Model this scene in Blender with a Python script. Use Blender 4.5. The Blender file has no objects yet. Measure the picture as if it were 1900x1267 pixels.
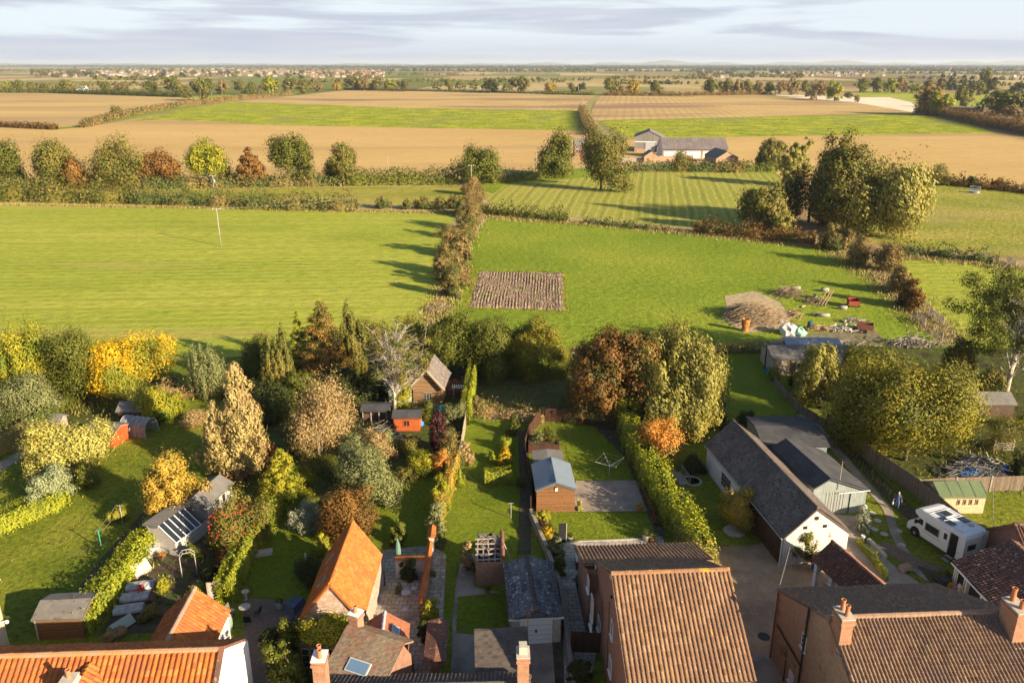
import bpy, math, random
import numpy as np
from mathutils import Vector
S=bpy.context.scene; COL=S.collection
rad=math.radians
# ---------------- camera, world, sun, exposure ----------------
HC=38.0; FPX=1478.0; PITCH=rad(19.2)
cd=bpy.data.cameras.new("camera"); cam=bpy.data.objects.new("camera",cd); COL.objects.link(cam)
cam.location=(0,0,HC); cam.rotation_euler=(rad(90)-PITCH,0,0)
cd.sensor_width=36; cd.lens=36*FPX/1900; cd.clip_start=.5; cd.clip_end=90000
S.camera=cam
SUN_EL=rad(19.5); SX,SY=.81,-.586
SUN_AZ=math.atan2(SX,SY)
w=bpy.data.worlds.new("World"); S.world=w; w.use_nodes=True
def world_nodes():
    t=w.node_tree; n=t.nodes; l=t.links; n.clear()
    out=n.new('ShaderNodeOutputWorld'); bg=n.new('ShaderNodeBackground'); bg.inputs[1].default_value=.062
    sky=n.new('ShaderNodeTexSky'); sky.sky_type='NISHITA'; sky.sun_disc=False
    sky.sun_elevation=SUN_EL; sky.sun_rotation=SUN_AZ; sky.altitude=50; sky.air_density=1.0; sky.dust_density=1.2; sky.ozone_density=1.5
    tc=n.new('ShaderNodeTexCoord'); mp=n.new('ShaderNodeMapping'); mp.inputs['Scale'].default_value=(2.0,2.0,24)
    l.new(tc.outputs['Generated'],mp.inputs['Vector'])
    nz=n.new('ShaderNodeTexNoise'); nz.inputs['Scale'].default_value=1.3; nz.inputs['Detail'].default_value=9; nz.inputs['Roughness'].default_value=.52; nz.inputs['Distortion'].default_value=.35
    l.new(mp.outputs[0],nz.inputs['Vector'])
    cr=n.new('ShaderNodeValToRGB'); e=cr.color_ramp.elements; e[0].position=.46; e[0].color=(0,0,0,1); e[1].position=.535; e[1].color=(1,1,1,1)
    l.new(nz.outputs['Fac'],cr.inputs[0])
    mp2=n.new('ShaderNodeMapping'); mp2.inputs['Scale'].default_value=(5,5,90); mp2.inputs['Location'].default_value=(3,1,2)
    l.new(tc.outputs['Generated'],mp2.inputs['Vector'])
    nz2=n.new('ShaderNodeTexNoise'); nz2.inputs['Scale'].default_value=1.2; nz2.inputs['Detail'].default_value=7
    l.new(mp2.outputs[0],nz2.inputs['Vector'])
    # clear gaps (bright thin veil) and grey-lilac stratus bases
    gap=n.new('ShaderNodeMix'); gap.data_type='RGBA'; gap.inputs[0].default_value=.86; gap.inputs[7].default_value=(5.2,5.8,6.4,1)
    l.new(sky.outputs[0],gap.inputs[6])
    cc=n.new('ShaderNodeMix'); cc.data_type='RGBA'; cc.inputs[6].default_value=(3.3,3.68,4.5,1); cc.inputs[7].default_value=(4.05,4.25,4.85,1)
    cr2=n.new('ShaderNodeValToRGB'); cr2.color_ramp.elements[0].position=.35; cr2.color_ramp.elements[1].position=.65
    l.new(nz2.outputs['Fac'],cr2.inputs[0]); l.new(cr2.outputs[0],cc.inputs[0])
    # near the horizon the stratus closes up
    sp=n.new('ShaderNodeSeparateXYZ'); l.new(tc.outputs['Generated'],sp.inputs[0])
    mr=n.new('ShaderNodeMapRange'); mr.inputs[1].default_value=.008; mr.inputs[2].default_value=.034; mr.inputs[3].default_value=.9; mr.inputs[4].default_value=0
    l.new(sp.outputs['Z'],mr.inputs[0])
    mx=n.new('ShaderNodeMath'); mx.operation='MAXIMUM'; l.new(cr.outputs[0],mx.inputs[0]); l.new(mr.outputs[0],mx.inputs[1])
    # clouds thin out higher up
    mr3=n.new('ShaderNodeMapRange'); mr3.inputs[1].default_value=.09; mr3.inputs[2].default_value=.25; mr3.inputs[3].default_value=.9; mr3.inputs[4].default_value=.0
    l.new(sp.outputs['Z'],mr3.inputs[0])
    ml=n.new('ShaderNodeMath'); ml.operation='MULTIPLY'; l.new(mx.outputs[0],ml.inputs[0]); l.new(mr3.outputs[0],ml.inputs[1])
    fin=n.new('ShaderNodeMix'); fin.data_type='RGBA'
    # high sky = plain nishita
    mr4=n.new('ShaderNodeMapRange'); mr4.inputs[1].default_value=.09; mr4.inputs[2].default_value=.22; l.new(sp.outputs['Z'],mr4.inputs[0])
    hs=n.new('ShaderNodeMix'); hs.data_type='RGBA'; l.new(mr4.outputs[0],hs.inputs[0]); l.new(gap.outputs[2],hs.inputs[6]); l.new(sky.outputs[0],hs.inputs[7])
    l.new(ml.outputs[0],fin.inputs[0]); l.new(hs.outputs[2],fin.inputs[6]); l.new(cc.outputs[2],fin.inputs[7])
    l.new(fin.outputs[2],bg.inputs[0]); l.new(bg.outputs[0],out.inputs[0])
world_nodes()
sl=bpy.data.lights.new("sun",'SUN'); sl.energy=5.0; sl.angle=rad(.53); sl.color=(1.0,.82,.56)
so=bpy.data.objects.new("sun",sl); COL.objects.link(so)
so.rotation_euler=Vector((-SX*math.cos(SUN_EL),-SY*math.cos(SUN_EL),-math.sin(SUN_EL))).to_track_quat('-Z','Y').to_euler()
S.view_settings.view_transform='Standard'; S.view_settings.look='None'; S.view_settings.exposure=1.4; S.view_settings.gamma=1
try:
    S.cycles.max_bounces=5; S.cycles.diffuse_bounces=3; S.cycles.transparent_max_bounces=6; S.cycles.volume_bounces=0
except Exception: pass
# ---------------- helpers ----------------
_c,_s=math.cos(PITCH),math.sin(PITCH)
def G(px,py,z=0.):      # where a sight line of the survey photo meets height z (metres)
    a=(px-950)/FPX; b=-(py-633.5)/FPX
    d=(a,_c+b*_s,-_s+b*_c); t=(z-HC)/d[2]
    return (d[0]*t,d[1]*t)
def HT(bx,by,ty):
    X,Y=G(bx,by); return HC-Y*math.tan(PITCH+math.atan((ty-633.5)/FPX))
def WM(bx,by,wpx,z=0):
    X,Y=G(bx,by); return wpx*(Y*_c-(z-HC)*_s)/FPX
def tag(o,label=None,cat=None,group=None,kind=None):
    if label: o['label']=label
    if cat: o['category']=cat
    if group: o['group']=group
    if kind: o['kind']=kind
    return o
def empty(name,label,cat,loc=(0,0,0),rz=0,group=None):
    o=bpy.data.objects.new(name,None); COL.objects.link(o); o.empty_display_size=.3
    o.location=loc if len(loc)==3 else (loc[0],loc[1],0); o.rotation_euler=(0,0,rz)
    return tag(o,label,cat,group)
def copy_tree(o,parent=None):
    c=o.copy(); COL.objects.link(c); c.parent=parent
    for ch in o.children: copy_tree(ch,c)
    return c
# ---- materials
def _t(name):
    m=bpy.data.materials.new(name); m.use_nodes=True; t=m.node_tree; t.nodes.clear()
    out=t.nodes.new('ShaderNodeOutputMaterial'); b=t.nodes.new('ShaderNodeBsdfPrincipled'); t.links.new(b.outputs[0],out.inputs[0])
    return m,t.nodes,t.links,b,out
def ramp(n,cols,pos=None,interp='LINEAR'):
    r=n.new('ShaderNodeValToRGB'); cr=r.color_ramp; cr.interpolation=interp
    k=len(cols); pos=pos or [.3+.4*i/(k-1) for i in range(k)] if k>1 else [0]
    while len(cr.elements)<k: cr.elements.new(.5)
    for i in range(k): cr.elements[i].position=pos[i]; cr.elements[i].color=(*cols[i],1)
    return r
def noise(n,l,scale,detail=4,vec=None,stretch=None,coord='Object',rough=.55,rot=0):
    tc=n.new('ShaderNodeTexCoord'); mp=n.new('ShaderNodeMapping')
    if stretch: mp.inputs['Scale'].default_value=stretch
    mp.inputs['Rotation'].default_value=(0,0,rot)
    l.new(tc.outputs[coord],mp.inputs[0])
    z=n.new('ShaderNodeTexNoise'); z.inputs['Scale'].default_value=scale; z.inputs['Detail'].default_value=detail; z.inputs['Roughness'].default_value=rough
    l.new(mp.outputs[0],z.inputs['Vector']); return z
def mixc(n,l,f,a,b,mode='MIX'):
    m=n.new('ShaderNodeMix'); m.data_type='RGBA'; m.blend_type=mode
    if isinstance(f,(int,float)): m.inputs[0].default_value=f
    else: l.new(f,m.inputs[0])
    for i,x in ((6,a),(7,b)):
        if isinstance(x,tuple): m.inputs[i].default_value=(*x,1)
        else: l.new(x,m.inputs[i])
    return m.outputs[2]
def patches(n,l,col,specs):
    for (sc,c,lo,hi,*st) in specs:   # thresholded patches with a shape of their own
        z=noise(n,l,sc,5,stretch=st[0] if st else None,rot=st[1] if len(st)>1 else 0); r=ramp(n,[(0,0,0),(1,1,1)],[lo,hi]); l.new(z.outputs[0],r.inputs[0])
        col=mixc(n,l,r.outputs[0],col,c)
    return col
def mat(name,cols,scale=3,detail=4,rough=.85,bump=0,bscale=None,stretch=None,metal=0,spec=.3,pt=(),rot=0,bstretch=None,bdist=.05,coord='Object'):
    m,n,l,b,o=_t(name)
    if len(cols)>1:
        z=noise(n,l,scale,detail,stretch=stretch,rot=rot,coord=coord); r=ramp(n,cols); l.new(z.outputs[0],r.inputs[0]); col=r.outputs[0]
        col=patches(n,l,col,pt); l.new(col,b.inputs['Base Color'])
    else: b.inputs['Base Color'].default_value=(*cols[0],1)
    b.inputs['Roughness'].default_value=rough; b.inputs['Metallic'].default_value=metal; b.inputs['Specular IOR Level'].default_value=spec
    if bump:
        z2=noise(n,l,bscale or scale*4,5,stretch=bstretch,rot=rot); bp=n.new('ShaderNodeBump'); bp.inputs['Strength'].default_value=bump; bp.inputs['Distance'].default_value=bdist
        l.new(z2.outputs[0],bp.inputs['Height']); l.new(bp.outputs[0],b.inputs['Normal'])
    return m
def mat_field(name,cols,scale=.05,fine=1.5,finec=None,stripes=None,bump=.6,bscale=1.2,bdist=.25,pt=(),stretch=None,rot=0,fstr=.5,bstretch=None):
    """soil / grass: broad tone noise x fine grain x optional drill or mowing lines"""
    m,n,l,b,o=_t(name)
    z=noise(n,l,scale,6,stretch=stretch,rot=rot); r=ramp(n,cols); l.new(z.outputs[0],r.inputs[0]); col=r.outputs[0]
    z2=noise(n,l,fine,6,stretch=bstretch,rot=rot,rough=.7); r2=ramp(n,[(.35,.35,.35),(1,1,1),(1.5,1.5,1.5)],[.33,.5,.67]); l.new(z2.outputs[0],r2.inputs[0])
    col=mixc(n,l,fstr,col,r2.outputs[0],'MULTIPLY')
    if stripes:
        for (period,ang,c,lo,hi,dist) in stripes:
            tc=n.new('ShaderNodeTexCoord'); mp=n.new('ShaderNodeMapping'); mp.inputs['Rotation'].default_value=(0,0,ang); l.new(tc.outputs['Object'],mp.inputs[0])
            wv=n.new('ShaderNodeTexWave'); wv.inputs['Scale'].default_value=2*math.pi/period/20*1.0; wv.inputs['Distortion'].default_value=dist; wv.inputs['Detail'].default_value=3; wv.inputs['Detail Scale'].default_value=.6
            l.new(mp.outputs[0],wv.inputs['Vector']); rr=ramp(n,[(0,0,0),(1,1,1)],[lo,hi]); l.new(wv.outputs[1],rr.inputs[0])
            z3=noise(n,l,.25,5); r3=ramp(n,[(.15,.15,.15),(1,1,1)],[.35,.65]); l.new(z3.outputs[0],r3.inputs[0])
            ff=n.new('ShaderNodeMath'); ff.operation='MULTIPLY'; l.new(rr.outputs[0],ff.inputs[0]); l.new(r3.outputs[0],ff.inputs[1])
            col=mixc(n,l,ff.outputs[0],col,c)
    col=patches(n,l,col,pt)
    l.new(col,b.inputs['Base Color']); b.inputs['Roughness'].default_value=.95; b.inputs['Specular IOR Level'].default_value=.1
    bz=noise(n,l,bscale,6,rough=.7,stretch=bstretch,rot=rot); bp=n.new('ShaderNodeBump'); bp.inputs['Strength'].default_value=bump; bp.inputs['Distance'].default_value=bdist
    l.new(bz.outputs[0],bp.inputs['Height']); l.new(bp.outputs[0],b.inputs['Normal'])
    return m
def mat_leaf(name,cols,hue2=None,n2scale=.35,trans=.17,lo=.45,hi=.6):
    m,n,l,b,o=_t(name); mc=[sum(c[i] for c in cols)/len(cols) for i in range(3)]; cols=[tuple(min(.7,(c[i]*.6+mc[i]*.4)*(1.25,1.2,1.0)[i]) for i in range(3)) for c in cols]
    g=n.new('ShaderNodeNewGeometry'); k=len(cols); r=ramp(n,cols,[i/(k-1) for i in range(k)]); l.new(g.outputs['Random Per Island'],r.inputs[0]); col=r.outputs[0]
    if hue2: col=patches(n,l,col,[(n2scale,hue2,lo,hi)])
    l.new(col,b.inputs['Base Color']); b.inputs['Roughness'].default_value=.62; b.inputs['Specular IOR Level'].default_value=.22
    tr=n.new('ShaderNodeBsdfTranslucent'); l.new(col,tr.inputs[0]); mx=n.new('ShaderNodeMixShader'); mx.inputs[0].default_value=trans
    l.new(b.outputs[0],mx.inputs[1]); l.new(tr.outputs[0],mx.inputs[2]); l.new(mx.outputs[0],o.inputs[0])
    return m
def _cell(n,l):
    """white noise per tile: floor(UV)"""
    uv=n.new('ShaderNodeTexCoord'); fl=n.new('ShaderNodeVectorMath'); fl.operation='FLOOR'; l.new(uv.outputs['UV'],fl.inputs[0])
    wn=n.new('ShaderNodeTexWhiteNoise'); l.new(fl.outputs[0],wn.inputs['Vector']); return uv,wn
def mat_tile(name,cols,lichen=None,lsc=2.2,lth=.64,weather=None,rough=.8,spec=.25,wsc=.5):
    m,n,l,b,o=_t(name); uv,wn=_cell(n,l); k=len(cols)
    r=ramp(n,cols,[i/(k-1) for i in range(k)]); l.new(wn.outputs[0],r.inputs[0]); col=r.outputs[0]
    if weather: col=patches(n,l,col,[(wsc,weather,.42,.68)])
    if lichen:
        for i,c in enumerate(lichen): col=patches(n,l,col,[(lsc*(1+.7*i),c,lth+.01*i,lth+.05+.01*i)])
    z=noise(n,l,14,4); r2=ramp(n,[(.75,.75,.75),(1.12,1.12,1.12)],[.3,.7]); l.new(z.outputs[0],r2.inputs[0]); col=mixc(n,l,.8,col,r2.outputs[0],'MULTIPLY')
    l.new(col,b.inputs['Base Color']); b.inputs['Roughness'].default_value=rough; b.inputs['Specular IOR Level'].default_value=spec
    return m
def mat_brick(name,c1,c2,mort,scale=1.0,rough=.9,pt=(),bw=.225,rh=.075,ms=.012):
    m,n,l,b,o=_t(name); tc=n.new('ShaderNodeTexCoord'); br=n.new('ShaderNodeTexBrick')
    br.inputs['Scale'].default_value=scale; br.inputs['Color1'].default_value=(*c1,1); br.inputs['Color2'].default_value=(*c2,1); br.inputs['Mortar'].default_value=(*mort,1)
    br.inputs['Brick Width'].default_value=bw; br.inputs['Row Height'].default_value=rh; br.inputs['Mortar Size'].default_value=ms; br.inputs['Bias'].default_value=-.1
    l.new(tc.outputs['UV'],br.inputs['Vector']); col=patches(n,l,br.outputs['Color'],pt)
    z=noise(n,l,3,5); r2=ramp(n,[(.7,.7,.7),(1.15,1.15,1.15)],[.3,.7]); l.new(z.outputs[0],r2.inputs[0]); col=mixc(n,l,.7,col,r2.outputs[0],'MULTIPLY')
    l.new(col,b.inputs['Base Color']); b.inputs['Roughness'].default_value=rough; b.inputs['Specular IOR Level'].default_value=.2
    bp=n.new('ShaderNodeBump'); bp.inputs['Strength'].default_value=.4; bp.inputs['Distance'].default_value=.01; bp.invert=True; l.new(br.outputs['Fac'],bp.inputs['Height']); l.new(bp.outputs[0],b.inputs['Normal'])
    return m
def mat_plank(name,cols,w=.14,vert=True,gap=.08,rough=.8,gapc=(.02,.015,.01)):
    m,n,l,b,o=_t(name); tc=n.new('ShaderNodeTexCoord'); sp=n.new('ShaderNodeSeparateXYZ'); l.new(tc.outputs['UV'],sp.inputs[0])
    d=n.new('ShaderNodeMath'); d.operation='DIVIDE'; d.inputs[1].default_value=w; l.new(sp.outputs[0 if vert else 1],d.inputs[0])
    f=n.new('ShaderNodeMath'); f.operation='FLOOR'; l.new(d.outputs[0],f.inputs[0]); wn=n.new('ShaderNodeTexWhiteNoise'); wn.noise_dimensions='1D'; l.new(f.outputs[0],wn.inputs['W'])
    k=len(cols); r=ramp(n,cols,[i/(k-1) for i in range(k)]); l.new(wn.outputs[0],r.inputs[0])
    fr=n.new('ShaderNodeMath'); fr.operation='FRACT'; l.new(d.outputs[0],fr.inputs[0]); lt=n.new('ShaderNodeMath'); lt.operation='LESS_THAN'; lt.inputs[1].default_value=gap; l.new(fr.outputs[0],lt.inputs[0])
    z=noise(n,l,6,5,stretch=(1,1,.3) if vert else None); r2=ramp(n,[(.7,.7,.7),(1.15,1.15,1.15)],[.3,.7]); l.new(z.outputs[0],r2.inputs[0]); c0=mixc(n,l,.8,r.outputs[0],r2.outputs[0],'MULTIPLY')
    col=mixc(n,l,lt.outputs[0],c0,gapc); l.new(col,b.inputs['Base Color']); b.inputs['Roughness'].default_value=rough; b.inputs['Specular IOR Level'].default_value=.2
    return m
# ---- mesh building
class MB:
    def __init__(s): s.v=[]; s.f=[]; s.m=[]; s.uv={}; s.smooth=False
    def add(s,vs,fs,mi=0,uvs=None):
        o=len(s.v); s.v.extend(tuple(map(float,p)) for p in vs)
        for i,f in enumerate(fs):
            if uvs is not None: s.uv[len(s.f)]=uvs[i]
            s.f.append(tuple(o+k for k in f)); s.m.append(mi)
        return s
    def box(s,x0,x1,y0,y1,z0,z1,mi=0,bev=0):
        vs=[(x,y,z) for z in (z0,z1) for (x,y) in ((x0,y0),(x1,y0),(x1,y1),(x0,y1))]
        return s.add(vs,[(3,2,1,0),(4,5,6,7),(0,1,5,4),(1,2,6,5),(2,3,7,6),(3,0,4,7)],mi)
    def obox(s,c,sz,rz=0,mi=0,tilt=None):
        hx,hy,hz=sz[0]/2,sz[1]/2,sz[2]/2; ca,sa=math.cos(rz),math.sin(rz); vs=[]
        for z in (-hz,hz):
            for (x,y) in ((-hx,-hy),(hx,-hy),(hx,hy),(-hx,hy)):
                p=Vector((x,y,z))
                if tilt: p=Vector(tilt@p)
                vs.append((c[0]+p.x*ca-p.y*sa,c[1]+p.x*sa+p.y*ca,c[2]+p.z))
        return s.add(vs,[(3,2,1,0),(4,5,6,7),(0,1,5,4),(1,2,6,5),(2,3,7,6),(3,0,4,7)],mi)
    def bar(s,p,q,w,h=None,mi=0):
        p=Vector(p);q=Vector(q); d=(q-p).normalized(); up=Vector((0,0,1)) if abs(d.z)<.95 else Vector((1,0,0))
        a=d.cross(up).normalized()*(w/2); b=a.cross(d).normalized()*((h or w)/2)
        vs=[p-a-b,p+a-b,p+a+b,p-a+b,q-a-b,q+a-b,q+a+b,q-a+b]
        return s.add(vs,[(0,1,2,3),(7,6,5,4),(4,5,1,0),(5,6,2,1),(6,7,3,2),(7,4,0,3)],mi)
    def tube(s,pts,r,n=6,mi=0,cap=True):
        pts=[Vector(p) for p in pts]; rs=r if isinstance(r,(list,tuple)) else [r]*len(pts); o=[]; prev=None
        for i,p in enumerate(pts):
            d=(pts[min(i+1,len(pts)-1)]-pts[max(i-1,0)]).normalized()
            if prev is None: a=d.cross(Vector((0,0,1)) if abs(d.z)<.9 else Vector((1,0,0))).normalized()
            else: a=(prev-d*prev.dot(d)).normalized()
            prev=a; b=d.cross(a)
            for k in range(n):
                t=2*math.pi*k/n; o.append(p+(a*math.cos(t)+b*math.sin(t))*rs[i])
        fs=[(i*n+k,i*n+(k+1)%n,(i+1)*n+(k+1)%n,(i+1)*n+k) for i in range(len(pts)-1) for k in range(n)]
        if cap: fs+= [tuple(range(n-1,-1,-1)),tuple(range((len(pts)-1)*n,len(pts)*n))]
        return s.add(o,fs,mi)
    def lathe(s,prof,c=(0,0,0),n=14,mi=0):
        vs=[(c[0]+r*math.cos(2*math.pi*k/n),c[1]+r*math.sin(2*math.pi*k/n),c[2]+z) for (r,z) in prof for k in range(n)]
        fs=[(i*n+k,i*n+(k+1)%n,(i+1)*n+(k+1)%n,(i+1)*n+k) for i in range(len(prof)-1) for k in range(n)]
        fs+=[tuple(range(n-1,-1,-1)),tuple(range((len(prof)-1)*n,len(prof)*n))]
        return s.add(vs,fs,mi)
    def prism(s,poly,z0,z1,mi=0):
        n=len(poly); vs=[(x,y,z0) for x,y in poly]+[(x,y,z1) for x,y in poly]
        return s.add(vs,[tuple(range(n-1,-1,-1)),tuple(range(n,2*n))]+[(i,(i+1)%n,n+(i+1)%n,n+i) for i in range(n)],mi)
    def quad(s,a,b,c,d,mi=0): return s.add([a,b,c,d],[(0,1,2,3)],mi)
    def blob(s,c,r,seed=0,mi=0,n=10,jit=.2,sq=1.):
        rg=random.Random(seed); rows=6; vs=[]; 
        for i in range(rows+1):
            t=math.pi*i/rows
            for k in range(n):
                p=2*math.pi*k/n; q=1+rg.uniform(-jit,jit)
                vs.append((c[0]+r[0]*math.copysign(abs(math.sin(t)*math.cos(p))**sq,math.sin(t)*math.cos(p))*q,c[1]+r[1]*math.copysign(abs(math.sin(t)*math.sin(p))**sq,math.sin(t)*math.sin(p))*q,c[2]+r[2]*math.copysign(abs(math.cos(t))**sq,math.cos(t))*q))
        return s.add(vs,[(i*n+k,(i+1)*n+k,(i+1)*n+(k+1)%n,i*n+(k+1)%n) for i in range(rows) for k in range(n)],mi)
    def build(s,name,mats,parent=None,loc=None,rz=0,smooth=False,label=None,uv=True):
        me=bpy.data.meshes.new(name); me.from_pydata(s.v,[],s.f)
        if not isinstance(mats,(list,tuple)): mats=[mats]
        for m in mats: me.materials.append(m)
        me.polygons.foreach_set('material_index',s.m)
        if smooth or s.smooth: me.polygons.foreach_set('use_smooth',[True]*len(s.f))
        if uv:
            ul=me.uv_layers.new(name='UV'); data=np.zeros((len(me.loops),2),np.float32); li=0
            for fi,f in enumerate(s.f):
                if fi in s.uv:
                    for k,u in enumerate(s.uv[fi]): data[li+k]=u
                else:
                    p0,p1,p2=(Vector(s.v[f[k]]) for k in (0,1,2)); nn=(p1-p0).cross(p2-p0)
                    if len(f)>3 and nn.length<1e-9: nn=(p2-p0).cross(Vector(s.v[f[3]])-p0)
                    if nn.length>0: nn.normalize()
                    t=Vector((0,0,1)).cross(nn) if abs(nn.z)<.95 else Vector((1,0,0)); t.normalize() if t.length>0 else None
                    b=nn.cross(t)
                    for k,vi in enumerate(f):
                        p=Vector(s.v[vi]); data[li+k]=(p.dot(t),p.dot(b))
                li+=len(f)
            ul.data.foreach_set('uv',data.ravel())
        me.update(); o=bpy.data.objects.new(name,me); COL.objects.link(o)
        if parent: o.parent=parent
        if loc: o.location=loc if len(loc)==3 else (*loc,0)
        o.rotation_euler=(0,0,rz)
        if label: o['label']=label
        return o
def quads_obj(name,V,mats,parent=None,midx=None,extra=None):
    """V (n*4,3) loose quads + extra=(verts,quad faces)"""
    V=np.asarray(V,np.float32); nq=len(V)//4; F=np.arange(nq*4,dtype=np.int32)
    if extra: 
        ev=np.asarray(extra[0],np.float32); ef=np.asarray(extra[1],np.int32)+len(V); V=np.vstack([V,ev]); F=np.concatenate([F,ef.ravel()])
    me=bpy.data.meshes.new(name); me.vertices.add(len(V)); me.vertices.foreach_set('co',V.ravel())
    nf=len(F)//4; me.loops.add(len(F)); me.loops.foreach_set('vertex_index',F); me.polygons.add(nf)
    me.polygons.foreach_set('loop_start',np.arange(nf,dtype=np.int32)*4); me.polygons.foreach_set('loop_total',np.full(nf,4,np.int32))
    if not isinstance(mats,(list,tuple)): mats=[mats]
    for m in mats: me.materials.append(m)
    if midx is not None: me.polygons.foreach_set('material_index',np.concatenate([midx,np.zeros(nf-len(midx),np.int32)]).astype(np.int32))
    me.update(calc_edges=True); me.validate()
    o=bpy.data.objects.new(name,me); COL.objects.link(o)
    if parent: o.parent=parent
    return o
# ---------------- the land ----------------
def sheet(name,pts,m,k,world=False,uv=True):
    mb=MB(); P=[p if world else G(*p) for p in pts]
    mb.add([(x,y,.004*k) for x,y in P],[tuple(range(len(P)))])
    o=mb.build(name,m); 
    if o.data.polygons[0].normal.z<0: o.data.flip_normals()
    return tag(o,kind='structure')
GR=(.10,.145,.018)
m_plain=_t('plain_patchwork')
def plain():
    m,n,l,b,o=m_plain
    tc=n.new('ShaderNodeTexCoord'); mp=n.new('ShaderNodeMapping'); mp.inputs['Scale'].default_value=(1,.42,1); mp.inputs['Rotation'].default_value=(0,0,.12); l.new(tc.outputs['Object'],mp.inputs[0])
    v=n.new('ShaderNodeTexVoronoi'); v.distance='CHEBYCHEV'; v.inputs['Scale'].default_value=.0042; v.inputs['Randomness'].default_value=.8; l.new(mp.outputs[0],v.inputs['Vector'])
    sp=n.new('ShaderNodeSeparateColor'); l.new(v.outputs['Color'],sp.inputs[0])
    r=ramp(n,[(.15,.17,.05),(.36,.28,.13),(.22,.21,.08),(.30,.21,.11),(.17,.19,.06),(.42,.33,.17),(.22,.15,.09)],[0,.14,.32,.45,.6,.72,.88],'CONSTANT'); l.new(sp.outputs[0],r.inputs[0])
    z=noise(n,l,.02,6); r2=ramp(n,[(.8,.8,.8),(1.15,1.15,1.15)]); l.new(z.outputs[0],r2.inputs[0])
    l.new(mixc(n,l,.8,r.outputs[0],r2.outputs[0],'MULTIPLY'),b.inputs['Base Color']); b.inputs['Roughness'].default_value=1; b.inputs['Specular IOR Level'].default_value=0
plain()
sheet('plain',[(-29000,-200),(29000,-200),(29000,29000),(-29000,29000)],m_plain[0],0,True)
TAN=[(.44,.29,.105),(.50,.34,.13),(.57,.39,.16)]
m_soil=mat_field('drilled_soil',TAN,scale=.012,fine=.35,stripes=[(5,rad(87),(.42,.27,.10),.6,.9,2.5)],bump=.25,bscale=.7,fstr=.2,stretch=(.35,1,1),rot=rad(4),pt=[(.012,(.36,.24,.11),.52,.66,(.25,1,1))],bstretch=(.3,1,1))
m_soil2=mat_field('drilled_soil_seedlings',[(.41,.28,.11),(.48,.33,.135),(.50,.37,.15)],scale=.02,fine=.4,stripes=[(6.5,rad(8),(.36,.245,.10),.5,.85,.8)],bump=.25,fstr=.2,pt=[(.01,(.26,.17,.10),.5,.62,(.35,1,1))])
m_soil3=mat_field('dark_ploughed_soil',[(.33,.22,.11),(.42,.29,.12),(.52,.37,.13)],scale=.012,fine=.4,bump=.3,fstr=.2,stretch=(.3,1,1))
m_crop=mat_field('leafy_crop',[(.17,.23,.012),(.28,.31,.02),(.46,.42,.03)],scale=.07,fine=.4,bump=1,bscale=.35,bdist=1.6,fstr=.9,pt=[(.022,(.25,.25,.07),.56,.66)])
m_stub=mat_field('pale_stubble',[(.6,.52,.38),(.72,.64,.5)],scale=.03,fine=.3,bump=.2)
m_rough=mat_field('rough_grass',[(.13,.15,.03),(.2,.19,.05),(.26,.21,.08)],scale=.06,fine=.8,bump=.8,bdist=.4)
m_past=mat_field('grazed_pasture',[(.21,.27,.022),(.29,.33,.034),(.40,.38,.065)],scale=.03,fine=.8,bump=.8,bscale=.9,bdist=.4,fstr=.5,stripes=[(6.5,rad(88),(.265,.28,.026),.5,.95,2.2),(2.6,rad(86),(.40,.37,.10),.8,.97,1.5)],stretch=(.3,1,1),rot=rad(3),pt=[(.06,(.38,.31,.09),.60,.74,(.14,1,1)),(.02,(.145,.195,.012),.55,.7,(.4,1,1))],bstretch=(.5,1,1))
m_past2=mat_field('pale_pasture',[(.22,.22,.03),(.30,.27,.05),(.34,.28,.08)],scale=.04,fine=.5,bump=.6,bdist=.25,fstr=.4,stretch=(.3,1,1),pt=[(.05,(.17,.2,.02),.5,.65,(.3,1,1))])
m_mown=mat_field('mown_field',[(.23,.25,.03),(.32,.30,.055)],scale=.03,fine=.5,bump=.4,fstr=.3,stripes=[(2.4,rad(9.6),(.42,.35,.13),.74,1.0,2.0),(4.8,rad(9.6),(.17,.18,.025),.9,.98,1.5)])
m_green=mat_field('lush_field',[(.14,.20,.014),(.19,.245,.02),(.26,.28,.03)],scale=.035,fine=.9,bump=.8,bscale=.9,bdist=.45,fstr=.5,pt=[(.035,(.17,.215,.02),.56,.72,(1,.3,1))])
m_verge=mat_field('green_verge',[(.13,.22,.01),(.17,.25,.012)],scale=.1,fine=.6,bump=.4)
m_dry=mat_field('dry_verge',[(.26,.21,.10),(.36,.28,.14),(.2,.19,.06)],scale=.2,fine=1,bump=.8)
m_lawn=mat_field('garden_grass',[(.10,.135,.012),(.15,.175,.016),(.21,.21,.028)],scale=.16,fine=2.2,bump=.8,bscale=2.5,bdist=.15,fstr=.75,pt=[(.35,(.16,.17,.03),.58,.72)])
m_lawn2=mat_field('neat_lawn',[(.11,.15,.010),(.165,.20,.015)],scale=.3,fine=3,bump=.7,bscale=4,bdist=.1,fstr=.6,pt=[(.4,(.13,.16,.02),.55,.7)])
m_scrub=mat_field('garden_earth_and_weeds',[(.045,.04,.02),(.075,.08,.02),(.06,.09,.015)],scale=.5,fine=1.6,bump=1,bdist=.2)
m_grav=mat('gravel',[(.34,.215,.125),(.47,.32,.19)],scale=.8,bump=1,bscale=10,bdist=.03,pt=((6,(.22,.15,.10),.56,.68),(.22,(.26,.18,.115),.5,.62),(3,(.48,.36,.25),.62,.7)))
m_conc=mat('worn_concrete',[(.25,.20,.16),(.36,.295,.235)],scale=.8,bump=.2,bscale=9,pt=((.5,(.19,.165,.14),.5,.66),(3,(.4,.36,.3),.66,.72)))
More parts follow.
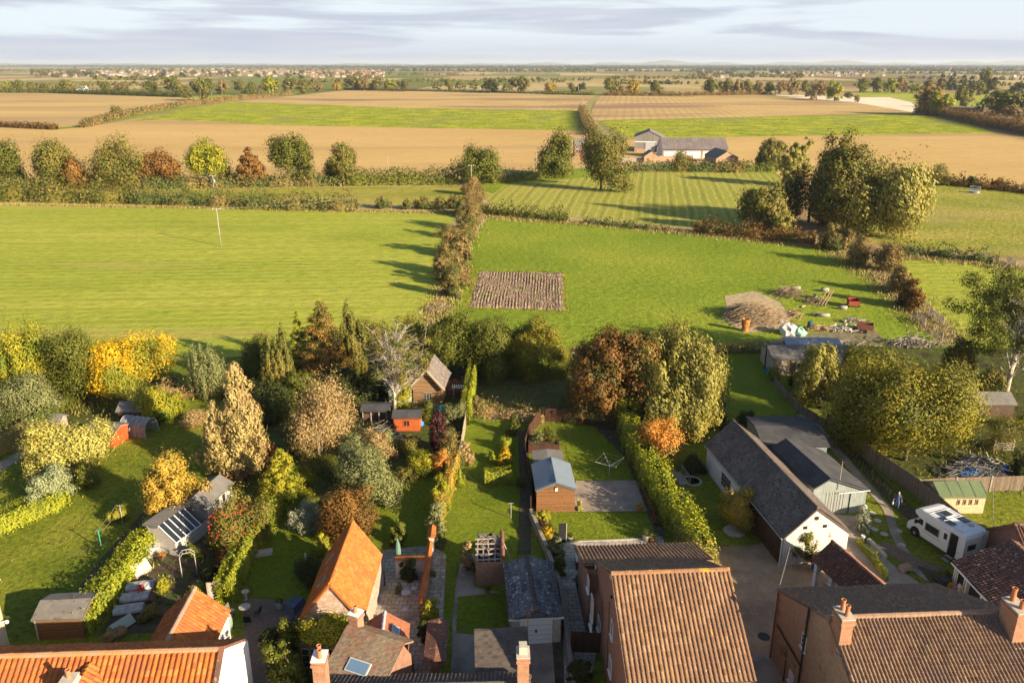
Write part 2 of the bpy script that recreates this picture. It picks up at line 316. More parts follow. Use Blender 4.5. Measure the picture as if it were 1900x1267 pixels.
m_brickpave=mat_brick('brick_paving',(.22,.14,.105),(.30,.205,.155),(.11,.08,.06),pt=((.5,(.15,.12,.10),.5,.7),))
m_flag=mat_brick('flagstones',(.40,.35,.29),(.50,.44,.37),(.17,.15,.12),bw=.6,rh=.45,ms=.025,pt=((.6,(.22,.2,.18),.5,.7),))
m_soilg=mat('garden_soil',[(.05,.035,.022),(.11,.08,.055)],scale=1.5,bump=.8,bscale=7,pt=((.8,(.05,.075,.015),.52,.6),))
# far fields
sheet('field',[(-600,186),(-600,160),(0,171),(335,181),(412,186),(330,198),(225,219),(150,238),(100,240),(0,230)],m_soil3,3)
sheet('field',[(430,190),(640,168),(900,174),(1103,178),(1086,206),(760,202)],m_soil2,4)
sheet('field',[(235,226),(330,205),(430,189),(760,201),(1070,205),(1087,243),(520,233),(300,222)],m_crop,5)
sheet('field',[(-900,260),(0,236),(110,240),(190,231),(270,218),(310,222),(520,233),(1088,243),(1100,300),(1180,330),(900,332),(480,345),(0,340),(-900,330)],m_soil,4)
sheet('field',[(1112,178),(1530,183),(1600,192),(1700,209),(1400,217),(1100,224),(1098,206)],m_soil2,3)
sheet('field',[(1114,225),(1400,218),(1690,211),(1800,231),(1845,247),(1178,257),(1150,250)],m_crop,5)
sheet('field',[(1130,256),(1400,253),(1845,247),(1960,262),(2700,330),(2700,392),(1900,345),(1660,335),(1500,330),(1130,330)],m_soil,4)
sheet('field',[(1590,181),(1650,181),(1690,190),(1712,207),(1690,208),(1590,191),(1440,178),(1440,175)],m_stub,4)
sheet('field',[(1590,180),(1590,168),(1900,176),(1960,196),(1780,200),(1700,192),(1650,181)],m_past,3)
sheet('track',[(1103,178),(1116,178),(1100,192),(1095,205),(1102,222),(1128,247),(1180,258),(1150,262),(1112,250),(1088,232),(1078,205),(1088,192)],mat_field('grassy_track',[(.2,.2,.06),(.3,.25,.1)],scale=.1,fine=.4,stripes=[(3.2,rad(10),(.38,.29,.15),.6,.8,.3)]),6)
sheet('verge',[(100,241),(160,236),(270,214),(430,185),(560,173),(545,170),(420,181),(330,195),(225,216),(150,234),(90,238)],m_verge,7)
sheet('verge',[(400,186),(340,180),(430,177),(560,172),(520,176)],m_past,8)
# between the hedges
sheet('pasture',[(-700,350),(0,352),(400,350),(850,345),(875,360),(860,390),(400,375),(0,365),(-700,372)],m_past2,6)
sheet('pasture',[(-900,395),(-300,375),(0,374),(400,378),(845,392),(832,440),(812,540),(790,600),(690,640),(560,660),(0,700),(-900,720)],m_past,6)
sheet('pasture',[(880,345),(960,328),(1080,316),(1440,318),(1470,360),(1420,440),(1150,415),(915,385)],m_mown,7)
sheet('verge',[(870,345),(960,322),(1080,312),(1440,312),(1440,322),(1200,320),(1060,332),(940,342),(915,360)],m_green,8)
sheet('pasture',[(905,403),(1150,418),(1510,456),(1560,470),(1660,545),(1740,625),(1770,640),(1300,642),(1060,650),(820,640),(790,590),(870,470)],m_green,7)
sheet('verge',[(888,405),(905,403),(885,460),(855,545),(845,570),(815,585),(830,540),(868,460)],m_verge,8)
sheet('pasture',[(1640,335),(1900,350),(2900,420),(2900,560),(1900,478),(1650,455),(1560,440),(1570,380)],mat_field('worn_pasture',[(.18,.22,.02),(.29,.28,.045),(.40,.32,.09)],scale=.05,fine=.8,bump=1,bdist=.6,fstr=.7,stretch=(.6,1,1),pt=[(.02,(.33,.27,.09),.5,.62,(.5,1,1))]),7)
sheet('pasture',[(1690,480),(1900,492),(2900,580),(2900,900),(1900,760),(1770,640),(1700,560),(1650,490)],m_past,7)
sheet('verge',[(832,440),(845,388),(905,388),(905,403),(868,462),(830,545),(812,602),(788,602),(812,540)],m_dry,9)
sheet('verge',[(905,402),(900,386),(1160,412),(1512,444),(1510,457),(1150,420)],m_dry,10)
sheet('verge',[(0,364),(400,372),(845,384),(845,395),(400,380),(0,376),(-700,385),(-700,370)],m_dry,9)
sheet('verge',[(1510,445),(1560,440),(1650,470),(1700,540),(1790,630),(1740,640),(1680,580),(1600,495),(1545,460)],m_dry,10)
sheet('verge',[(1640,462),(1760,468),(1900,485),(2400,530),(2400,545),(1900,500),(1760,484),(1660,478)],m_dry,11)
sheet('verge',[(1060,650),(1300,645),(1420,640),(1700,635),(1780,640),(1700,650),(1400,652),(1060,662)],m_dry,12)
# dug plot with ridges
def dug():
    a,b,c_,d=[Vector((*G(*p),0)) for p in ((886,503),(1046,505),(1050,578),(866,572))]
    mb=MB(); nu,nv=190,60; vs=[]; rg=random.Random(4)
    ph=[rg.uniform(-.25,.25) for _ in range(nu+1)]
    for j in range(nv+1):
        for i in range(nu+1):
            u,v=i/nu,j/nv; uu=.5+(u-.5)*(1-.025*(1+math.sin(j*.9)+math.sin(j*.37+2))*(abs(u-.5)*2)**8); vv=.5+(v-.5)*(1-.03*(1+math.sin(i*.31)+math.sin(i*.83+1))*(abs(v-.5)*2)**8); p=(a*(1-uu)+b*uu)*(1-vv)+(d*(1-uu)+c_*uu)*vv
            e=min(1,min(u,1-u,v,1-v)*18)
            h=.05+e*((.02+.05*math.sin(i*.11+j*.09)**2+.03*math.sin(i*.031-j*.13))*math.sin(u*2*math.pi*31+ph[i]+.6*math.sin(v*9+i*.02))+rg.uniform(-.07,.09)+.1)
            vs.append((p.x+rg.uniform(-.08,.08),p.y,max(.034,h)))
    mb.add(vs,[(j*(nu+1)+i,(j+1)*(nu+1)+i,(j+1)*(nu+1)+i+1,j*(nu+1)+i+1) for j in range(nv) for i in range(nu)])
    m=mat('dug_earth',[(.24,.16,.10),(.33,.23,.15)],scale=.6,bump=.6,bscale=5,pt=((.28,(.17,.21,.03),.54,.62),(3,(.2,.14,.1),.5,.6),(.9,(.42,.31,.22),.56,.64)))
    o=mb.build('dug_plot',m,uv=False)
    if o.data.polygons[0].normal.z<0: o.data.flip_normals()
    tag(o,kind='structure')
dug()
# garden ground and plots
sheet('garden_ground',[(-900,735),(-300,735),(0,700),(380,665),(560,655),(700,640),(1060,655),(1300,645),(1780,642),(2600,760),(3600,2200),(-2400,2200)],m_lawn,13)
sheet('lawn',[(870,770),(975,775),(965,985),(950,1180),(805,1180),(830,930)],m_lawn2,15)
sheet('lawn',[(1030,783),(1145,795),(1172,892),(1068,893)],m_lawn2,15)
sheet('lawn',[(1010,950),(1212,949),(1228,1000),(1040,1003)],m_lawn2,15)
sheet('lawn',[(700,860),(830,850),(800,1000),(760,1022),(690,1010)],m_lawn2,15)
sheet('lawn',[(1325,640),(1400,640),(1445,720),(1480,768),(1330,775)],m_lawn2,15)
sheet('lawn',[(490,985),(640,990),(625,1118),(470,1110),(455,1060)],m_lawn2,15)
sheet('ground_cover_bed',[(440,690),(860,655),(860,860),(700,900),(560,930),(470,930),(410,860)],m_scrub,16)
sheet('ground_cover_bed',[(0,735),(330,700),(330,745),(260,790),(0,800)],m_scrub,16)
sheet('ground_cover_bed',[(890,700),(1055,698),(1030,775),(985,785),(880,762)],mat_field('overgrown_plot',[(.12,.085,.05),(.09,.10,.025),(.17,.12,.07)],scale=.4,fine=1.4,bump=1,bdist=.2),17)
sheet('ground_cover_bed',[(1040,690),(1200,700),(1330,780),(1150,800),(1030,775)],m_scrub,16)
sheet('ground_cover_bed',[(1470,700),(1500,640),(1900,650),(2300,700),(2300,900),(1900,885),(1700,885),(1545,790)],m_scrub,17)
sheet('patio',[(455,1110),(640,1118),(640,1400),(440,1400)],m_brickpave,18)
sheet('patio',[(708,1022),(800,1012),(828,1030),(815,1300),(660,1300),(690,1100)],m_flag,18)
sheet('patio',[(1060,1005),(1230,997),(1240,1060),(1100,1060),(1108,1200),(1090,1300),(1042,1300),(1035,1010)],m_flag,19)
sheet('patio',[(1068,893),(1180,892),(1208,949),(1064,950)],m_conc,19)
sheet('driveway',[(1320,1017),(1410,1010),(1440,985),(1560,1090),(1600,1400),(1300,1400),(1310,1060)],m_grav,18)
sheet('driveway',[(1395,1215),(1440,1212),(1480,1500),(1380,1500)],m_conc,19)
sheet('driveway',[(1540,955),(1602,960),(1606,1000),(1645,1040),(1738,1105),(1560,1105),(1540,1000)],m_conc,23)
sheet('driveway',[(1478,770),(1502,766),(1545,822),(1522,832)],m_conc,16)
sheet('driveway',[(840,1175),(1040,1190),(1052,1400),(830,1400)],m_conc,18)
sheet('path',[(858,1030),(880,1028),(880,1090),(930,1100),(850,1108),(846,1180),(838,1180),(846,1080)],m_conc,20)
sheet('path',[(960,800),(978,800),(985,900),(985,1030),(960,1030),(965,900)],m_soilg,20)
sheet('path',[(1500,765),(1530,800),(1610,895),(1655,945),(1668,990),(1700,1050),(1740,1078),(1718,1078),(1680,1050),(1652,990),(1638,945),(1595,895),(1515,805)],m_conc,21)
sheet('path',[(1612,1010),(1650,1008),(1700,1035),(1760,1060),(1760,1075),(1690,1055),(1640,1025)],m_brickpave,22)
sheet('path',[(1100,790),(1150,795),(1195,900),(1225,990),(1215,990),(1160,850)],m_soilg,17)
sheet('path',[(285,930),(296,930),(262,972),(205,1032),(155,1100),(140,1115),(128,1115),(180,1045),(240,980)],m_soilg,18)
sheet('path',[(-120,900),(-20,870),(75,815),(110,800),(120,806),(60,838),(-20,890),(-120,925)],m_conc,18)
sheet('vegetable_bed',[(300,975),(380,960),(440,1040),(410,1100),(390,1170),(180,1180),(240,1100),(260,1030)],m_soilg,18)
sheet('flower_bed',[(1145,795),(1160,795),(1215,890),(1235,1000),(1225,1000),(1195,935)],m_soilg,21)
sheet('flower_bed',[(1700,1050),(1770,1070),(1790,1105),(1740,1100)],m_soilg,24)
sheet('flower_bed',[(985,950),(1010,950),(1040,1005),(1048,1300),(1032,1300),(1015,1050)],m_soilg,20)
sheet('flower_bed',[(1530,800),(1548,800),(1700,950),(1790,1020),(1770,1030),(1660,945)],m_soilg,22)
sheet('bare_patch',[(1345,550),(1400,540),(1445,560),(1470,590),(1450,612),(1380,618),(1350,598)],mat_field('straw_patch',[(.36,.28,.17),(.42,.33,.2)],scale=.4,fine=1.2,bump=.8),13)
sheet('bare_patch',[(1420,640),(1460,622),(1620,612),(1640,628),(1590,650),(1430,655)],mat_field('yard_earth',[(.16,.14,.08),(.22,.19,.12)],scale=.4,fine=1.2,bump=.8),14)
sheet('yard',[(1175,292),(1240,292),(1380,300),(1385,318),(1165,320),(1150,300)],m_grav,12)
# distant hills
def hills():
    rg=random.Random(9); mb=MB(); 
    for (D,x0,x1,h0,sd,k) in ((17000,-13000,16000,26,1,.00035),(24000,-1500,26000,135,2,.00022),(24000,-24000,1500,62,3,.0003)):
        n=160; vs=[]
        for i in range(n+1):
            x=x0+(x1-x0)*i/n; e=min(1,min(i,n-i)/18)
            h=h0*e*(.55+.25*math.sin(x*k*6+sd)+.2*math.sin(x*k*17+sd*2)+.07*math.sin(x*k*61))
            vs+= [(x,D-1500,-3),(x,D,h),(x,D+2500,-3)]
        mb.add(vs,[(i*3+j,(i+1)*3+j,(i+1)*3+j+1,i*3+j+1) for i in range(n) for j in (0,1)])
    tag(mb.build('hills',mat('hill_land',[(.10,.12,.06),(.2,.18,.1)],scale=.002,rough=1,spec=0),uv=False,smooth=True),kind='structure')
hills()
# ---------------- foliage ----------------
def _dirs(rg,n):
    d=rg.normal(size=(n,3)); return d/np.linalg.norm(d,axis=1,keepdims=True)
def leaf_quads(P,N,ls,rg,el=1.0,tan=None):
    n=len(P); N=N/np.maximum(np.linalg.norm(N,axis=1,keepdims=True),1e-6)
    r=rg.normal(size=(n,3)) if tan is None else tan+rg.normal(size=(n,3))*.35
    t=r-N*np.sum(r*N,axis=1,keepdims=True); t/=np.maximum(np.linalg.norm(t,axis=1,keepdims=True),1e-6); b=np.cross(N,t)
    s=ls*rg.uniform(.6,1.3,(n,1)); a=t*s*.62*el; b=b*s*.42
    fold=N*s*.12
    V=np.empty((n,4,3),np.float32); V[:,0]=P+a-fold; V[:,1]=P+b+fold*.5; V[:,2]=P-a-fold; V[:,3]=P-b+fold*.5
    return V.reshape(-1,3)
def crown(kind,R,z0,z1,n,ls,seed,nc=None):
    k_=2.5 if ls<.4 else 1.6
    n=int(n*k_); ls=ls*(.66 if ls<.4 else .8)
    rg=np.random.default_rng(seed); H=z1-z0; st=np.array([1.,1,1]); el=1.; tan=None
    nc=int((nc or int(22+R*9))*2.6)
    if kind in('round','sparse','weep','dome','ball'):
        d=_dirs(rg,nc); 
        if kind!='sparse': d[:,2]=np.where(d[:,2]<-.55,-d[:,2],d[:,2])
        r=rg.uniform(.45,1,(nc,1))**.6; wob=1+.14*np.sin(3*np.arctan2(d[:,1],d[:,0])+seed)[:,None]+.09*np.sin(7*np.arctan2(d[:,1],d[:,0])+seed*2.3)[:,None]
        if kind in('round','weep','dome') and nc>40:
            m=int(rg.integers(7,11)); ld=_dirs(rg,m); ld[:,2]=np.where(ld[:,2]<-.3,-ld[:,2],ld[:,2]); ld*=rg.uniform(.35,.72,(m,1)); lr=rg.uniform(.26,.5,m); li=rg.choice(m,nc,p=lr**2/np.sum(lr**2))
            d=ld[li]+_dirs(rg,nc)*lr[li][:,None]*rg.uniform(.5,1,(nc,1)); r=1.; wob=1.
        if kind=='dome': c=d*r*wob*np.array([R*.8,R*.8,H*.8]); c[:,2]=np.abs(c[:,2])+z0+.05*H
        else: c=d*r*wob*np.array([R*.8,R*.8,H*.40]); c[:,2]+=z0+.5*H
        rc=R*rg.uniform(.09,.27,nc)*(1.0 if kind!='sparse' else .7); st=np.array([1,1,.7])
        if kind=='weep': st=np.array([.9,.9,1.25]); tan=np.array([[0,0,1.]]); el=1.4
    elif kind=='cone':
        t=rg.uniform(0,1,nc)**1.15; th=rg.uniform(0,6.283,nc); rr=R*(1-t)**.66*np.sqrt(rg.uniform(.25,1,nc))*.85
        c=np.stack([rr*np.cos(th),rr*np.sin(th),z0+H*t*.96],1); rc=R*(.09+.2*(1-t)); st=np.array([1,1,.45])
    elif kind in('column','birch'):
        t=rg.uniform(0,1,nc); th=rg.uniform(0,6.283,nc); rr=R*(np.sin(np.pi*(t*.82+.14))**.8 if kind=='column' else (1-t)**.62*(.35+.65*np.minimum(1,t*4))*(1+.33*np.sin(3*th+9*t+seed)+.2*np.sin(23*t+seed)))*np.sqrt(rg.uniform(.1,1,nc))*.8
        c=np.stack([rr*np.cos(th),rr*np.sin(th),z0+H*t],1); rc=R*(.12+.2*(1-t)); st=np.array([.8,.8,1.5])
        if kind=='birch': tan=np.array([[-.3,.1,1.]]); el=1.5
    elif kind=='shoots':
        t=rg.uniform(0,1,nc); th=rg.uniform(0,6.283,nc); rr=R*np.sqrt(rg.uniform(0,1,nc))*.85
        top=z0+H*(1-.45*(rr/R)**2)*rg.uniform(.7,1,nc); c=np.stack([rr*np.cos(th),rr*np.sin(th),z0+(top-z0)*(.45+.5*t)],1); rc=np.full(nc,R*.16); st=np.array([.8,.8,3.2]); tan=np.array([[0,0,1.]]); el=1.3
    elif kind=='willow':
        d=_dirs(rg,nc); d[:,2]=np.where(d[:,2]<-.6,-d[:,2],d[:,2]); r=rg.uniform(.4,1,(nc,1))**.6
        m=int(rg.integers(9,13)); ld=_dirs(rg,m); ld[:,2]=np.where(ld[:,2]<-.4,-ld[:,2],ld[:,2]); ld*=rg.uniform(.35,.75,(m,1)); lr=rg.uniform(.22,.42,m); li=rg.choice(m,nc,p=lr**2/np.sum(lr**2)); d=ld[li]+_dirs(rg,nc)*lr[li][:,None]*rg.uniform(.45,1,(nc,1)); r=1.
        c=d*r*np.array([R*.85,R*.8,H*.42]); c[:,2]+=z0+.5*H; rc=R*rg.uniform(.08,.18,nc); st=np.array([.85,.85,1.15]); tan=np.array([[-.55,.2,1.]]); el=1.8
    cz=z0+.5*H; q=(c-np.array([0,0,cz]))/np.array([R,R,H*.5]); K=rg.normal(size=(5,3))*2.1; lob=1+.16*np.cos(q@K.T+rg.uniform(0,6.28,5)).sum(1)/1.6
    if kind not in('cone','column','shoots'): c=(c-np.array([0,0,cz]))*lob[:,None]+np.array([0,0,cz]); c[:,2]=np.maximum(c[:,2],z0)
    k=rg.choice(nc,n,p=rc**2/np.sum(rc**2)); d=_dirs(rg,n); q=(.35+.65*rg.uniform(0,1,(n,1))**.45)
    P=c[k]+d*q*rc[k][:,None]*st; 
    stray=rg.uniform(0,1,n)<.2; P[stray]+=d[stray]*rc[k][stray][:,None]*rg.uniform(.1,.8,(stray.sum(),1))*st
    rad_=np.hypot(P[:,0],P[:,1]); f=R/np.percentile(rad_,97); P[:,:2]*=f; c=c.copy(); c[:,:2]*=f
    zt=np.percentile(P[:,2],99.3); zb=np.percentile(P[:,2],1.5); P[:,2]=z0+(P[:,2]-zb)*(H/(zt-zb)); c[:,2]=z0+(c[:,2]-zb)*(H/(zt-zb))
    lowz=z0-.02*H; P[:,2]=np.where(P[:,2]<lowz,lowz+rg.uniform(0,.12*H,n),P[:,2])
    cen=np.array([0,0,z0+.4*H]); N=d*1.0+.45*(P-cen)/max(R,1)+.36*_dirs(rg,n)
    if tan is not None: N=N*np.array([1,1,.4])
    return leaf_quads(P,N,ls,rg,el,tan),c,rc
m_bark=mat('bark',[(.10,.075,.05),(.2,.155,.11)],scale=4,stretch=(1,1,.3),bump=.5,rough=.95)
m_bark_pale=mat('pale_bark',[(.34,.29,.23),(.5,.44,.37)],scale=4,stretch=(1,1,.3),bump=.4,rough=.9)
def limbs(h,r0,ends,z0,seed,lean=(0,0),maxn=14,sub=0):
    rg=random.Random(seed); mb=MB(); tp=Vector((lean[0],lean[1],h*.72)); 
    tr=[Vector((0,0,-.05)),Vector((lean[0]*.15+rg.uniform(-.1,.1),lean[1]*.15,h*.2)),Vector((lean[0]*.5,lean[1]*.5+rg.uniform(-.15,.15),h*.45)),tp]
    mb.tube(tr,[r0*1.35,r0,r0*.72,r0*.3],8)
    es=sorted(range(len(ends)),key=lambda i:rg.random())[:maxn]
    for i in es:
        e=Vector(ends[i]); t=max(.28,min(.95,(e.z-h*.12)/(h*1.0)))
        j=min(2,int(t*3)); s=tr[j].lerp(tr[j+1],t*3-j if t<1 else 1); s=s if s.z<e.z+h*.25 else tr[1]
        mid=s.lerp(e,.5)+Vector((rg.uniform(-.2,.2),rg.uniform(-.2,.2),(e-s).length*.13)); rr=r0*rg.uniform(.25,.42)
        mb.tube([s,mid,e],[rr,rr*.62,rr*.22],5,cap=False)
        for _ in range(sub):
            d=Vector((rg.uniform(-1,1),rg.uniform(-1,1),rg.uniform(-.3,1))).normalized()*(e-s).length*rg.uniform(.25,.6)
            b=s.lerp(e,rg.uniform(.35,.95)); mb.tube([b,b+d*.5+Vector((0,0,.05)),b+d],[rr*.35,rr*.24,rr*.1],4,cap=False)
    return mb
def tree(name,label,bx,by,ty,wpx,kind,lm,n=9000,ls=.3,seed=1,tf=.15,group=None,cat='tree',bark=None,loc=None,H=None,R=None,lean=(0,0),nc=None,maxn=14,sub=0,sy=1.):
    if by>610 and kind not in('sparse','shoots') and wpx>40: by-=.15*wpx; ty+=.06*wpx
    if loc is None: loc=G(bx,by); H=HT(bx,by,ty); R=WM(bx,by,wpx/2,H*.5)
    t=empty(name,label,cat,loc,0,group)
    V,c,rc=crown(kind,R,H*tf,H,n,ls,seed,nc); V[:,0]+=lean[0]; V[:,1]=V[:,1]*sy+lean[1]; 
    quads_obj('crown',V,lm,t)
    limbs(H,max(.06,H*.017),[(x[0]+lean[0],x[1]*sy+lean[1],x[2]) for x in c],0,seed,lean,maxn,sub).build('trunk',bark or m_bark,t,uv=False,smooth=True)
    return t
# leaf colours
def L(name,a,**k): return mat_leaf(name,a,**k)
l_green=L('leaf_green',[(.045,.06,.009),(.085,.10,.015),(.14,.145,.025)])
l_dark=L('leaf_dark',[(.018,.028,.007),(.04,.052,.012),(.065,.075,.017)])
l_olive=L('leaf_olive',[(.09,.08,.018),(.15,.13,.03),(.21,.175,.045)],hue2=(.10,.12,.02))
l_sage=L('leaf_sage',[(.10,.12,.05),(.16,.18,.08),(.2,.2,.09)])
l_brown=L('leaf_russet',[(.09,.05,.016),(.155,.08,.022),(.24,.125,.035)],hue2=(.10,.08,.02),n2scale=.3)
l_rust=L('leaf_rust',[(.12,.06,.018),(.19,.095,.025),(.25,.14,.045)],hue2=(.09,.055,.015),n2scale=.25,lo=.5,hi=.66)
l_yellow=L('leaf_yellow',[(.35,.23,.012),(.55,.35,.015),(.68,.42,.02)],hue2=(.22,.22,.02),n2scale=.22,lo=.43,hi=.54)
l_yg=L('leaf_yellow_green',[(.17,.18,.012),(.25,.24,.02),(.33,.29,.03)],hue2=(.13,.17,.015))
l_pale=L('leaf_pale_lime',[(.22,.22,.06),(.32,.30,.08),(.42,.38,.12)],hue2=(.45,.32,.03),n2scale=.4,lo=.58,hi=.66)
l_gold=L('leaf_old_gold',[(.25,.17,.03),(.38,.25,.04),(.47,.32,.06)],hue2=(.24,.2,.03))
l_birch=L('leaf_birch_cream',[(.22,.18,.075),(.32,.255,.11),(.40,.32,.15)],hue2=(.28,.15,.09),n2scale=.3,lo=.55,hi=.65)
l_dryb=L('leaf_dry_tan',[(.22,.16,.08),(.32,.235,.12),(.40,.30,.155)],hue2=(.30,.20,.08),n2scale=.4)
l_willow=L('leaf_willow',[(.14,.145,.04),(.22,.21,.055),(.31,.28,.075)],hue2=(.33,.26,.05),n2scale=.18,lo=.54,hi=.7)
l_walnut=L('leaf_walnut',[(.09,.095,.012),(.17,.16,.018),(.28,.24,.026)],hue2=(.12,.125,.02),n2scale=.28,lo=.45,hi=.58)
l_hedge=L('leaf_hedge_lime',[(.15,.185,.012),(.23,.26,.018),(.32,.32,.03)],hue2=(.17,.20,.02),n2scale=.6)
l_orange=L('leaf_orange',[(.36,.14,.03),(.5,.21,.04),(.5,.28,.06)],hue2=(.3,.2,.05))
l_red=L('leaf_deep_red',[(.10,.02,.012),(.2,.04,.02),(.22,.08,.03)])
l_purple=L('leaf_purple',[(.05,.015,.02),(.10,.03,.04)])
l_silver=L('leaf_silver',[(.16,.18,.14),(.24,.26,.2),(.3,.31,.25)])
l_blue=L('leaf_blue_green',[(.13,.18,.12),(.22,.27,.18),(.33,.32,.15)])
l_larch=L('leaf_larch',[(.13,.075,.02),(.22,.13,.03),(.28,.18,.05)],hue2=(.15,.13,.03))
l_hedgerow=L('leaf_hedgerow',[(.10,.085,.03),(.17,.14,.045),(.24,.18,.07)],hue2=(.10,.12,.03),n2scale=.12,lo=.45,hi=.55)
l_haw=L('leaf_hawthorn_brown',[(.15,.105,.045),(.22,.155,.065),(.28,.20,.085)],hue2=(.14,.13,.04),n2scale=.15)
l_straw=L('straw',[(.22,.18,.08),(.30,.235,.11),(.17,.15,.05)],trans=.15)
l_flower=L('flower_red',[(.5,.03,.03),(.6,.08,.05)])
def shrub(label,bx,by,ty,wpx,lm,n=2500,ls=.2,seed=1,kind='dome',group=None,name='shrub',cat='shrub',tf=.02,sy=1.,**k):
    return tree(name,label,bx,by,ty,wpx,kind,lm,n,ls,seed,tf,group,cat,maxn=7,sy=sy,**k)
def hedge(label,pts,w,h,lm,ls=.22,dens=14,seed=1,lump=.12,name='hedge',cat='hedge',group=None,world=False,round_=.55,w1=None,h1=None,gap=None,dn=1.):
    """clipped or wild hedge following a ground line: leaves on a rounded cross-section around a twiggy core"""
    rg=np.random.default_rng(seed); P=np.array([p if world else G(*p) for p in pts]); w1=w1 or w; h1=h1 or h
    o0=P[0].copy(); P=P-o0; seg=np.linalg.norm(np.diff(P,axis=0),axis=1); cum=np.concatenate([[0],np.cumsum(seg)]); Lt=cum[-1]
    per=2*h+w; n=int(Lt*per*dens*dn*1.5)
    def at(s): 
        x=np.interp(s,cum,P[:,0]); y=np.interp(s,cum,P[:,1]); e=.5
        dx=np.interp(s+e,cum,P[:,0])-np.interp(s-e,cum,P[:,0]); dy=np.interp(s+e,cum,P[:,1])-np.interp(s-e,cum,P[:,1]); m=np.hypot(dx,dy)+1e-6
        return x,y,-dy/m,dx/m
    s=rg.uniform(0,Lt,n); u=rg.uniform(-.08,1.08,n)*np.pi   # 0..pi around the section
    k=round_
    cu=np.sign(np.cos(u))*np.abs(np.cos(u))**k; su=np.clip(np.sin(u),0,1)**k
    x,y,nx,ny=at(s); f=s/Lt
    fr=[.37*6/max(h,2.),1.9/max(h,2.)*3,4.1]; ph=rg.uniform(0,6.28,6)
    wob=1+lump*(np.sin(s*fr[0]+ph[0])*.8+.6*np.sin(s*fr[1]+ph[1]+1.5*np.sin(s*.13))+.5*np.sin(s*fr[1]*2.3+u*2+ph[2]))
    wob=wob*(1+rg.normal(size=n)*(.05+.3*lump)); end=np.clip(np.minimum(s,Lt-s)/(w*.5)+.35,0,1)**.5 if k>.4 else np.ones(n)
    ww=(w+(w1-w)*f)/2*wob*end; hh=(h+(h1-h)*f)*wob*(.7+.3*end); dep=1.06-.34*rg.uniform(0,1,n)**1.5
    off=cu*ww*dep; z=su*hh*dep+rg.uniform(0,.05,n)
    z=np.where((u<0)|(u>np.pi),rg.uniform(0,.5,n)*hh,z); off=np.where((u<0)|(u>np.pi),np.sign(cu)*ww*dep,off)
    ne=int(per*w*dens*1.2)+12; ie=rg.choice(n,min(ne,n),replace=False); q_=np.sqrt(rg.uniform(0,1,len(ie))); off[ie]*=q_*.9; z[ie]*=q_; sd=rg.uniform(0,1,len(ie))<.5; s2=np.where(sd,rg.uniform(-.12,.1,len(ie)),Lt-rg.uniform(-.12,.1,len(ie))); xe,ye,a_,b_=at(np.clip(s2,0,Lt)); x[ie]=xe; y[ie]=ye; nx[ie]=a_; ny[ie]=b_
    Q=np.stack([x+nx*off,y+ny*off,z],1); N=np.stack([nx*cu,ny*cu,su*.9],1)+.7*_dirs(rg,n)
    V=leaf_quads(Q,N,ls,rg)
    # core
    m=max(2,int(Lt/max(.8,h*.4))); ss=np.linspace(0,Lt,m+1); cx,cy,cnx,cny=at(ss); ev=[];ef=[]
    A=[math.pi*i/7 for i in range(8)]
    for i in range(m+1):
        fz=ss[i]/Lt; wb=1+lump*(math.sin(ss[i]*fr[0]+ph[0])*.8-.6); e=1 if 0<i<m or k<=.4 else .55
        for a in A:
            c0=math.copysign(abs(math.cos(a))**k,math.cos(a)); s0=max(0,math.sin(a))**k
            o_=c0*(w+(w1-w)*fz)/2*.68*wb*e; ev.append((cx[i]+cnx[i]*o_,cy[i]+cny[i]*o_,s0*(h+(h1-h)*fz)*.7*wb*e))
    for i in range(m):
        for j in range(7): ef.append((i*8+j,(i+1)*8+j,(i+1)*8+j+1,i*8+j+1))
    o=quads_obj(name,V,lm,extra=(ev,ef)); o.location=(o0[0],o0[1],0); return tag(o,label,cat,group)
# ---------------- trees and hedges of the middle distance ----------------
rowg='trees in the long row beside the tan field'
mid=[(28,348,264,84,'round',l_green,'dark green bushy tree at the left edge of the row below the tan field'),
(106,350,262,98,'round',l_olive,'olive-green tree second from the left in the row below the tan field'),
(140,352,296,50,'round',l_rust,'low orange-brown tree tucked between two olive trees in the field row'),
(217,350,256,108,'round',l_olive,'largest olive-green tree in the left half of the field row'),
(306,346,281,78,'round',l_rust,'rounded brown tree right of the largest olive tree in the field row'),
(391,342,263,88,'round',l_yg,'bright yellow-green tree standing behind the transformer pole'),
(467,344,277,66,'cone',l_rust,'pointed rusty brown tree right of the bright yellow-green tree'),
(545,342,252,84,'round',l_green,'tall fresh green tree between the two brown trees of the field row'),
(642,342,268,74,'round',l_olive,'neat golden-brown tree at the right end of the field row'),
(887,342,274,96,'round',l_green,'broad green-brown tree by the pole where the brown hedge begins'),
(1034,326,244,92,'round',l_green,'dense round dark green tree in front of the farmhouse'),
(1115,352,241,118,'round',l_olive,'tall brown-green tree standing alone in the mown striped field'),
(1427,312,261,56,'round',l_olive,'small rounded tree right of the farm barns'),
(1472,345,262,64,'sparse',l_willow,'thin wispy tree between the small round tree and the ivy tree'),
(1418,430,346,96,'round',l_olive,'low olive-gold willow at the right end of the mown striped field')]
for i,(bx,by,ty,wp,k,lm,lab) in enumerate(mid):
    tree('field_tree',lab,bx,by,ty,wp,k,lm,8000,.62,40+i,.05,rowg if i<9 else None,nc=60)
tree('willow_tree','tallest feathery willow of the clump behind the ivy tree',1545,430,252,116,'ball',l_olive,11000,.55,71,.12,nc=70)
tree('ivy_tree','very dark ivy-covered tree in the middle of the clump',1500,412,286,124,'round',l_dark,12000,.5,72,.0,nc=70)
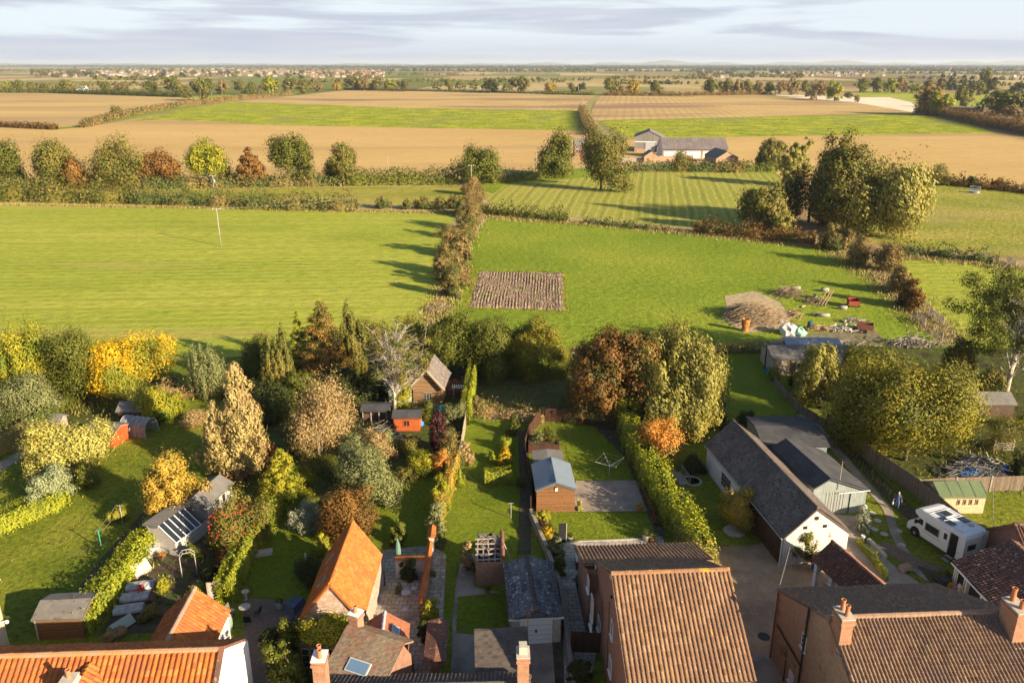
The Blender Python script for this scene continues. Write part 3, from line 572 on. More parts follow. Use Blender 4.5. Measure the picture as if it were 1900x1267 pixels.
tree('willow_tree','wide golden willow with bare arching branches leaning right over the pasture',1592,436,300,160,'willow',l_willow,13000,.5,73,.02,nc=80,maxn=26,sub=5,lean=(5,0))
# hedgerows
def hr(label,pts,w,h,lm,**k): return hedge(label,pts,w,h,lm,name='hedgerow',cat='hedgerow',**k)
hr('dark overgrown hedgerow along the near edge of the tan field',[(-120,352),(0,352),(250,350),(480,346),(640,344)],6,3.6,l_hedgerow,ls=.5,dens=3.2,lump=.2,seed=3)
hr('tall even hedgerow between the golden-brown tree and the pole',[(640,344),(850,342)],6,5,l_green,ls=.5,dens=3.6,lump=.1,seed=4)
hr('tall olive hedgerow thicket at the left between two pastures',[(-150,374),(0,371),(120,374),(240,377)],9,5.6,l_olive,ls=.5,dens=3.2,lump=.3,seed=5)
hr('brown-green hedgerow along the far side of the big left pasture',[(240,377),(400,384),(540,389),(660,391)],6,4.2,l_hedgerow,ls=.45,dens=3.4,lump=.3,seed=6)
for i,(x,y,t,wd) in enumerate(((712,386,364,38),(752,388,372,24),(785,388,366,36),(815,388,366,34),(842,388,362,40))):
    shrub(('grey-green bush in the gap at the end of the long hedgerow','smallest bush of the five beside the big left pasture','middle bush of the five beside the big left pasture','fourth bush from the left beside the big left pasture','bush touching the tall russet hedge')[i],x,y,t,wd,l_hedgerow,1500,.4,80+i,group='five bushes beside the big left pasture',name='bush',cat='bush')
rg_='russet hawthorns forming the tall hedge between the pastures'
for i,(x,y,t,wd,lm,lab) in enumerate(((880,362,328,44,l_haw,'hawthorn just below the wooden pole'),(884,388,345,50,l_haw,'hawthorn second from the top of the russet line'),(870,400,362,54,l_haw,'wide pale russet hawthorn where the cross hedge meets the line'),(853,402,372,30,l_green,'dark green bush on the left flank of the russet line'),(872,428,375,58,l_haw,'bulky russet hawthorn below the cross hedge'),(858,446,396,50,l_hedgerow,'olive-brown hawthorn in the middle of the russet line'),(840,474,420,56,l_haw,'russet hawthorn behind the bird box'),(862,480,438,40,l_haw,'small russet hawthorn on the lush field side'),(836,508,448,60,l_hedgerow,'rounded olive hawthorn low in the russet line'),(850,532,478,50,l_haw,'hawthorn above the red spot of the russet line'),(822,520,480,30,l_haw,'thin bare-twigged hawthorn on the left of the line'),(828,550,496,52,l_hedgerow,'lowest hawthorn of the russet line'))):
    tree('hawthorn',lab,x,y,t,wd,'dome',lm,5200,.3,600+i,.0,rg_,maxn=8)
hr('low dark hedgerow left of the farmhouse tree',[(912,340),(960,336),(1010,330),(1060,326)],5,3.2,l_green,ls=.45,dens=3.5,lump=.3,seed=9)
hr('scrubby dark hedgerow starting right of the russet hedge',[(900,396),(950,402),(1050,412)],4,2.6,l_green,ls=.4,dens=5,lump=.35,seed=10)
hr('thin low hedgerow on the dry bank below the striped field',[(1085,414),(1180,424),(1240,429)],2.5,1.3,l_hedgerow,ls=.35,dens=6,lump=.4,seed=11)
hr('dark brown hedgerow at the foot of the golden willow',[(1290,432),(1400,443),(1510,453)],4.5,3.1,l_brown,ls=.4,dens=5,lump=.2,seed=12)
hr('clipped dark hedgerow in front of the farm barns',[(1165,318),(1260,318),(1350,320),(1380,321)],4,3.6,l_hedgerow,ls=.5,dens=4,lump=.12,seed=13)
hr('green hedgerow right of the brick farm shed',[(1335,318),(1440,318)],4,3.2,l_green,ls=.5,dens=4,lump=.2,seed=14)
hr('low hedgerow in front of the right-hand tan field',[(1660,337),(1760,343),(1900,358),(2100,380),(2400,400)],5,2.6,l_brown,ls=.5,dens=3.4,lump=.35,seed=15)
for i,(x,y,t,wd,lab) in enumerate(((1690,338,309,60,'broad spiky bush nearest the golden willow'),(1738,342,305,58,'taller spiky bush on the low right hedgerow'),(1803,346,328,26,'small round bush standing up from the low right hedgerow'),(1855,350,332,34,'bush at the right end of the low right hedgerow'),(1262,318,280,52,'grey-green round bush in front of the long farm barn'),(1478,345,305,42,'purple-brown bush left of the ivy tree'),(1445,440,395,40,'pale bush under the golden willow'))):
    shrub(lab,x,y,t,wd,(l_hedgerow,l_olive,l_green,l_brown,l_olive,l_brown,l_willow)[i],2200,.45,90+i,name='bush',cat='bush')
dg='brown hawthorn bushes down the right side of the lush field'
for i,(x,y,t,wd,lab) in enumerate(((1535,462,415,44,'dark bush under the tall willow at the corner of the lush field'),(1566,462,428,34,'small bush second down the right side of the lush field'),(1605,492,438,66,'wide brown bush at the top right corner of the lush field'),(1640,505,452,62,'brown bush touching the wide brown bush'),(1672,545,495,56,'round brown bush halfway down the right side of the lush field'),(1692,572,520,50,'lowest dark brown bush above the timber pens'))):
    shrub(lab,x,y,t,wd,(l_hedgerow,l_haw,l_haw,l_haw,l_haw,l_brown)[i],3200,.34,100+i,group=dg,name='bush',cat='bush',sy=1.3)
hr('hedgerow dividing the two right-hand pastures',[(1648,470),(1720,474),(1760,480),(1850,490)],3.5,2.3,l_hedgerow,ls=.35,dens=5,lump=.35,seed=17)
hr('brown leafless hedgerow at the left edge beside the tan field',[(-200,238),(0,236),(104,241)],5,3.4,l_brown,ls=.8,dens=1.6,lump=.12,seed=18)
hr('long brown hedgerow climbing diagonally between two tan fields',[(155,237),(228,217),(330,199),(430,187),(545,176)],6,4.2,l_haw,ls=.9,dens=1.5,lump=.15,seed=19)
hr('short brown hedgerow on the left of the grassy track',[(1080,207),(1085,225),(1092,240),(1100,252)],5,4.2,l_haw,ls=.7,dens=2.2,lump=.3,seed=20)
hr('dark brown hedgerow beyond the right-hand crop',[(1700,210),(1760,218),(1820,232),(1900,248),(2050,275)],7,6,l_brown,ls=.8,dens=1.6,lump=.25,seed=21)
hr('low hedgerow beyond the top edge of the far fields',[(1120,178),(1260,178),(1420,176)],8,4,l_brown,ls=1,dens=1,lump=.3,seed=22)
hr('low hedgerow along the far edge of the centre fields',[(640,167),(900,172),(1100,177)],7,3,l_green,ls=1,dens=.9,lump=.5,seed=23)
hr('dark hedgerow behind the left ploughed field',[(-60,172),(100,173),(340,181)],9,6,l_green,ls=1.1,dens=1,lump=.4,seed=24)
shrub('lone pale bush on the diagonal hedgerow',218,219,196,24,l_olive,1200,.8,120,kind='round',name='bush',cat='bush')
# dry grass margins: uncountable
def tufts(pts_list,n,hgt,m,seed,w=.12,label=None,name='dry_grass'):
    rg=np.random.default_rng(seed); Q=[]
    for (pts,wd) in pts_list:
        P=np.array([G(*p) for p in pts]); seg=np.linalg.norm(np.diff(P,axis=0),axis=1); cum=np.concatenate([[0],np.cumsum(seg)])
        k=int(n*cum[-1]); s=rg.uniform(0,cum[-1],k); Q.append(np.stack([np.interp(s,cum,P[:,0])+rg.normal(size=k)*wd*.35,np.interp(s,cum,P[:,1])+rg.normal(size=k)*wd*.35,np.zeros(k)],1))
    Q=np.vstack(Q); k=len(Q); th=rg.uniform(0,6.28,k); h=hgt*rg.uniform(.4,1.2,k); d=np.stack([np.cos(th),np.sin(th),np.zeros(k)],1)*w*rg.uniform(.6,1.4,(k,1)); ln=rg.normal(size=(k,3))*h[:,None]*.3; ln[:,2]=h
    V=np.empty((k,4,3)); V[:,0]=Q-d; V[:,1]=Q+d; V[:,2]=Q+ln+d*.3; V[:,3]=Q+ln-d*.3
    o=quads_obj(name,V.reshape(-1,3),m); return tag(o,label or 'dry tan grass growing along the field margins','grass',kind='stuff')
tufts([([(0,380),(400,387),(845,396)],2.5),([(905,403),(1150,420),(1510,457)],5),([(880,410),(850,470),(825,560),(800,600)],4),([(1545,465),(1640,520),(1700,580),(1760,630)],6),([(1650,475),(1760,484),(1900,500)],5),([(1060,655),(1300,648),(1420,645)],3)],60,.55,l_straw,5,w=.09)
# ---------------- far rows of trees ----------------
def proto(kind,lm,seed,n=1300):
    V,c,rc=crown(kind,5,.5,12,n,.95,seed,24); o=quads_obj('crown',V,lm); tr=limbs(12,.25,c,0,seed,maxn=6).build('trunk',m_bark,uv=False); m1,m2=o.data,tr.data
    bpy.data.objects.remove(o); bpy.data.objects.remove(tr); return m1,m2
PR_={'g':proto('round',l_green,1),'o':proto('round',l_olive,2),'y':proto('round',l_yg,3),'b':proto('round',l_haw,4),'d':proto('round',l_dark,5),'r':proto('round',l_gold,6),'c':proto('cone',l_dark,7),'w':proto('sparse',l_olive,8,600)}
CN={'g':'green','o':'olive','y':'yellow-green','b':'brown','d':'dark green','r':'golden','c':'dark pointed','w':'thin olive'}
def far_tree(k,bx,by,ty,wp,label,group=None):
    X,Y=G(bx,by); H=HT(bx,by,ty); W_=WM(bx,by,wp)
    e=empty('conifer_tree' if k=='c' else 'distant_tree',label,'tree',(X,Y,0),(bx*7.3)%6.28,group)
    for nm,me in zip(('crown','trunk'),PR_[k]):
        o=bpy.data.objects.new(nm,me); COL.objects.link(o); o.parent=e
    e.scale=(W_/10,W_/10,H/12); return e
FT=[('y',12,172,150,20,'yellow-green tree at the far left corner of the ploughed field'),('g',37,172,149,22,'round green tree near the far left corner'),('o',62,172,152,20,'small olive tree just right of the far left green tree'),('o',85,172,155,26,'low wide olive tree left of the dark brown one'),('b',104,172,154,18,'small dark brown tree beside the white cottage'),('o',122,172,148,24,'olive tree directly behind the white cottage'),('r',139,173,158,16,'little orange tree right of the white cottage'),
('g',193,174,153,20,'green tree standing alone in the dark far hedge'),('b',222,174,155,32,'wide brownish tree in the dark far hedge'),('g',278,175,150,34,'broad green tree left of the large far olive tree'),('o',322,176,142,44,'large olive tree behind the end of the left ploughed field'),('w',350,188,157,24,'thin olive tree in front, at the top of the diagonal hedge'),('o',372,187,145,34,'taller olive tree of the pair at the top of the diagonal hedge'),('g',392,177,146,26,'green tree behind the diagonal hedge pair'),('b',412,175,149,28,'brown tree right of the diagonal hedge pair'),('o',445,174,149,30,'olive tree midway between the diagonal hedge pair and the tall right one'),('g',468,178,152,22,'small green tree standing forward of the far row'),('b',487,172,155,22,'low brown tree left of the tall yellow-topped one'),('y',507,175,141,36,'tall yellow-green tree above the end of the diagonal hedge'),('o',541,174,144,32,'olive tree right of the tall yellow-green tree'),('o',566,174,147,28,'last olive tree before the gap above the centre field'),('b',590,170,154,26,'low brown tree beyond the gap'),('r',625,168,152,18,'small golden tree left of the centre thicket'),
('o',655,168,141,32,'left tree of the thicket above the centre field'),('b',676,168,144,28,'brown tree inside the thicket above the centre field'),('o',700,168,144,30,'olive tree inside the thicket above the centre field'),('y',724,168,146,26,'lighter tree in the thicket above the centre field'),('o',748,168,148,24,'right tree of the thicket above the centre field'),('w',812,168,150,22,'thin tree beginning the loose group left of the dark tree'),('o',832,168,147,20,'upright tree in the loose group'),('w',854,168,148,22,'thin tree third in the loose group'),('w',880,168,146,22,'thin tree last in the loose group left of the dark tree'),
('d',910,173,147,34,'dark tree above the middle of the centre field'),('w',940,173,152,22,'pale bare-looking tree beside the dark tree'),('o',963,172,142,42,'large olive tree right of the dark tree above the centre field'),('r',1022,171,153,28,'golden round tree standing alone above the centre field'),('o',1060,171,154,20,'olive tree left of the track top'),('d',1078,171,154,22,'dark tree behind the pole at the track top'),
('o',1133,177,144,30,'tall olive tree right of the track top'),('b',1150,177,156,26,'brown bush-like tree beside the tall olive one'),('r',1173,176,149,30,'golden-brown tree above the right tan field'),('o',1214,176,150,32,'olive tree above the right tan field'),
('g',1322,176,147,34,'left green tree of the wood behind the right tan field'),('o',1345,176,146,30,'second tree of the wood behind the right tan field'),('b',1366,176,148,28,'brown tree in the wood behind the right tan field'),('o',1386,176,149,28,'olive tree in the wood behind the right tan field'),('b',1408,176,150,28,'tree near the right end of the wood behind the right tan field'),('g',1424,176,152,22,'green tree ending the wood behind the right tan field'),('b',1448,175,150,28,'brown tree left of the tall reddish one'),('b',1470,177,145,36,'tall reddish-brown tree above the pale stubble'),('o',1496,180,150,28,'olive tree above the start of the pale stubble'),('b',1515,185,150,32,'round brown tree at the edge of the pale stubble'),('y',1548,187,150,38,'large yellow-green tree beside the pale stubble'),('g',1572,183,172,20,'small green bush-like tree on the stubble edge'),('b',1590,190,177,14,'tiny brown tree on the stubble edge'),
('g',1595,172,146,34,'green tree behind the stubble, left of three'),('g',1620,172,144,34,'green tree behind the stubble, middle of three'),('y',1648,172,145,32,'lighter green tree behind the stubble, right of three'),('b',1672,172,143,30,'pinkish-brown tree behind the stubble'),('y',1700,173,156,30,'low yellow-green tree behind the stubble'),('c',1722,168,143,18,'leftmost dark conifer on the right skyline'),('c',1745,168,138,22,'dark conifer second from the left on the right skyline'),('c',1765,168,136,22,'middle dark conifer on the right skyline'),('c',1785,168,140,22,'fourth dark conifer on the right skyline'),('c',1800,168,142,20,'dark conifer left of the tall poplar'),('o',1824,168,127,24,'tall poplar rising above the right skyline'),('d',1834,176,144,26,'dark tree in front of the tall poplar'),('o',1812,178,151,26,'small olive tree below the tall poplar'),('d',1890,176,152,44,'dark clump of a tree at the right edge near the skyline'),
('b',1722,213,154,62,'large olive-brown tree at the right end of the pale stubble'),('y',1745,215,170,54,'yellow-green tree in front of the large olive-brown tree'),('o',1785,200,160,34,'olive tree behind the dark field shed'),('g',1852,215,168,62,'big green tree right of the dark field shed'),('o',1898,217,167,50,'olive tree at the right edge beside the big green one'),('b',1880,222,196,46,'low brown tree in front at the right edge')]
for i,a in enumerate(FT): far_tree(*a,group='trees along the far field edges')
# ---------------- buildings ----------------
M_=dict(
 orange=mat_tile('orange_clay_pantile',[(.33,.085,.018),(.42,.125,.024),(.50,.18,.045),(.38,.11,.028),(.25,.07,.02)],weather=(.30,.10,.035),wsc=.6),
 orangeplain=mat_tile('bright_orange_tile',[(.36,.095,.016),(.46,.13,.022),(.42,.15,.035),(.50,.17,.03)],lichen=[(.36,.19,.08)],lsc=3.5,lth=.6,weather=(.33,.10,.025),wsc=1.1),
 oldred=mat_tile('weathered_red_pantile',[(.16,.07,.045),(.24,.10,.06),(.12,.06,.045)],lichen=[(.35,.25,.19)],lsc=5,lth=.6,weather=(.11,.075,.06)),
 redroof=mat_tile('brown_concrete_tile',[(.23,.13,.072),(.29,.17,.095),(.18,.10,.055),(.34,.215,.125),(.25,.14,.078)],lichen=[(.50,.24,.03),(.55,.48,.42)],lsc=2.6,lth=.67,weather=(.20,.115,.075)),
 brownroof=mat_tile('tan_concrete_tile',[(.22,.14,.085),(.29,.19,.115),(.25,.15,.092),(.16,.10,.065),(.35,.24,.15)],lichen=[(.40,.31,.22)],lsc=6,lth=.64,weather=(.21,.135,.10),wsc=.8),
 slate=mat_tile('dark_slate',[(.085,.064,.052),(.18,.14,.115),(.125,.096,.078),(.21,.165,.135)],lichen=[(.35,.31,.28)],lsc=5,lth=.63,weather=(.09,.075,.07)),
 asb=mat_tile('mottled_grey_sheet',[(.10,.10,.105),(.16,.16,.165),(.075,.072,.075)],lichen=[(.34,.34,.34),(.03,.028,.025)],lsc=3,lth=.57),
 patch=mat_tile('patched_clay_tile',[(.20,.155,.11),(.25,.19,.13),(.16,.12,.09)],weather=(.24,.10,.06),wsc=.7,lichen=[(.3,.25,.18)],lsc=5),
 darktile=mat_tile('sooty_grey_tile',[(.095,.075,.065),(.13,.105,.09),(.08,.065,.058)],lichen=[(.3,.27,.22)],lsc=7,lth=.68),
 newred=mat_tile('smooth_red_tile',[(.30,.11,.06),(.36,.14,.075)]),
 felt=mat('black_roof_felt',[(.045,.045,.05),(.075,.075,.08)],scale=.8,bump=.1,bscale=12,pt=((.5,(.10,.10,.105),.55,.75),)),
 feltg=mat('grey_roof_felt',[(.14,.13,.12),(.2,.185,.17)],scale=1.2,bump=.2,bscale=9,pt=((1.1,(.1,.095,.08),.55,.7),)),
 feltgreen=mat('green_roof_felt',[(.10,.14,.07),(.13,.17,.085)],scale=2),
 bluem=mat('blue_grey_box_sheet',[(.16,.2,.25),(.18,.225,.28)],rough=.38,metal=.35,spec=.5),
 corr=mat('grey_corrugated_sheet',[(.13,.12,.11),(.19,.18,.165)],scale=.5,pt=((.4,(.22,.21,.2),.55,.7),)),
 brickr=mat_brick('red_brick',(.22,.085,.05),(.30,.12,.07),(.26,.2,.16)),
 bricko=mat_brick('orange_brick',(.32,.12,.06),(.42,.18,.09),(.34,.27,.2)),
 brickb=mat_brick('buff_pink_brick',(.36,.215,.125),(.46,.28,.17),(.38,.29,.2),pt=((.7,(.16,.10,.06),.58,.7),(2.4,(.45,.36,.27),.66,.72))),
 brickw=mat_brick('painted_flaking_brick',(.62,.58,.54),(.70,.66,.62),(.5,.45,.4),pt=((1.5,(.30,.17,.11),.62,.66),)),
 white=mat('white_render',[(.60,.58,.56),(.68,.66,.64)],scale=1.2),
 wpaint=mat('white_paint',[(.72,.71,.70)],rough=.5), lead=mat('lead_flashing',[(.3,.32,.35),(.42,.44,.47)],scale=3),
 sand=mat('sandy_render',[(.42,.33,.22),(.5,.4,.28)],scale=1.4,bump=.2),
 glass=mat('window_glass',[(.02,.025,.03)],rough=.06,spec=.8), frame=mat('white_window_frame',[(.7,.7,.7)],rough=.4),
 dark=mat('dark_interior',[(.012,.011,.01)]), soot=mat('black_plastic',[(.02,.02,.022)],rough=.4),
 wood=mat_plank('brown_shiplap',[(.20,.095,.04),(.25,.12,.05),(.17,.08,.035)],w=.13,vert=False,gap=.12),
 log=mat_plank('log_boards',[(.25,.15,.07),(.33,.20,.10),(.2,.11,.05)],w=.2,vert=False,gap=.16),
 woodred=mat_plank('red_stained_boards',[(.38,.085,.025),(.46,.11,.03)],w=.12,vert=False,gap=.12),
 redb=mat_plank('bright_red_boards',[(.55,.075,.02),(.62,.10,.03)],w=.14,vert=True,gap=.08),
 brownv=mat_plank('dark_brown_vertical_boards',[(.06,.028,.018),(.085,.04,.025)],w=.16),
 greyv=mat_plank('grey_green_boards',[(.22,.25,.24),(.25,.28,.27)],w=.18,gap=.1,gapc=(.08,.09,.09)),
 greyw=mat_plank('pale_grey_boards',[(.42,.39,.36),(.48,.45,.41)],w=.13,vert=False,gap=.08,gapc=(.2,.18,.16)),
 fence=mat_plank('weathered_fence_boards',[(.17,.125,.09),(.24,.18,.13),(.13,.095,.07)],w=.12,gap=.12),
 palew=mat_plank('new_pale_boards',[(.55,.40,.25),(.6,.45,.29)],w=.12,vert=False,gap=.07,gapc=(.25,.17,.1)),
 wgrain=mat('timber',[(.26,.17,.10),(.36,.25,.15)],scale=3), dwood=mat('dark_timber',[(.07,.045,.03),(.11,.07,.045)],scale=3), greywood=mat('silvered_timber',[(.24,.21,.18),(.36,.32,.28)],scale=3),
 rust=mat('rusty_steel',[(.16,.05,.02),(.33,.12,.03),(.5,.24,.05)],scale=2,rough=.8), stone=mat('pale_stone',[(.38,.34,.28),(.5,.45,.38)],scale=4),
 terra=mat('terracotta',[(.42,.15,.07),(.5,.2,.09)],scale=5), sage_p=mat('sage_paint',[(.32,.38,.32)]), steel=mat('galvanised_steel',[(.4,.41,.42)],metal=.6,rough=.45))
def slope(mb,P0,U,V,Ln,Sl,prof='pan',roll=.27,course=.33,mi=0,th=.07):
    P0=Vector(P0);U=Vector(U).normalized();V=Vector(V).normalized(); N=U.cross(V); flip=False
    if N.z<0: N=-N; flip=True
    n=max(1,round(Ln/roll)); rl=Ln/n; us=[]
    pf={'pan':[(0,-.045),(.2,-.02),(.4,.035),(.6,.05),(.8,.01)],'big':[(0,-.03),(.3,-.03),(.45,.035),(.7,.045),(.88,0)],'corr':[(0,-.02),(.5,.02)],'rib':[(0,0),(.72,0),(.78,.035),(.94,.035)],'flat':[(0,0)],'smooth':[(0,0)]}[prof]
    for i in range(n):
        for (f,h) in pf: us.append(((i+f)*rl,h,i+f))
    us.append((Ln,pf[0][1],n))
    if prof in('rib','smooth','corr'): rows=[(0,0,0),(Sl,0,1)] if prof!='smooth' else [(Sl*i/4,.0,i) for i in range(5)]
    else:
        k=max(1,round(Sl/course)); cs=Sl/k; st={'pan':.035,'big':.042,'flat':.018}[prof]; rows=[]
        for j in range(k): rows+=[(j*cs,0,j+.02),((j+1)*cs,st,j+.98)]
    vs=[];W_=len(us)
    for (v,h,vc) in rows:
        for (u,hu,uc) in us: q_=math.sin(round(uc-.3)*12.9898+round(vc)*78.233+Ln)*43758.5; q_-=math.floor(q_); vs.append(P0+U*u+V*v+N*(h+hu+((q_-.5)*.022 if prof in('pan','big','flat') else 0)+.02*math.sin(u*1.3+v*.9+Ln)))
    fs=[];uvs=[]
    for j in range(len(rows)-1):
        v0=rows[j][2];v1=rows[j+1][2]
        if v1-v0<.5 and prof in('pan','big','flat'): v1=v0
        for i in range(W_-1):
            a=us[i][2]+.01; b=us[i+1][2]-.01; f=(j*W_+i,j*W_+i+1,(j+1)*W_+i+1,(j+1)*W_+i); q=[(a,v0),(b,v0),(b,v1),(a,v1)]
            if flip: f=f[::-1]; q=q[::-1]
            fs.append(f); uvs.append(q)
    mb.add(vs,fs,mi,uvs)
    d=-N*(th+.05); c=[P0+N*-.045,P0+U*Ln+N*-.045,P0+U*Ln+V*Sl+N*-.045,P0+V*Sl+N*-.045]; e=[p+d for p in c]
    F=[(4,5,6,7),(0,1,5,4),(1,2,6,5),(2,3,7,6),(3,0,4,7)]
    mb.add(c+e,F,mi,[[(.5,.5)]*4]*5)
class Bld:
    def __init__(s,name,label,cat,A,B,group=None):
        s.A=Vector((A[0],A[1])); s.L=math.dist(A,B); s.ang=math.atan2(B[1]-A[1],B[0]-A[0]); s.e=empty(name,label,cat,(A[0],A[1],0),s.ang,group)
        s.u=Vector((math.cos(s.ang),math.sin(s.ang))); s.n=Vector((-s.u.y,s.u.x))
    def loc(s,px,py,z): q=Vector(G(px,py,z))-s.A; return q.dot(s.u),q.dot(s.n)
    def onx(s,px,py,x0):
        lo,hi=-2,30
        for _ in range(40):
            m=(lo+hi)/2; x,y=s.loc(px,py,m); x2,_=s.loc(px,py,m+.01)
            if (x-x0)*(x2-x)<0: lo=m
            else: hi=m
        return s.loc(px,py,lo)[1],lo
    def walls(s,yl,yr,ze,zr,m,x0=0,x1=None,zel=None,z0=-.2,parent=None,name='wall'):
        x1=s.L if x1 is None else x1; zel=zel or ze; mb=MB(); sec=[(-yr,z0),(yl,z0),(yl,zel),(0,zr),(-yr,ze)]
        vs=[(x0,y,z) for y,z in sec]+[(x1,y,z) for y,z in sec]
        mb.add(vs,[(4,3,2,1,0),(5,6,7,8,9)]+[(i,(i+1)%5,5+(i+1)%5,5+i) for i in (0,1,4)]); s.w=mb.build(name,m,s.e); return s.w
    def roof(s,yl,yr,ze,zr,m,prof='pan',roll=.27,course=.33,x0=-.2,x1=None,oe=.25,zel=None,ridge=None,lift=.16,name='roof',rr=.14):
        x1=s.L+.2 if x1 is None else x1; zel=zel or ze; mb=MB()
        for sg,y,z in ((1,yl,zel),(-1,yr,ze)):
            if y<=0: continue
            d=Vector((0,sg*y,z-zr)); S_=d.length+oe; d.normalize(); slope(mb,(x0,0,zr+lift),(1,0,0),d,x1-x0,S_,prof,roll,course)
        r=mb.build(name,m,s.e)
        if ridge:
            rb=MB(); n=int((x1-x0)/.42)
            for i in range(n):
                a=x0+(x1-x0)*i/n; b=x0+(x1-x0)*(i+1)/n-.015; q=rr*random.Random(i).uniform(.95,1.08); rb.tube([(a,0,zr+lift-.03),(b,0,zr+lift-.02)],q,8)
            rb.build('ridge_tiles',ridge,r)
        s.r=r; return r
    def win(s,x,y,z,w,h,face,mull=1,trans=0,frame=None,sill=False,name='window',glass=None,label=None):
        """face = local angle of the outward normal, x,y,z = centre of opening"""
        c,sn=math.cos(face),math.sin(face); T=lambda u,v,o:(x-sn*u+c*o,y+c*u+sn*o,z+v); f=MB(); b=.06
        def br(u0,u1,v0,v1,o): f.add([T(u0,v0,-.02),T(u1,v0,-.02),T(u1,v1,-.02),T(u0,v1,-.02),T(u0,v0,o),T(u1,v0,o),T(u1,v1,o),T(u0,v1,o)],[(0,1,5,4),(1,2,6,5),(2,3,7,6),(3,0,4,7),(4,5,6,7)])
        br(-w/2,w/2,-h/2,-h/2+b,.05);br(-w/2,w/2,h/2-b,h/2,.05);br(-w/2,-w/2+b,-h/2,h/2,.045);br(w/2-b,w/2,-h/2,h/2,.045)
        for i in range(mull): u=-w/2+w*(i+1)/(mull+1); br(u-.03,u+.03,-h/2,h/2,.04)
        for i in range(trans): v=-h/2+h*(i+1)/(trans+1); br(-w/2,w/2,v-.025,v+.025,.036)
        if sill: br(-w/2-.1,w/2+.1,-h/2-.07,-h/2,.12)
        o=f.build(name,frame or M_['frame'],s.e,label=label)
        MB().quad(T(-w/2+.03,-h/2+.03,.018),T(w/2-.03,-h/2+.03,.018),T(w/2-.03,h/2-.03,.018),T(-w/2+.03,h/2-.03,.018)).build('pane',glass or M_['glass'],o)
        return o
    def skylight(s,x,t,w,h,side,y,ze,zr,lift=.2):
        """on a slope: t=0 ridge..1 eave"""
        d=Vector((0,side*y,ze-zr)).normalized(); N=Vector((0,side*(zr-ze),y)).normalized(); P=Vector((x,side*y*t,zr+(ze-zr)*t+lift)); f=MB()
        c=[P-Vector((w/2,0,0))-d*h/2,P+Vector((w/2,0,0))-d*h/2,P+Vector((w/2,0,0))+d*h/2,P-Vector((w/2,0,0))+d*h/2]
        f.add([p-N*.1 for p in c]+[p+N*.07 for p in c],[(0,1,5,4),(1,2,6,5),(2,3,7,6),(3,0,4,7),(4,5,6,7)]); o=f.build('skylight',M_['lead'],s.e)
        q=.08; c2=[P+Vector((sx*(w/2-q),0,0))+d*sy*(h/2-q)+N*.075 for sx,sy in((-1,-1),(1,-1),(1,1),(-1,1))]; MB().quad(*c2).build('pane',mat('sky_glass',[(.12,.2,.32)],rough=.08,spec=.9) if 'sky_glass' not in bpy.data.materials else bpy.data.materials['sky_glass'],o); return o
    def chimney(s,x0,x1,y0,y1,zb,zt,m,pots=(),cap=None,corbel=True,potm=None):
        mb=MB(); mb.box(x0,x1,y0,y1,zb,zt-.35); mb.box(x0-.07,x1+.07,y0-.07,y1+.07,zt-.35,zt-.17); mb.box(x0-.03,x1+.03,y0-.03,y1+.03,zt-.17,zt)
        c=mb.build('chimney',m,s.e); k=MB(); k.box(x0-.06,x1+.06,y0-.06,y1+.06,zt,zt+.06); k.build('chimney_cap',cap or M_['stone'],c)
        for (px,py,h,r) in pots: p=MB(); p.lathe([(r*1.1,0),(r,h*.1),(r*.85,h*.85),(r*1.05,h*.9),(r*1.05,h),(r*.75,h),(r*.7,h*.5)],(px,py,zt+.03),14); p.build('chimney_pot',potm or M_['terra'],c,smooth=False)
        f=MB(); f.box(x0-.09,x1+.09,y0-.09,y1+.09,zb+.1,zb+.22); return c
    def gut(s,y,z,x0=-.1,x1=None,m=None,r=.06):
        x1=s.L+.1 if x1 is None else x1; MB().tube([(x0,y,z),(x1,y,z)],r,6).build('gutter',m or M_['wpaint'],s.e)
    def box(s,name,x0,x1,y0,y1,z0,z1,m,label=None): b=MB(); b.box(x0,x1,y0,y1,z0,z1); return b.build(name,m,s.e,label=label)
    def tube(s,name,pts,r,m,n=6): b=MB(); b.tube(pts,r,n); return b.build(name,m,s.e)
PI=math.pi
# --- red brick house in the centre
b=Bld('brick_house','red brick detached house with a brown ribbed roof speckled orange and white, centre foreground','house',(6.2,41.0),(13.1,41.4))
b.walls(5.6,5.5,5.6,8.7,M_['brickr']); b.roof(5.6,5.5,5.6,8.7,M_['redroof'],'big',.27,.36,ridge=mat('lichened_ridge_tile',[(.22,.12,.08),(.30,.16,.08)],scale=2,pt=((1.2,(.5,.24,.03),.55,.6),)),rr=.16,oe=.32)
b.gut(-5.95,5.42); b.gut(5.95,5.42,m=M_['soot'])
b.box('bargeboard',-.24,-.2,-.1,.1,8.5,8.75,M_['wpaint'])
for px,py,w_,h_ in ((1112,1159,.95,1.15),(1136,1166,.6,1.25),(1133,1234,.8,1.3)): y,z=b.onx(px,py,0); b.win(-.0,y,z,w_,h_,PI,1 if w_>.7 else 0,sill=True)
b.tube('downpipe',[(-.1,5.75,5.4),(-.1,5.75,.1)],.06,M_['wpaint']); y,z=b.onx(1130,1190,0)
b.tube('cable',[(-.03,y+.3,6.2),(-.03,y+.25,2.6),(-.03,y,1.0)],.018,M_['soot'])
b.box('security_light',-.14,0,.1,.24,6.95,7.1,M_['soot'])
for x_ in (4.5,5.6,6.5): b.win(x_,-5.5,4.6,.9,1.1,-PI/2,2)
b.box('wing_wall',-.65,7.9,5.62,10.0,-.2,3.7,M_['brickr'])
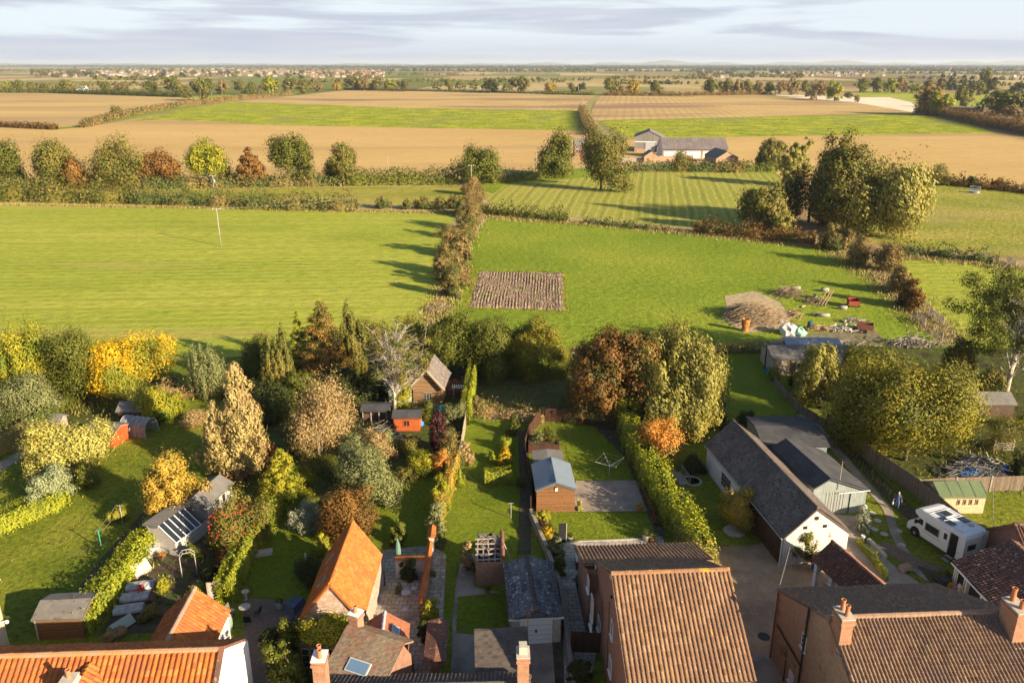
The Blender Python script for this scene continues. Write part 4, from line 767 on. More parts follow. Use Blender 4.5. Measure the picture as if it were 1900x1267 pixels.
w_=MB(); w_.add([(-.66,5.62,3.2),(-.66,9.2,3.2),(-.66,5.62,5.2),(7.9,5.62,3.2),(7.9,9.2,3.2),(7.9,5.62,5.2)],[(0,1,2),(3,5,4),(0,2,5,3)]); w_.build('wing_gable',M_['brickr'],b.e)
w_=MB(); slope(w_,(-.95,6.1,5.35),(1,0,0),(0,3.9,-1.35),9.2,4.6,'big',.27,.36); w_.build('wing_roof',M_['redroof'],b.e)
for x_ in (1.4,4.2):
    f=MB(); f.obox((x_,6.9,4.75),(.9,.75,.12),0,tilt=Vector((1,0,0)).rotation_difference(Vector((1,0,0))).to_matrix()); f.build('skylight',M_['lead'],b.e); MB().box(x_-.36,x_+.36,6.6,7.2,4.8,4.83).build('skylight_glass',M_['glass'],b.e)
for px,py,w_,h_ in ((1092,1082,.7,1.1),(1099,1128,.8,1.9),(1097,1153,.7,.9)): y,z=b.onx(px,py,-.65); b.win(-.66,y,z,w_,h_,PI,1,sill=h_<1.5)
# --- big brown-roofed house right
b=Bld('brick_house','large buff brick house with a tan tiled roof and two brick chimneys, bottom right','house',(17.9,37.3),(28.3,37.85))
b.walls(6.6,6.6,5.4,8.4,M_['brickb']); b.roof(6.6,6.6,5.4,8.4,M_['brownroof'],'pan',.22,.30,ridge=mat('stone_ridge',[(.24,.15,.10),(.32,.21,.14)],scale=3),x0=-.1,rr=.17)
b.r['label']='tan tiled roof, dark on its far slope'
b.chimney(-.05,.6,-1.5,-.4,7.2,9.55,M_['bricko'],((.28,-.7,.7,.13),(.3,-1.2,.7,.13)),cap=M_['stone']); b.chimney(9.65,10.4,-1.7,-.3,7.2,9.7,M_['bricko'],((10.0,-.6,.85,.15),(10.05,-1.3,.55,.15)),cap=M_['stone'])
for x0,x1,yy in ((-.12,.7,-1.5),(9.58,10.5,-1.75)): MB().obox(((x0+x1)/2,yy-.1,7.62),(x1-x0,.35,.1),0).build('flashing',M_['lead'],b.e)
y,z=b.onx(1492,1190,0); b.win(0,y,z,.62,1.05,PI,1,2,sill=True); y,z=b.onx(1468,1257,0); b.win(0,y,z,.7,.9,PI,0,sill=True,glass=M_['wpaint'])
p0=b.onx(1504,1131,0);p1=b.onx(1488,1262,0); b.tube('soil_pipe',[(-.1,p0[0],p0[1]+.2),(-.1,p0[0],0)],.065,M_['soot'])
q0=b.onx(1445,1160,0);q1=b.onx(1487,1233,0); b.tube('branch_pipe',[(-.1,q0[0],q0[1]),(-.1,q1[0],q1[1])],.055,M_['soot'])
q0=b.onx(1461,1225,0); b.tube('waste_pipe',[(-.1,q0[0],q0[1]),(-.1,q0[0],q0[1]-1.6)],.04,M_['soot'])
b.tube('corner_pipe',[(-.08,6.62,5.3),(-.08,6.62,0)],.06,mat('red_pipe',[(.25,.06,.03)]))
# --- white barn with slate roof
b=Bld('converted_barn','long white-painted barn with a dark slate roof and a sunlit flaking white gable','barn',(21.6,70.8),(23.95,54.7))
b.walls(3.0,2.45,2.7,5.05,M_['white']); b.roof(3.0,2.45,2.7,5.05,M_['slate'],'flat',.3,.2,ridge=M_['slate'],rr=.11,x0=-.15,x1=b.L+.12)
g_=MB(); X_=b.L+.02; g_.add([(X_,-2.45,-.2),(X_,3.0,-.2),(X_,3.0,2.7),(X_,0,5.05),(X_,-2.45,2.7)],[(0,1,2,3,4)]); g_.build('gable_end',M_['brickw'],b.e,label='sunlit gable of flaking white brick')
b.box('timber_side',8.2,b.L-.1,-2.5,-2.46,0,2.6,M_['brownv'])
for (y,z) in ((.05,4.25),(-.8,3.45),(.85,3.45)): b.box('nest_hole',b.L+.02,b.L+.06,y-.16,y+.16,z-.13,z+.13,M_['dark'])
b.win(4.9,-2.45,1.3,2.0,1.3,-PI/2,3,2,frame=M_['greywood']); b.tube('downpipe',[(b.L-.02,-2.6,2.6),(b.L-.02,-2.6,0)],.06,M_['wpaint']); b.gut(-2.72,2.62,m=M_['greywood'])
# --- grey-green felt-roofed garages beside it
b=Bld('timber_garage','grey-green boarded garage with a black felt roof beside the white barn','garage',(26.45,69.4),(27.75,61.9))
b.walls(3.9,1.3,3.1,3.85,M_['greyv'],zel=2.3); b.roof(3.9,1.3,3.1,3.85,M_['felt'],'smooth',1.1,1,x0=-.1,x1=b.L+.25,zel=2.3,lift=.08,oe=.2)
for x0 in (-1.1,.4): pass
for y_ in (.0,.28,.56,.84,1.12,1.4,1.68): b.box('door_batten',b.L,b.L+.04,y_-.02,y_+.02,.1,2.35,M_['greywood'])
b.box('side_door',b.L,b.L+.05,2.35,3.1,.05,2.0,M_['greyv']); b.box('door_frame',b.L,b.L+.06,2.28,2.34,.05,2.05,M_['soot']); b.tube('lamp_post',[(b.L+.1,1.0,2.6),(b.L+.1,1.0,5.4)],.035,M_['greywood'])
for dx,dy in ((.3,0),(-.3,.1),(0,.3)): b.tube('aerial_arm',[(b.L+.1,1.0,5.3),(b.L+.1+dx,1.0+dy*2,5.25)],.02,M_['soot'],4)
b.box('barge',b.L+.26,b.L+.3,1.0,4.0,2.3,2.36,M_['wpaint'])
b=Bld('timber_garage','flat black felt-roofed shed behind the grey-green garage','garage',(25.0,74.2),(31.2,74.0))
b.walls(3.2,3.2,2.5,3.0,M_['greyv']); b.roof(3.2,3.2,2.5,3.0,M_['felt'],'smooth',1.2,1,lift=.08)
# --- tiled open store
b=Bld('open_store','small open-sided store with a mossy red tile roof and white posts','outbuilding',(24.35,52.3),(26.1,45.9))
b.walls(1.45,.2,3.3,3.6,M_['brickw'],zel=2.3,x0=.1); b.roof(1.6,1.5,2.3,3.6,M_['oldred'],'pan',.24,.3,ridge=M_['oldred'],x0=0,oe=.15,rr=.12)
for x_ in (.25,2.0,3.9,5.8): b.box('post',x_,x_+.32,-1.45,-1.15,-.1,2.35,M_['wpaint'])
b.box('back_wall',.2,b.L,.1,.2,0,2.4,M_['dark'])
# --- right edge bungalow and glazed lean-to
b=Bld('garden_room','glazed lean-to room with white frames under a mossy brown tile roof, right edge','outbuilding',(37.6,51.6),(37.9,40.5))
b.walls(.3,3.9,2.35,4.0,M_['greyv'],zel=3.9); b.roof(.3,3.9,2.35,4.0,mat_tile('mossy_brown_tile',[(.11,.06,.05),(.17,.09,.07),(.08,.05,.045)],lichen=[(.4,.3,.24)],lsc=4,lth=.6),'pan',.24,.3,zel=3.9,oe=.3,ridge=M_['oldred'])
for x_,w_,h_ in ((.9,.9,1.9),(3.9,.8,1.9),(5.3,1.2,1.9),(8.2,2.6,1.3)): b.win(x_,-3.92,1.1+.05,w_,h_,-PI/2,0 if w_<1 else 1,1 if w_>1 else 0)
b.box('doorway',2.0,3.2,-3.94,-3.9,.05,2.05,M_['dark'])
b.tube('downpipe',[(.1,-4.25,2.3),(.35,-4.0,1.9),(.35,-4.0,0)],.05,M_['wpaint']); b.gut(-4.25,2.25)
for x_ in (0,1.55,3.35,4.5,6.3): b.box('post',x_,x_+.09,-3.98,-3.88,0,2.35,M_['wpaint'])
b=Bld('bungalow','reddish tiled bungalow roof with a television aerial at the right edge','house',(38.6,53.0),(47,53.4))
b.walls(2.6,2.6,2.6,4.6,M_['brickr']); b.roof(2.6,2.6,2.6,4.6,M_['oldred'],'pan',.24,.3,ridge=M_['oldred'])
a=MB(); a.tube([(.4,-.4,4.4),(.9,-.6,6.4)],.035,5); 
for i in range(7): a.tube([(.55+.07*i,-.9,5.2+.2*i),(.55+.07*i,-.1,5.2+.2*i)],.012,4)
a.build('aerial',M_['steel'],b.e)
# --- orange pantile house bottom left
b=Bld('cottage','long cottage with a bright orange pantile roof and white gable, bottom left','house',(-34.5,35.95),(-16.3,36.8))
b.walls(3.75,3.9,4.2,6.65,M_['white'],x1=b.L-.35); b.roof(3.75,3.9,4.2,6.65,M_['orange'],'pan',.31,.34,ridge=mat('mortared_ridge',[(.36,.24,.17),(.45,.20,.08)],scale=.8),x0=-.2,x1=b.L-.12,rr=.17)
x_=b.L; P=MB(); 
for (y0,z0),(y1,z1) in (((0,7.0),(4.0,4.3)),((0,7.0),(-4.2,4.15))):
    P.add([(x_-.22,y0,z0-.2),(x_+.05,y0,z0-.2),(x_+.05,y0,z0),(x_-.22,y0,z0),(x_-.22,y1,z1-.2),(x_+.05,y1,z1-.2),(x_+.05,y1,z1),(x_-.22,y1,z1)],[(0,1,2,3),(7,6,5,4),(0,4,5,1),(1,5,6,2),(2,6,7,3),(3,7,4,0)])
P.build('verge_coping',M_['oldred'],b.e); P=MB()
P.add([(x_-.34,-4.2,-.2),(x_,-4.2,-.2),(x_,4.0,-.2),(x_-.34,4.0,-.2),(x_-.34,-4.2,4.1),(x_,-4.2,4.1),(x_,4.0,4.25),(x_-.34,4.0,4.25),(x_-.34,0,6.75),(x_,0,6.75)],[(1,2,6,9,5),(3,0,4,8,7),(0,1,5,4),(2,3,7,6),(4,5,9,8),(7,8,9,6)])
P.build('parapet_gable',M_['white'],b.e)
d=MB(); slope(d,(11.1,-.55,6.72),(0,-1,-.04),(1.0,0,-.85),4.5,2.3,'pan',.31,.34); slope(d,(11.1,-.55,6.72),(0,-1,-.04),(-1.0,0,-.85),4.5,2.3,'pan',.31,.34); d.build('dormer_roof',M_['orange'],b.e)
MB().add([(9.7,-4.9,3),(12.5,-4.9,3),(12.5,-4.9,5.4),(11.1,-4.9,6.6),(9.7,-4.9,5.4)],[(0,1,2,3,4)]).build('dormer_gable',M_['stone'],b.e)
b.chimney(10.4,11.05,-2.5,-1.8,4.8,7.0,M_['stone'],((10.7,-2.1,.5,.13),),potm=M_['terra'])
b.tube('vent_cowl',[(8.3,-1.9,5.4),(8.3,-1.9,6.4)],.07,M_['steel']); 
b=Bld('cottage_wing','small orange-tiled wing with a white wall behind the bottom left cottage','outbuilding',(-21.6,45.6),(-21.35,39.8))
b.walls(2.0,2.0,2.4,4.15,M_['white']); b.roof(2.0,2.0,2.4,4.15,M_['orange'],'pan',.3,.34,ridge=mat('old_ridge',[(.3,.19,.14),(.38,.25,.18)],scale=2),rr=.15)
b=Bld('cottage','sandy rendered house corner with a white wall lamp at the left edge','house',(-43,41.0),(-34.4,41.0))
b.walls(3.7,3.7,6.5,8.5,M_['sand']); b.roof(3.7,3.7,6.5,8.5,M_['oldred'],x1=b.L+.1); b.tube('wall_lamp',[(b.L,3.3,2.6),(b.L+.45,3.3,2.75)],.05,M_['wpaint']); MB().lathe([(.12,0),(.12,.14),(.05,.2)],(b.L+.5,3.3,2.6),10).build('lamp_head',M_['wpaint'],b.e)
MB().lathe([(.05,0),(.34,.12),(.36,.14),(.1,.1)],(b.L+.2,3.5,5.6),14).build('satellite_dish',M_['wpaint'],b.e)
# --- orange barn
b=Bld('brick_barn','steep brick outbuilding with a glowing orange tile roof and vine-covered gable','outbuilding',(-11.95,51.9),(-12.05,44.6))
b.walls(1.95,2.1,2.7,5.5,M_['brickw']); b.roof(1.95,2.1,2.7,5.5,M_['orangeplain'],'pan',.2,.25,ridge=M_['orangeplain'],rr=.1,oe=.2)
b.w.data.materials[0]=mat_brick('limewashed_brick',(.33,.17,.11),(.52,.42,.34),(.42,.36,.3))
b.skylight(2.6,.55,.5,.9,-1,2.1,2.7,5.5); b.skylight(5.2,.55,.5,.9,-1,2.1,2.7,5.5); b.tube('downpipe',[(.1,2.15,2.5),(.1,2.15,0)],.05,M_['soot']); b.win(b.L,-.3,3.0,.6,.5,0,0)
p_=MB(); p_.box(b.L+.02,b.L+1.9,-1.9,1.7,-.1,2.1); p_.build('glazed_porch',M_['dwood'],b.e)
for y_ in (-1.5,-.9,-.3,.3,.9): b.win(b.L+1.9,y_,1.05,.55,1.6,0,0,2,frame=M_['wgrain'])
# --- patched roof house + small red one
b=Bld('patched_house','low house with a patched brown and red tile roof and a large blue skylight','house',(-10.2,41.5),(-6.75,40.0))
b.walls(1.0,3.3,2.9,4.5,M_['brickr']); b.roof(1.0,3.3,2.9,4.5,M_['patch'],'flat',.2,.16,oe=.1,zel=3.9)
b.skylight(1.9,.62,1.5,.85,-1,3.3,2.9,4.5); b.chimney(-.1,.55,.05,.7,3.4,5.4,M_['bricko'],((.22,.35,.5,.13),),cap=M_['wpaint'])
b=Bld('red_tiled_annexe','small annexe with a new red tile roof and square skylight','outbuilding',(-8.45,44.0),(-8.3,41.9))
b.walls(1.55,1.7,2.5,3.5,M_['brickr']); b.roof(1.55,1.7,2.5,3.5,M_['newred'],'flat',.2,.2,x0=-.1,x1=b.L,ridge=M_['lead'],rr=.12,oe=.1); b.skylight(1.25,.5,.7,.55,1,1.55,2.5,3.5)
# --- dark roof along the bottom edge
b=Bld('terraced_house','dark-tiled house along the bottom edge with white-capped and stone chimneys','house',(-10.7,36.6),(.9,36.9))
b.walls(1.6,3,3.4,4.2,M_['brickr']); b.roof(1.6,3,3.4,4.2,M_['darktile'],'pan',.24,.3,ridge=M_['darktile'])
b.chimney(-.5,.2,-.5,.4,3.5,6.5,M_['bricko'],((-.2,.2,.55,.13),(-.1,-.2,.55,.13)),cap=M_['wpaint']); b.chimney(11.0,11.65,-.6,.3,3.5,6.6,M_['bricko'],(),cap=M_['stone']); b.box('chimney_stack',11.1,11.55,-.4,.15,6.6,7.15,M_['stone'])
b=Bld('lean_to_roof','sagging grey plain-tiled outbuilding below the white garage door','outbuilding',(-2.4,42.55),(.95,42.75))
b.walls(.2,3.4,2.55,3.2,M_['brickr']); b.roof(.2,3.4,2.55,3.2,M_['darktile'],'flat',.28,.27,zel=3.15,x0=-.05,x1=b.L+.05,oe=.1); b.tube('aerial_mast',[(b.L+.05,-.3,2.5),(b.L+.05,-.3,5.0)],.025,M_['rust'],4); b.tube('aerial_boom',[(b.L-.1,-.3,4.9),(b.L+.75,-.3,5.2)],.02,M_['rust'],4)
for i in range(5): b.tube('aerial_rod',[(b.L+.05+.15*i,-.55,4.97+.05*i),(b.L+.05+.15*i,-.05,4.97+.05*i)],.012,M_['rust'],4)
# --- garage
b=Bld('garage','concrete garage with a mottled grey sheet roof and white up-and-over door','garage',(1.15,51.5),(1.65,45.35))
b.walls(1.75,1.7,2.2,2.75,M_['feltg']); b.roof(1.75,1.7,2.2,2.75,M_['asb'],'flat',1.2,.42,lift=.1,x0=-.1,x1=b.L+.25,oe=.15,ridge=mat('mossy_ridge',[(.05,.045,.04),(.09,.085,.08)],scale=4),rr=.16)
d_=MB(); d_.box(b.L,b.L+.06,-1.15,1.15,0,2.05); dd=d_.build('garage_door',M_['wpaint'],b.e,label='white up-and-over door')
for z_ in (.4,.8,1.2,1.6): MB().box(b.L+.06,b.L+.075,-1.12,1.12,z_,z_+.02).build('door_groove',M_['steel'],dd)
MB().box(b.L+.06,b.L+.1,-.06,.06,1.0,1.25).build('door_handle',M_['soot'],dd)
for y_ in (-1.72,1.2): b.box('door_pillar',b.L,b.L+.05,y_,y_+.5,0,2.15,M_['stone'])
b.box('fascia',b.L+.2,b.L+.27,-1.9,1.9,2.18,2.3,M_['wpaint'])
# --- ruined brick privy
b=Bld('brick_privy','small red brick outbuilding whose roof has fallen in to bare rafters','outbuilding',(-2.85,53.2),(-.65,53.3))
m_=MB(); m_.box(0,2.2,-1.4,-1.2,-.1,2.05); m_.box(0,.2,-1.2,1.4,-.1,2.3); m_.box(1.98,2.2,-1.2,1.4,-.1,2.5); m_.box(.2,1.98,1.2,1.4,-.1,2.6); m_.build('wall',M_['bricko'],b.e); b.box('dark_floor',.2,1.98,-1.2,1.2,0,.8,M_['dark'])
r_=MB(); rg=random.Random(2)
for i in range(5): y_=-1.2+.52*i; r_.obox((1.05,y_,2.25+.12*i),(2.1,.1,.1),rg.uniform(-.05,.05))
for i in range(5): x_=.15+.45*i; r_.bar((x_,-1.4,2.2),(x_+rg.uniform(-.15,.15),1.4,2.75),.09)
r_.build('rafter',M_['greywood'],b.e); r_=MB()
for i in range(16): 
    x_=rg.uniform(.1,1.9); y_=rg.choice((-1.2,-.9,1.0,1.25,rg.uniform(-1,1))); r_.obox((x_,y_,2.35+.19*(y_+1.3)),(.3,.35,.05),rg.uniform(-.7,.7))
r_.build('loose_tiles',M_['feltg'],b.e)['kind']='stuff'; b.tube('coping',[(2.1,-1.5,2.55),(2.1,1.5,2.95)],.16,M_['oldred'],8); b.tube('fallen_pole',[(2.2,.6,2.6),(3.0,-.4,.8)],.04,M_['greywood'],5)
# --- blue roofed cabin
b=Bld('garden_cabin','brown shiplap cabin with a ribbed blue-grey metal roof','cabin',(3.65,67.2),(3.9,62.5))
b.walls(1.72,1.72,2.35,3.05,M_['wood']); b.roof(1.72,1.72,2.35,3.05,M_['bluem'],'rib',.2,1,lift=.06,x0=-.1,x1=b.L+.12,oe=.14,ridge=M_['bluem'],rr=.07)
b.box('wall_light',b.L,b.L+.08,-.08,.14,2.2,2.5,M_['wpaint']); b.tube('light_hood',[(b.L+.04,.03,2.55),(b.L+.16,.03,2.6)],.06,M_['soot'])
b=Bld('felt_shed','low shed with a flat grey felt roof behind the blue-roofed cabin','shed',(3.4,70.6),(3.5,67.5))
b.walls(1.45,1.35,1.95,2.1,M_['wood']); b.roof(1.45,1.35,1.95,2.1,M_['feltg'],'smooth',.9,1,lift=.05,oe=.08)
# --- log hut
b=Bld('log_hut','tall log-boarded hut with a steep grey-brown shingle roof beside the raised deck','cabin',(-9.55,91.6),(-9.95,86.8))
b.walls(1.75,1.75,2.2,4.3,M_['log']); b.roof(1.75,1.75,2.2,4.3,mat_tile('wooden_shingle',[(.15,.125,.115),(.22,.185,.17),(.12,.10,.09)],lichen=[(.4,.35,.3)]),'flat',.25,.22,oe=.45,x1=b.L+.5,lift=.1)
bb=MB()
for sg in (1,-1): bb.bar((b.L+.5,0,4.42),(b.L+.5,sg*2.15,1.95),.05,.16)
bb.build('bargeboard',M_['palew'],b.e); b.win(b.L,0,.9,1.0,.9,0,2,2,frame=M_['greywood'])
b=Bld('green_shed','pale green painted shed half hidden behind the bare tree','shed',(-13.4,89.6),(-13.2,87.0))
b.walls(1.4,1.4,2.0,2.9,M_['sage_p']); b.roof(1.4,1.4,2.0,2.9,M_['feltg'],'smooth',.8,1,lift=.05); b.win(b.L,0,1.9,.5,.6,0,1,1)
b=Bld('red_shed','small red-boarded shed with a black felt roof beside the blue bags','shed',(-12.9,80.2),(-10.1,80.2))
b.walls(1.05,1.05,1.7,2.1,M_['woodred']); b.roof(1.05,1.05,1.7,2.1,M_['felt'],'smooth',.9,1,lift=.05,oe=.15); b.win(1.4,-1.05,1.0,.7,.7,-PI/2,1,frame=M_['woodred'])
b=Bld('open_shed','open-fronted shed with a black felt roof left of the small red shed','shed',(-16.6,81.8),(-13.8,81.8))
b.walls(1.1,.2,1.9,2.1,M_['dwood'],zel=1.8); b.roof(1.1,1.1,1.8,2.1,M_['felt'],'smooth',.9,1,lift=.05,oe=.15)
for x_ in (0,.9,1.8,2.6): b.box('post',x_,x_+.1,-1.05,-.95,0,1.8,M_['greywood'])
# --- left sheds
b=Bld('brown_shed','dark brown shed with a weathered grey roof behind the polythene cage','shed',(-43.4,81.4),(-40.9,81.4))
b.walls(1.2,1.2,2.0,2.6,M_['brownv']); b.roof(1.2,1.2,2.0,2.6,M_['feltg'],'smooth',.9,1,lift=.05,oe=.2)
b=Bld('red_gabled_shed','shed with a bright red end wall and a long grey roof','shed',(-44.5,76.9),(-41.4,76.3))
b.walls(1.3,1.3,1.7,2.1,M_['redb']); b.roof(1.3,1.3,1.7,2.1,M_['feltg'],'smooth',.9,1,lift=.05,oe=.2)
b=Bld('hen_house','small grey weathered hutch with a mossy roof at the far left','shed',(-51.6,79.9),(-49.4,79.9))
b.walls(.8,.9,1.3,1.8,M_['greywood']); b.roof(.8,.9,1.3,1.8,M_['feltg'],'smooth',.7,1,lift=.05)
b=Bld('potting_shed','pale grey potting shed with a slanting glazed front and felt roof','shed',(-28.75,56.2),(-27.35,60.0))
b.walls(1.2,1.5,1.3,2.5,M_['greyw'],zel=2.45); b.roof(1.3,0,2.4,2.5,M_['feltg'],'smooth',.8,1,lift=.07,zel=2.44,x0=-.15)
gl=MB(); gl.add([(0,-.0,2.55),(b.L*.72,-.0,2.55),(b.L*.72,-1.6,1.3),(0,-1.6,1.3)],[(0,1,2,3)]); gl.build('glass_front',M_['glass'],b.e); gb=MB()
for i in range(6): x_=b.L*.72*i/5; gb.bar((x_,-.0,2.58),(x_,-1.62,1.33),.06)
gb.bar((0,-1.62,1.33),(b.L*.72,-1.62,1.33),.07); gb.build('glazing_bars',M_['wpaint'],b.e)
b=Bld('grey_summerhouse','pale grey summerhouse with two small windows behind the autumn tree','shed',(-27.5,60.4),(-26.6,64.2))
b.walls(1.3,1.2,2.2,2.8,M_['greyw']); b.roof(1.3,1.2,2.2,2.8,M_['feltg'],'smooth',.8,1,lift=.05); b.win(1.6,-1.2,1.5,.55,.8,-PI/2,0,frame=M_['greyw']); b.win(2.5,-1.2,1.5,.55,.8,-PI/2,0,frame=M_['greyw'])
b=Bld('felt_roofed_shed','brown garden shed with a grey-green felt roof at the foot of the long hedge','shed',(-33.1,47.1),(-30.0,47.3))
b.walls(1.3,1.45,1.8,2.25,M_['wood']); b.roof(1.3,1.45,1.8,2.25,M_['feltg'],'smooth',.8,1,lift=.05,oe=.12); b.box('corner_trim',-.04,.04,-1.5,-1.42,0,1.8,M_['greyw'])
# --- right side sheds
b=Bld('green_roofed_shed','new pale timber shed with a green felt roof and four slit windows','shed',(38.1,63.6),(42.1,63.7))
b.walls(1.4,1.4,1.75,2.5,M_['palew']); b.roof(1.4,1.4,1.75,2.5,M_['feltgreen'],'smooth',1.0,1,lift=.05,oe=.15)
sm=MB(); 
for i in range(5): x_=-.15+(b.L+.3)*i/4; sm.bar((x_,0,2.6),(x_,-1.52,1.76),.03,.02)
sm.build('roof_seam',M_['feltg'],b.e)
for x_ in (1.6,2.15,2.7,3.25): b.win(x_,-1.4,1.2,.26,.55,-PI/2,0,frame=M_['wgrain'])
b=Bld('workshop','rendered workshop with a grey corrugated roof partly under the big tree','outbuilding',(33.6,98.5),(44.5,98.4))
b.walls(2.6,2.7,2.3,3.1,mat_brick('block_wall',(.36,.28,.2),(.42,.33,.24),(.3,.24,.18),bw=.45,rh=.22)); b.roof(2.6,2.7,2.3,3.1,M_['corr'],'corr',.2,1,lift=.05)
for x_ in (2.2,5.2): b.box('door',x_,x_+.8,-2.74,-2.7,0,1.9,M_['dwood'])
b.win(3.6,-2.7,1.3,1.1,.8,-PI/2,1,frame=M_['greywood']); b.tube('stove_pipe',[(-.4,-.8,.2),(-.4,-.8,3.6)],.09,M_['soot'])
b=Bld('tarpaulin_shelter','makeshift shelter with a faded blue sheet roof behind the workshop','shelter',(37.8,104.5),(45.0,104.2))
b.walls(.3,2.2,1.6,2.2,M_['dwood'],zel=2.1); b.roof(.3,2.2,1.6,2.2,mat('faded_blue_sheet',[(.20,.24,.31),(.28,.32,.38)],scale=.8,rough=.5),'corr',.3,1,zel=2.1,lift=.03)
b=Bld('board_hut','tumbledown boarded hut under the tall bare-trunked tree','shed',(51.5,84.5),(57,84.4))
b.walls(1.6,1.6,1.7,2.5,M_['dwood']); b.roof(1.6,1.6,1.7,2.5,M_['feltg'],'smooth',.9,1,lift=.04); b.box('open_hatch',1.0,2.0,-2.0,-1.7,1.9,2.0,M_['palew'])
# --- farm
b=Bld('farm_barn','tall grey corrugated barn with a pale sliding door, gable to the camera','barn',(65.2,388),(62.4,371.5))
b.walls(7.6,6.6,6.6,9.2,mat_plank('grey_cladding',[(.2,.18,.165),(.25,.22,.2)],w=.9,gap=.06,gapc=(.13,.12,.11)),zel=5.6); b.roof(7.6,6.6,6.6,9.2,M_['corr'],'corr',1.0,1,zel=5.6,oe=.5)
b.box('sliding_door',b.L,b.L+.15,-1.7,2.6,0,4.2,M_['lead']); b.box('brick_plinth',b.L,b.L+.1,-6.6,-1.8,0,1.4,M_['brickb']); b.box('door_rail',b.L,b.L+.2,-6.5,3.2,4.3,4.7,M_['wpaint']); b.box('side_bay',b.L,b.L+1.5,3.6,6.8,0,3.2,M_['greywood'])
b=Bld('farm_barn','long low barn with a wide dark slate roof and white front, beyond the mown field','barn',(64.2,353.5),(92,353.5))
b.walls(6.5,6.5,3.9,7.8,M_['white']); b.roof(6.5,6.5,3.9,7.8,mat('old_slate_roof',[(.12,.10,.10),(.17,.145,.14)],scale=.4,pt=((.3,(.2,.17,.16),.55,.7),)),'corr',1.2,1,oe=.8)
for x_ in (0,16.5,27.3): b.box('pier',x_,x_+.7,-6.7,-6.5,0,3.9,M_['brickb'])
b.box('wall_band',.8,27,-6.62,-6.52,2.9,3.2,M_['greywood'])
b=Bld('farm_shed','pink brick shed with a white-edged roof at the right end of the farm','outbuilding',(83.2,334),(84.2,318.5))
b.walls(4.6,4.2,2.9,5.6,M_['brickb'],zel=3.3); b.roof(4.6,4.2,2.9,5.6,M_['corr'],'corr',.8,1,zel=3.3); b.box('yard_wall',b.L-4.5,b.L-4.2,-14,-4.2,0,1.6,M_['brickb'])
b=Bld('farm_shed','little gabled brick shed with a sagging roof at the left end of the farm','outbuilding',(56.6,336),(56.6,329.6))
b.walls(3,3,2.6,4.6,M_['brickb']); b.roof(3,3,2.6,4.6,M_['corr'],'corr',.8,1); b.box('yard_wall',1,1.4,3,18,0,2.2,M_['brickb'],label='low brick yard wall'); b.box('yard_wall',4,4.4,-16,-3,0,1.8,M_['greywood'])
b=Bld('farmhouse','red brick farmhouse hidden behind the tree in the striped field','house',(27.2,358),(34,358))
b.walls(4,4,4.4,7.2,M_['brickr']); b.roof(4,4,4.4,7.2,M_['corr'],'corr',1,1); b.chimney(5.0,5.9,-.5,.5,6.5,9,M_['brickr'],((5.4,0,.6,.2),)); b.win(1.2,-4,2,1.2,1.6,-PI/2); b.win(1.2,-4,3.8,1.2,1.0,-PI/2); b.win(4.6,-4,2,1.2,1.6,-PI/2)
b=Bld('field_shed','long dark open field shed among the trees at the right','barn',(238,420) if False else G(1765,207),G(1822,208))
b.walls(5,5,3.4,4.2,M_['soot']); b.roof(5,5,3.4,4.2,M_['corr'],'corr',1,1)
b=Bld('cottage','tiny white cottage between the orange and olive trees on the left skyline','house',G(146,173),G(162,173)); b.walls(6,6,6,10,M_['white']); b.roof(6,6,6,10,M_['corr'],'corr',1.5,1)
# ---------------- trees and shrubs of the gardens ----------------
T=tree
T('field_maple','bright yellow-topped tree spreading over the brown shed, the yellowest tree in the photo',243,748,617,178,'dome',l_yellow,15000,.27,201,.16,nc=60,maxn=18)
T('garden_tree','tall green tree left of the bright yellow tree',168,752,598,124,'round',l_green,11000,.26,202,.04)
T('poplar_clump','clump of upright lime and green shoots at the far left',62,735,610,112,'shoots',l_yg,12000,.26,203,.03,nc=70)
T('poplar_clump','narrow upright shoots at the very left edge behind the hen house',12,742,652,60,'shoots',l_olive,5000,.25,204,.03)
T('hawthorn','grey-olive spreading tree in front of the yellow-green clump',68,800,690,128,'round',l_sage,8000,.24,205,.05)
T('garden_tree','vivid lime bush-like tree at the left edge',4,790,722,70,'round',l_yg,4500,.24,206,.02)
shrub('small lime bush beside the path at the left',86,800,752,54,l_yg,2500,.2,207)
T('garden_tree','green and gold bushy tree right of the brown shed',300,792,712,92,'dome',l_yg,8000,.24,208,.0)
T('sapling','upright pale green sapling alone at the edge of the big pasture',388,734,640,70,'shoots',l_sage,5000,.2,209,.05,nc=40)
T('quince_tree','round pale lime tree in front of the red-gabled shed',138,908,773,166,'round',l_pale,14000,.25,210,.04,nc=70)
T('conifer_shrub','silvery blue-green rounded conifer in front of the pale lime tree',103,938,862,92,'dome',l_blue,6500,.2,211,.02,cat='shrub')
shrub('dark round bush between the blue conifer and the lawn',172,915,850,50,l_green,2500,.2,212)
shrub('round golden-green clipped bush on the left lawn',224,972,936,42,l_yg,3800,.13,213,kind='round')
T('silver_birch','tall weeping birch with cream autumn leaves',447,895,676,104,'birch',l_birch,8500,.26,214,.05,nc=90,bark=m_bark_pale,maxn=16,lean=(.6,0))
T('silver_birch','shorter cream-leaved birch stem left of the tall weeping birch',412,890,745,64,'birch',l_birch,5500,.25,215,.05,bark=m_bark_pale)
T('copper_beech','small orange-brown leafy tree left of the grey summerhouse',333,985,832,108,'round',l_gold,12000,.23,216,.05,nc=60)
T('rowan','rowan with red berries and brown-green leaves beside the clipped hedge',440,1050,915,118,'round',l_olive,10000,.2,217,.05,nc=60,maxn=20,sub=2)
T('conifer_tree','feathery yellow-green conifer right of the birch',528,945,833,100,'cone',l_yg,9000,.22,218,.0)
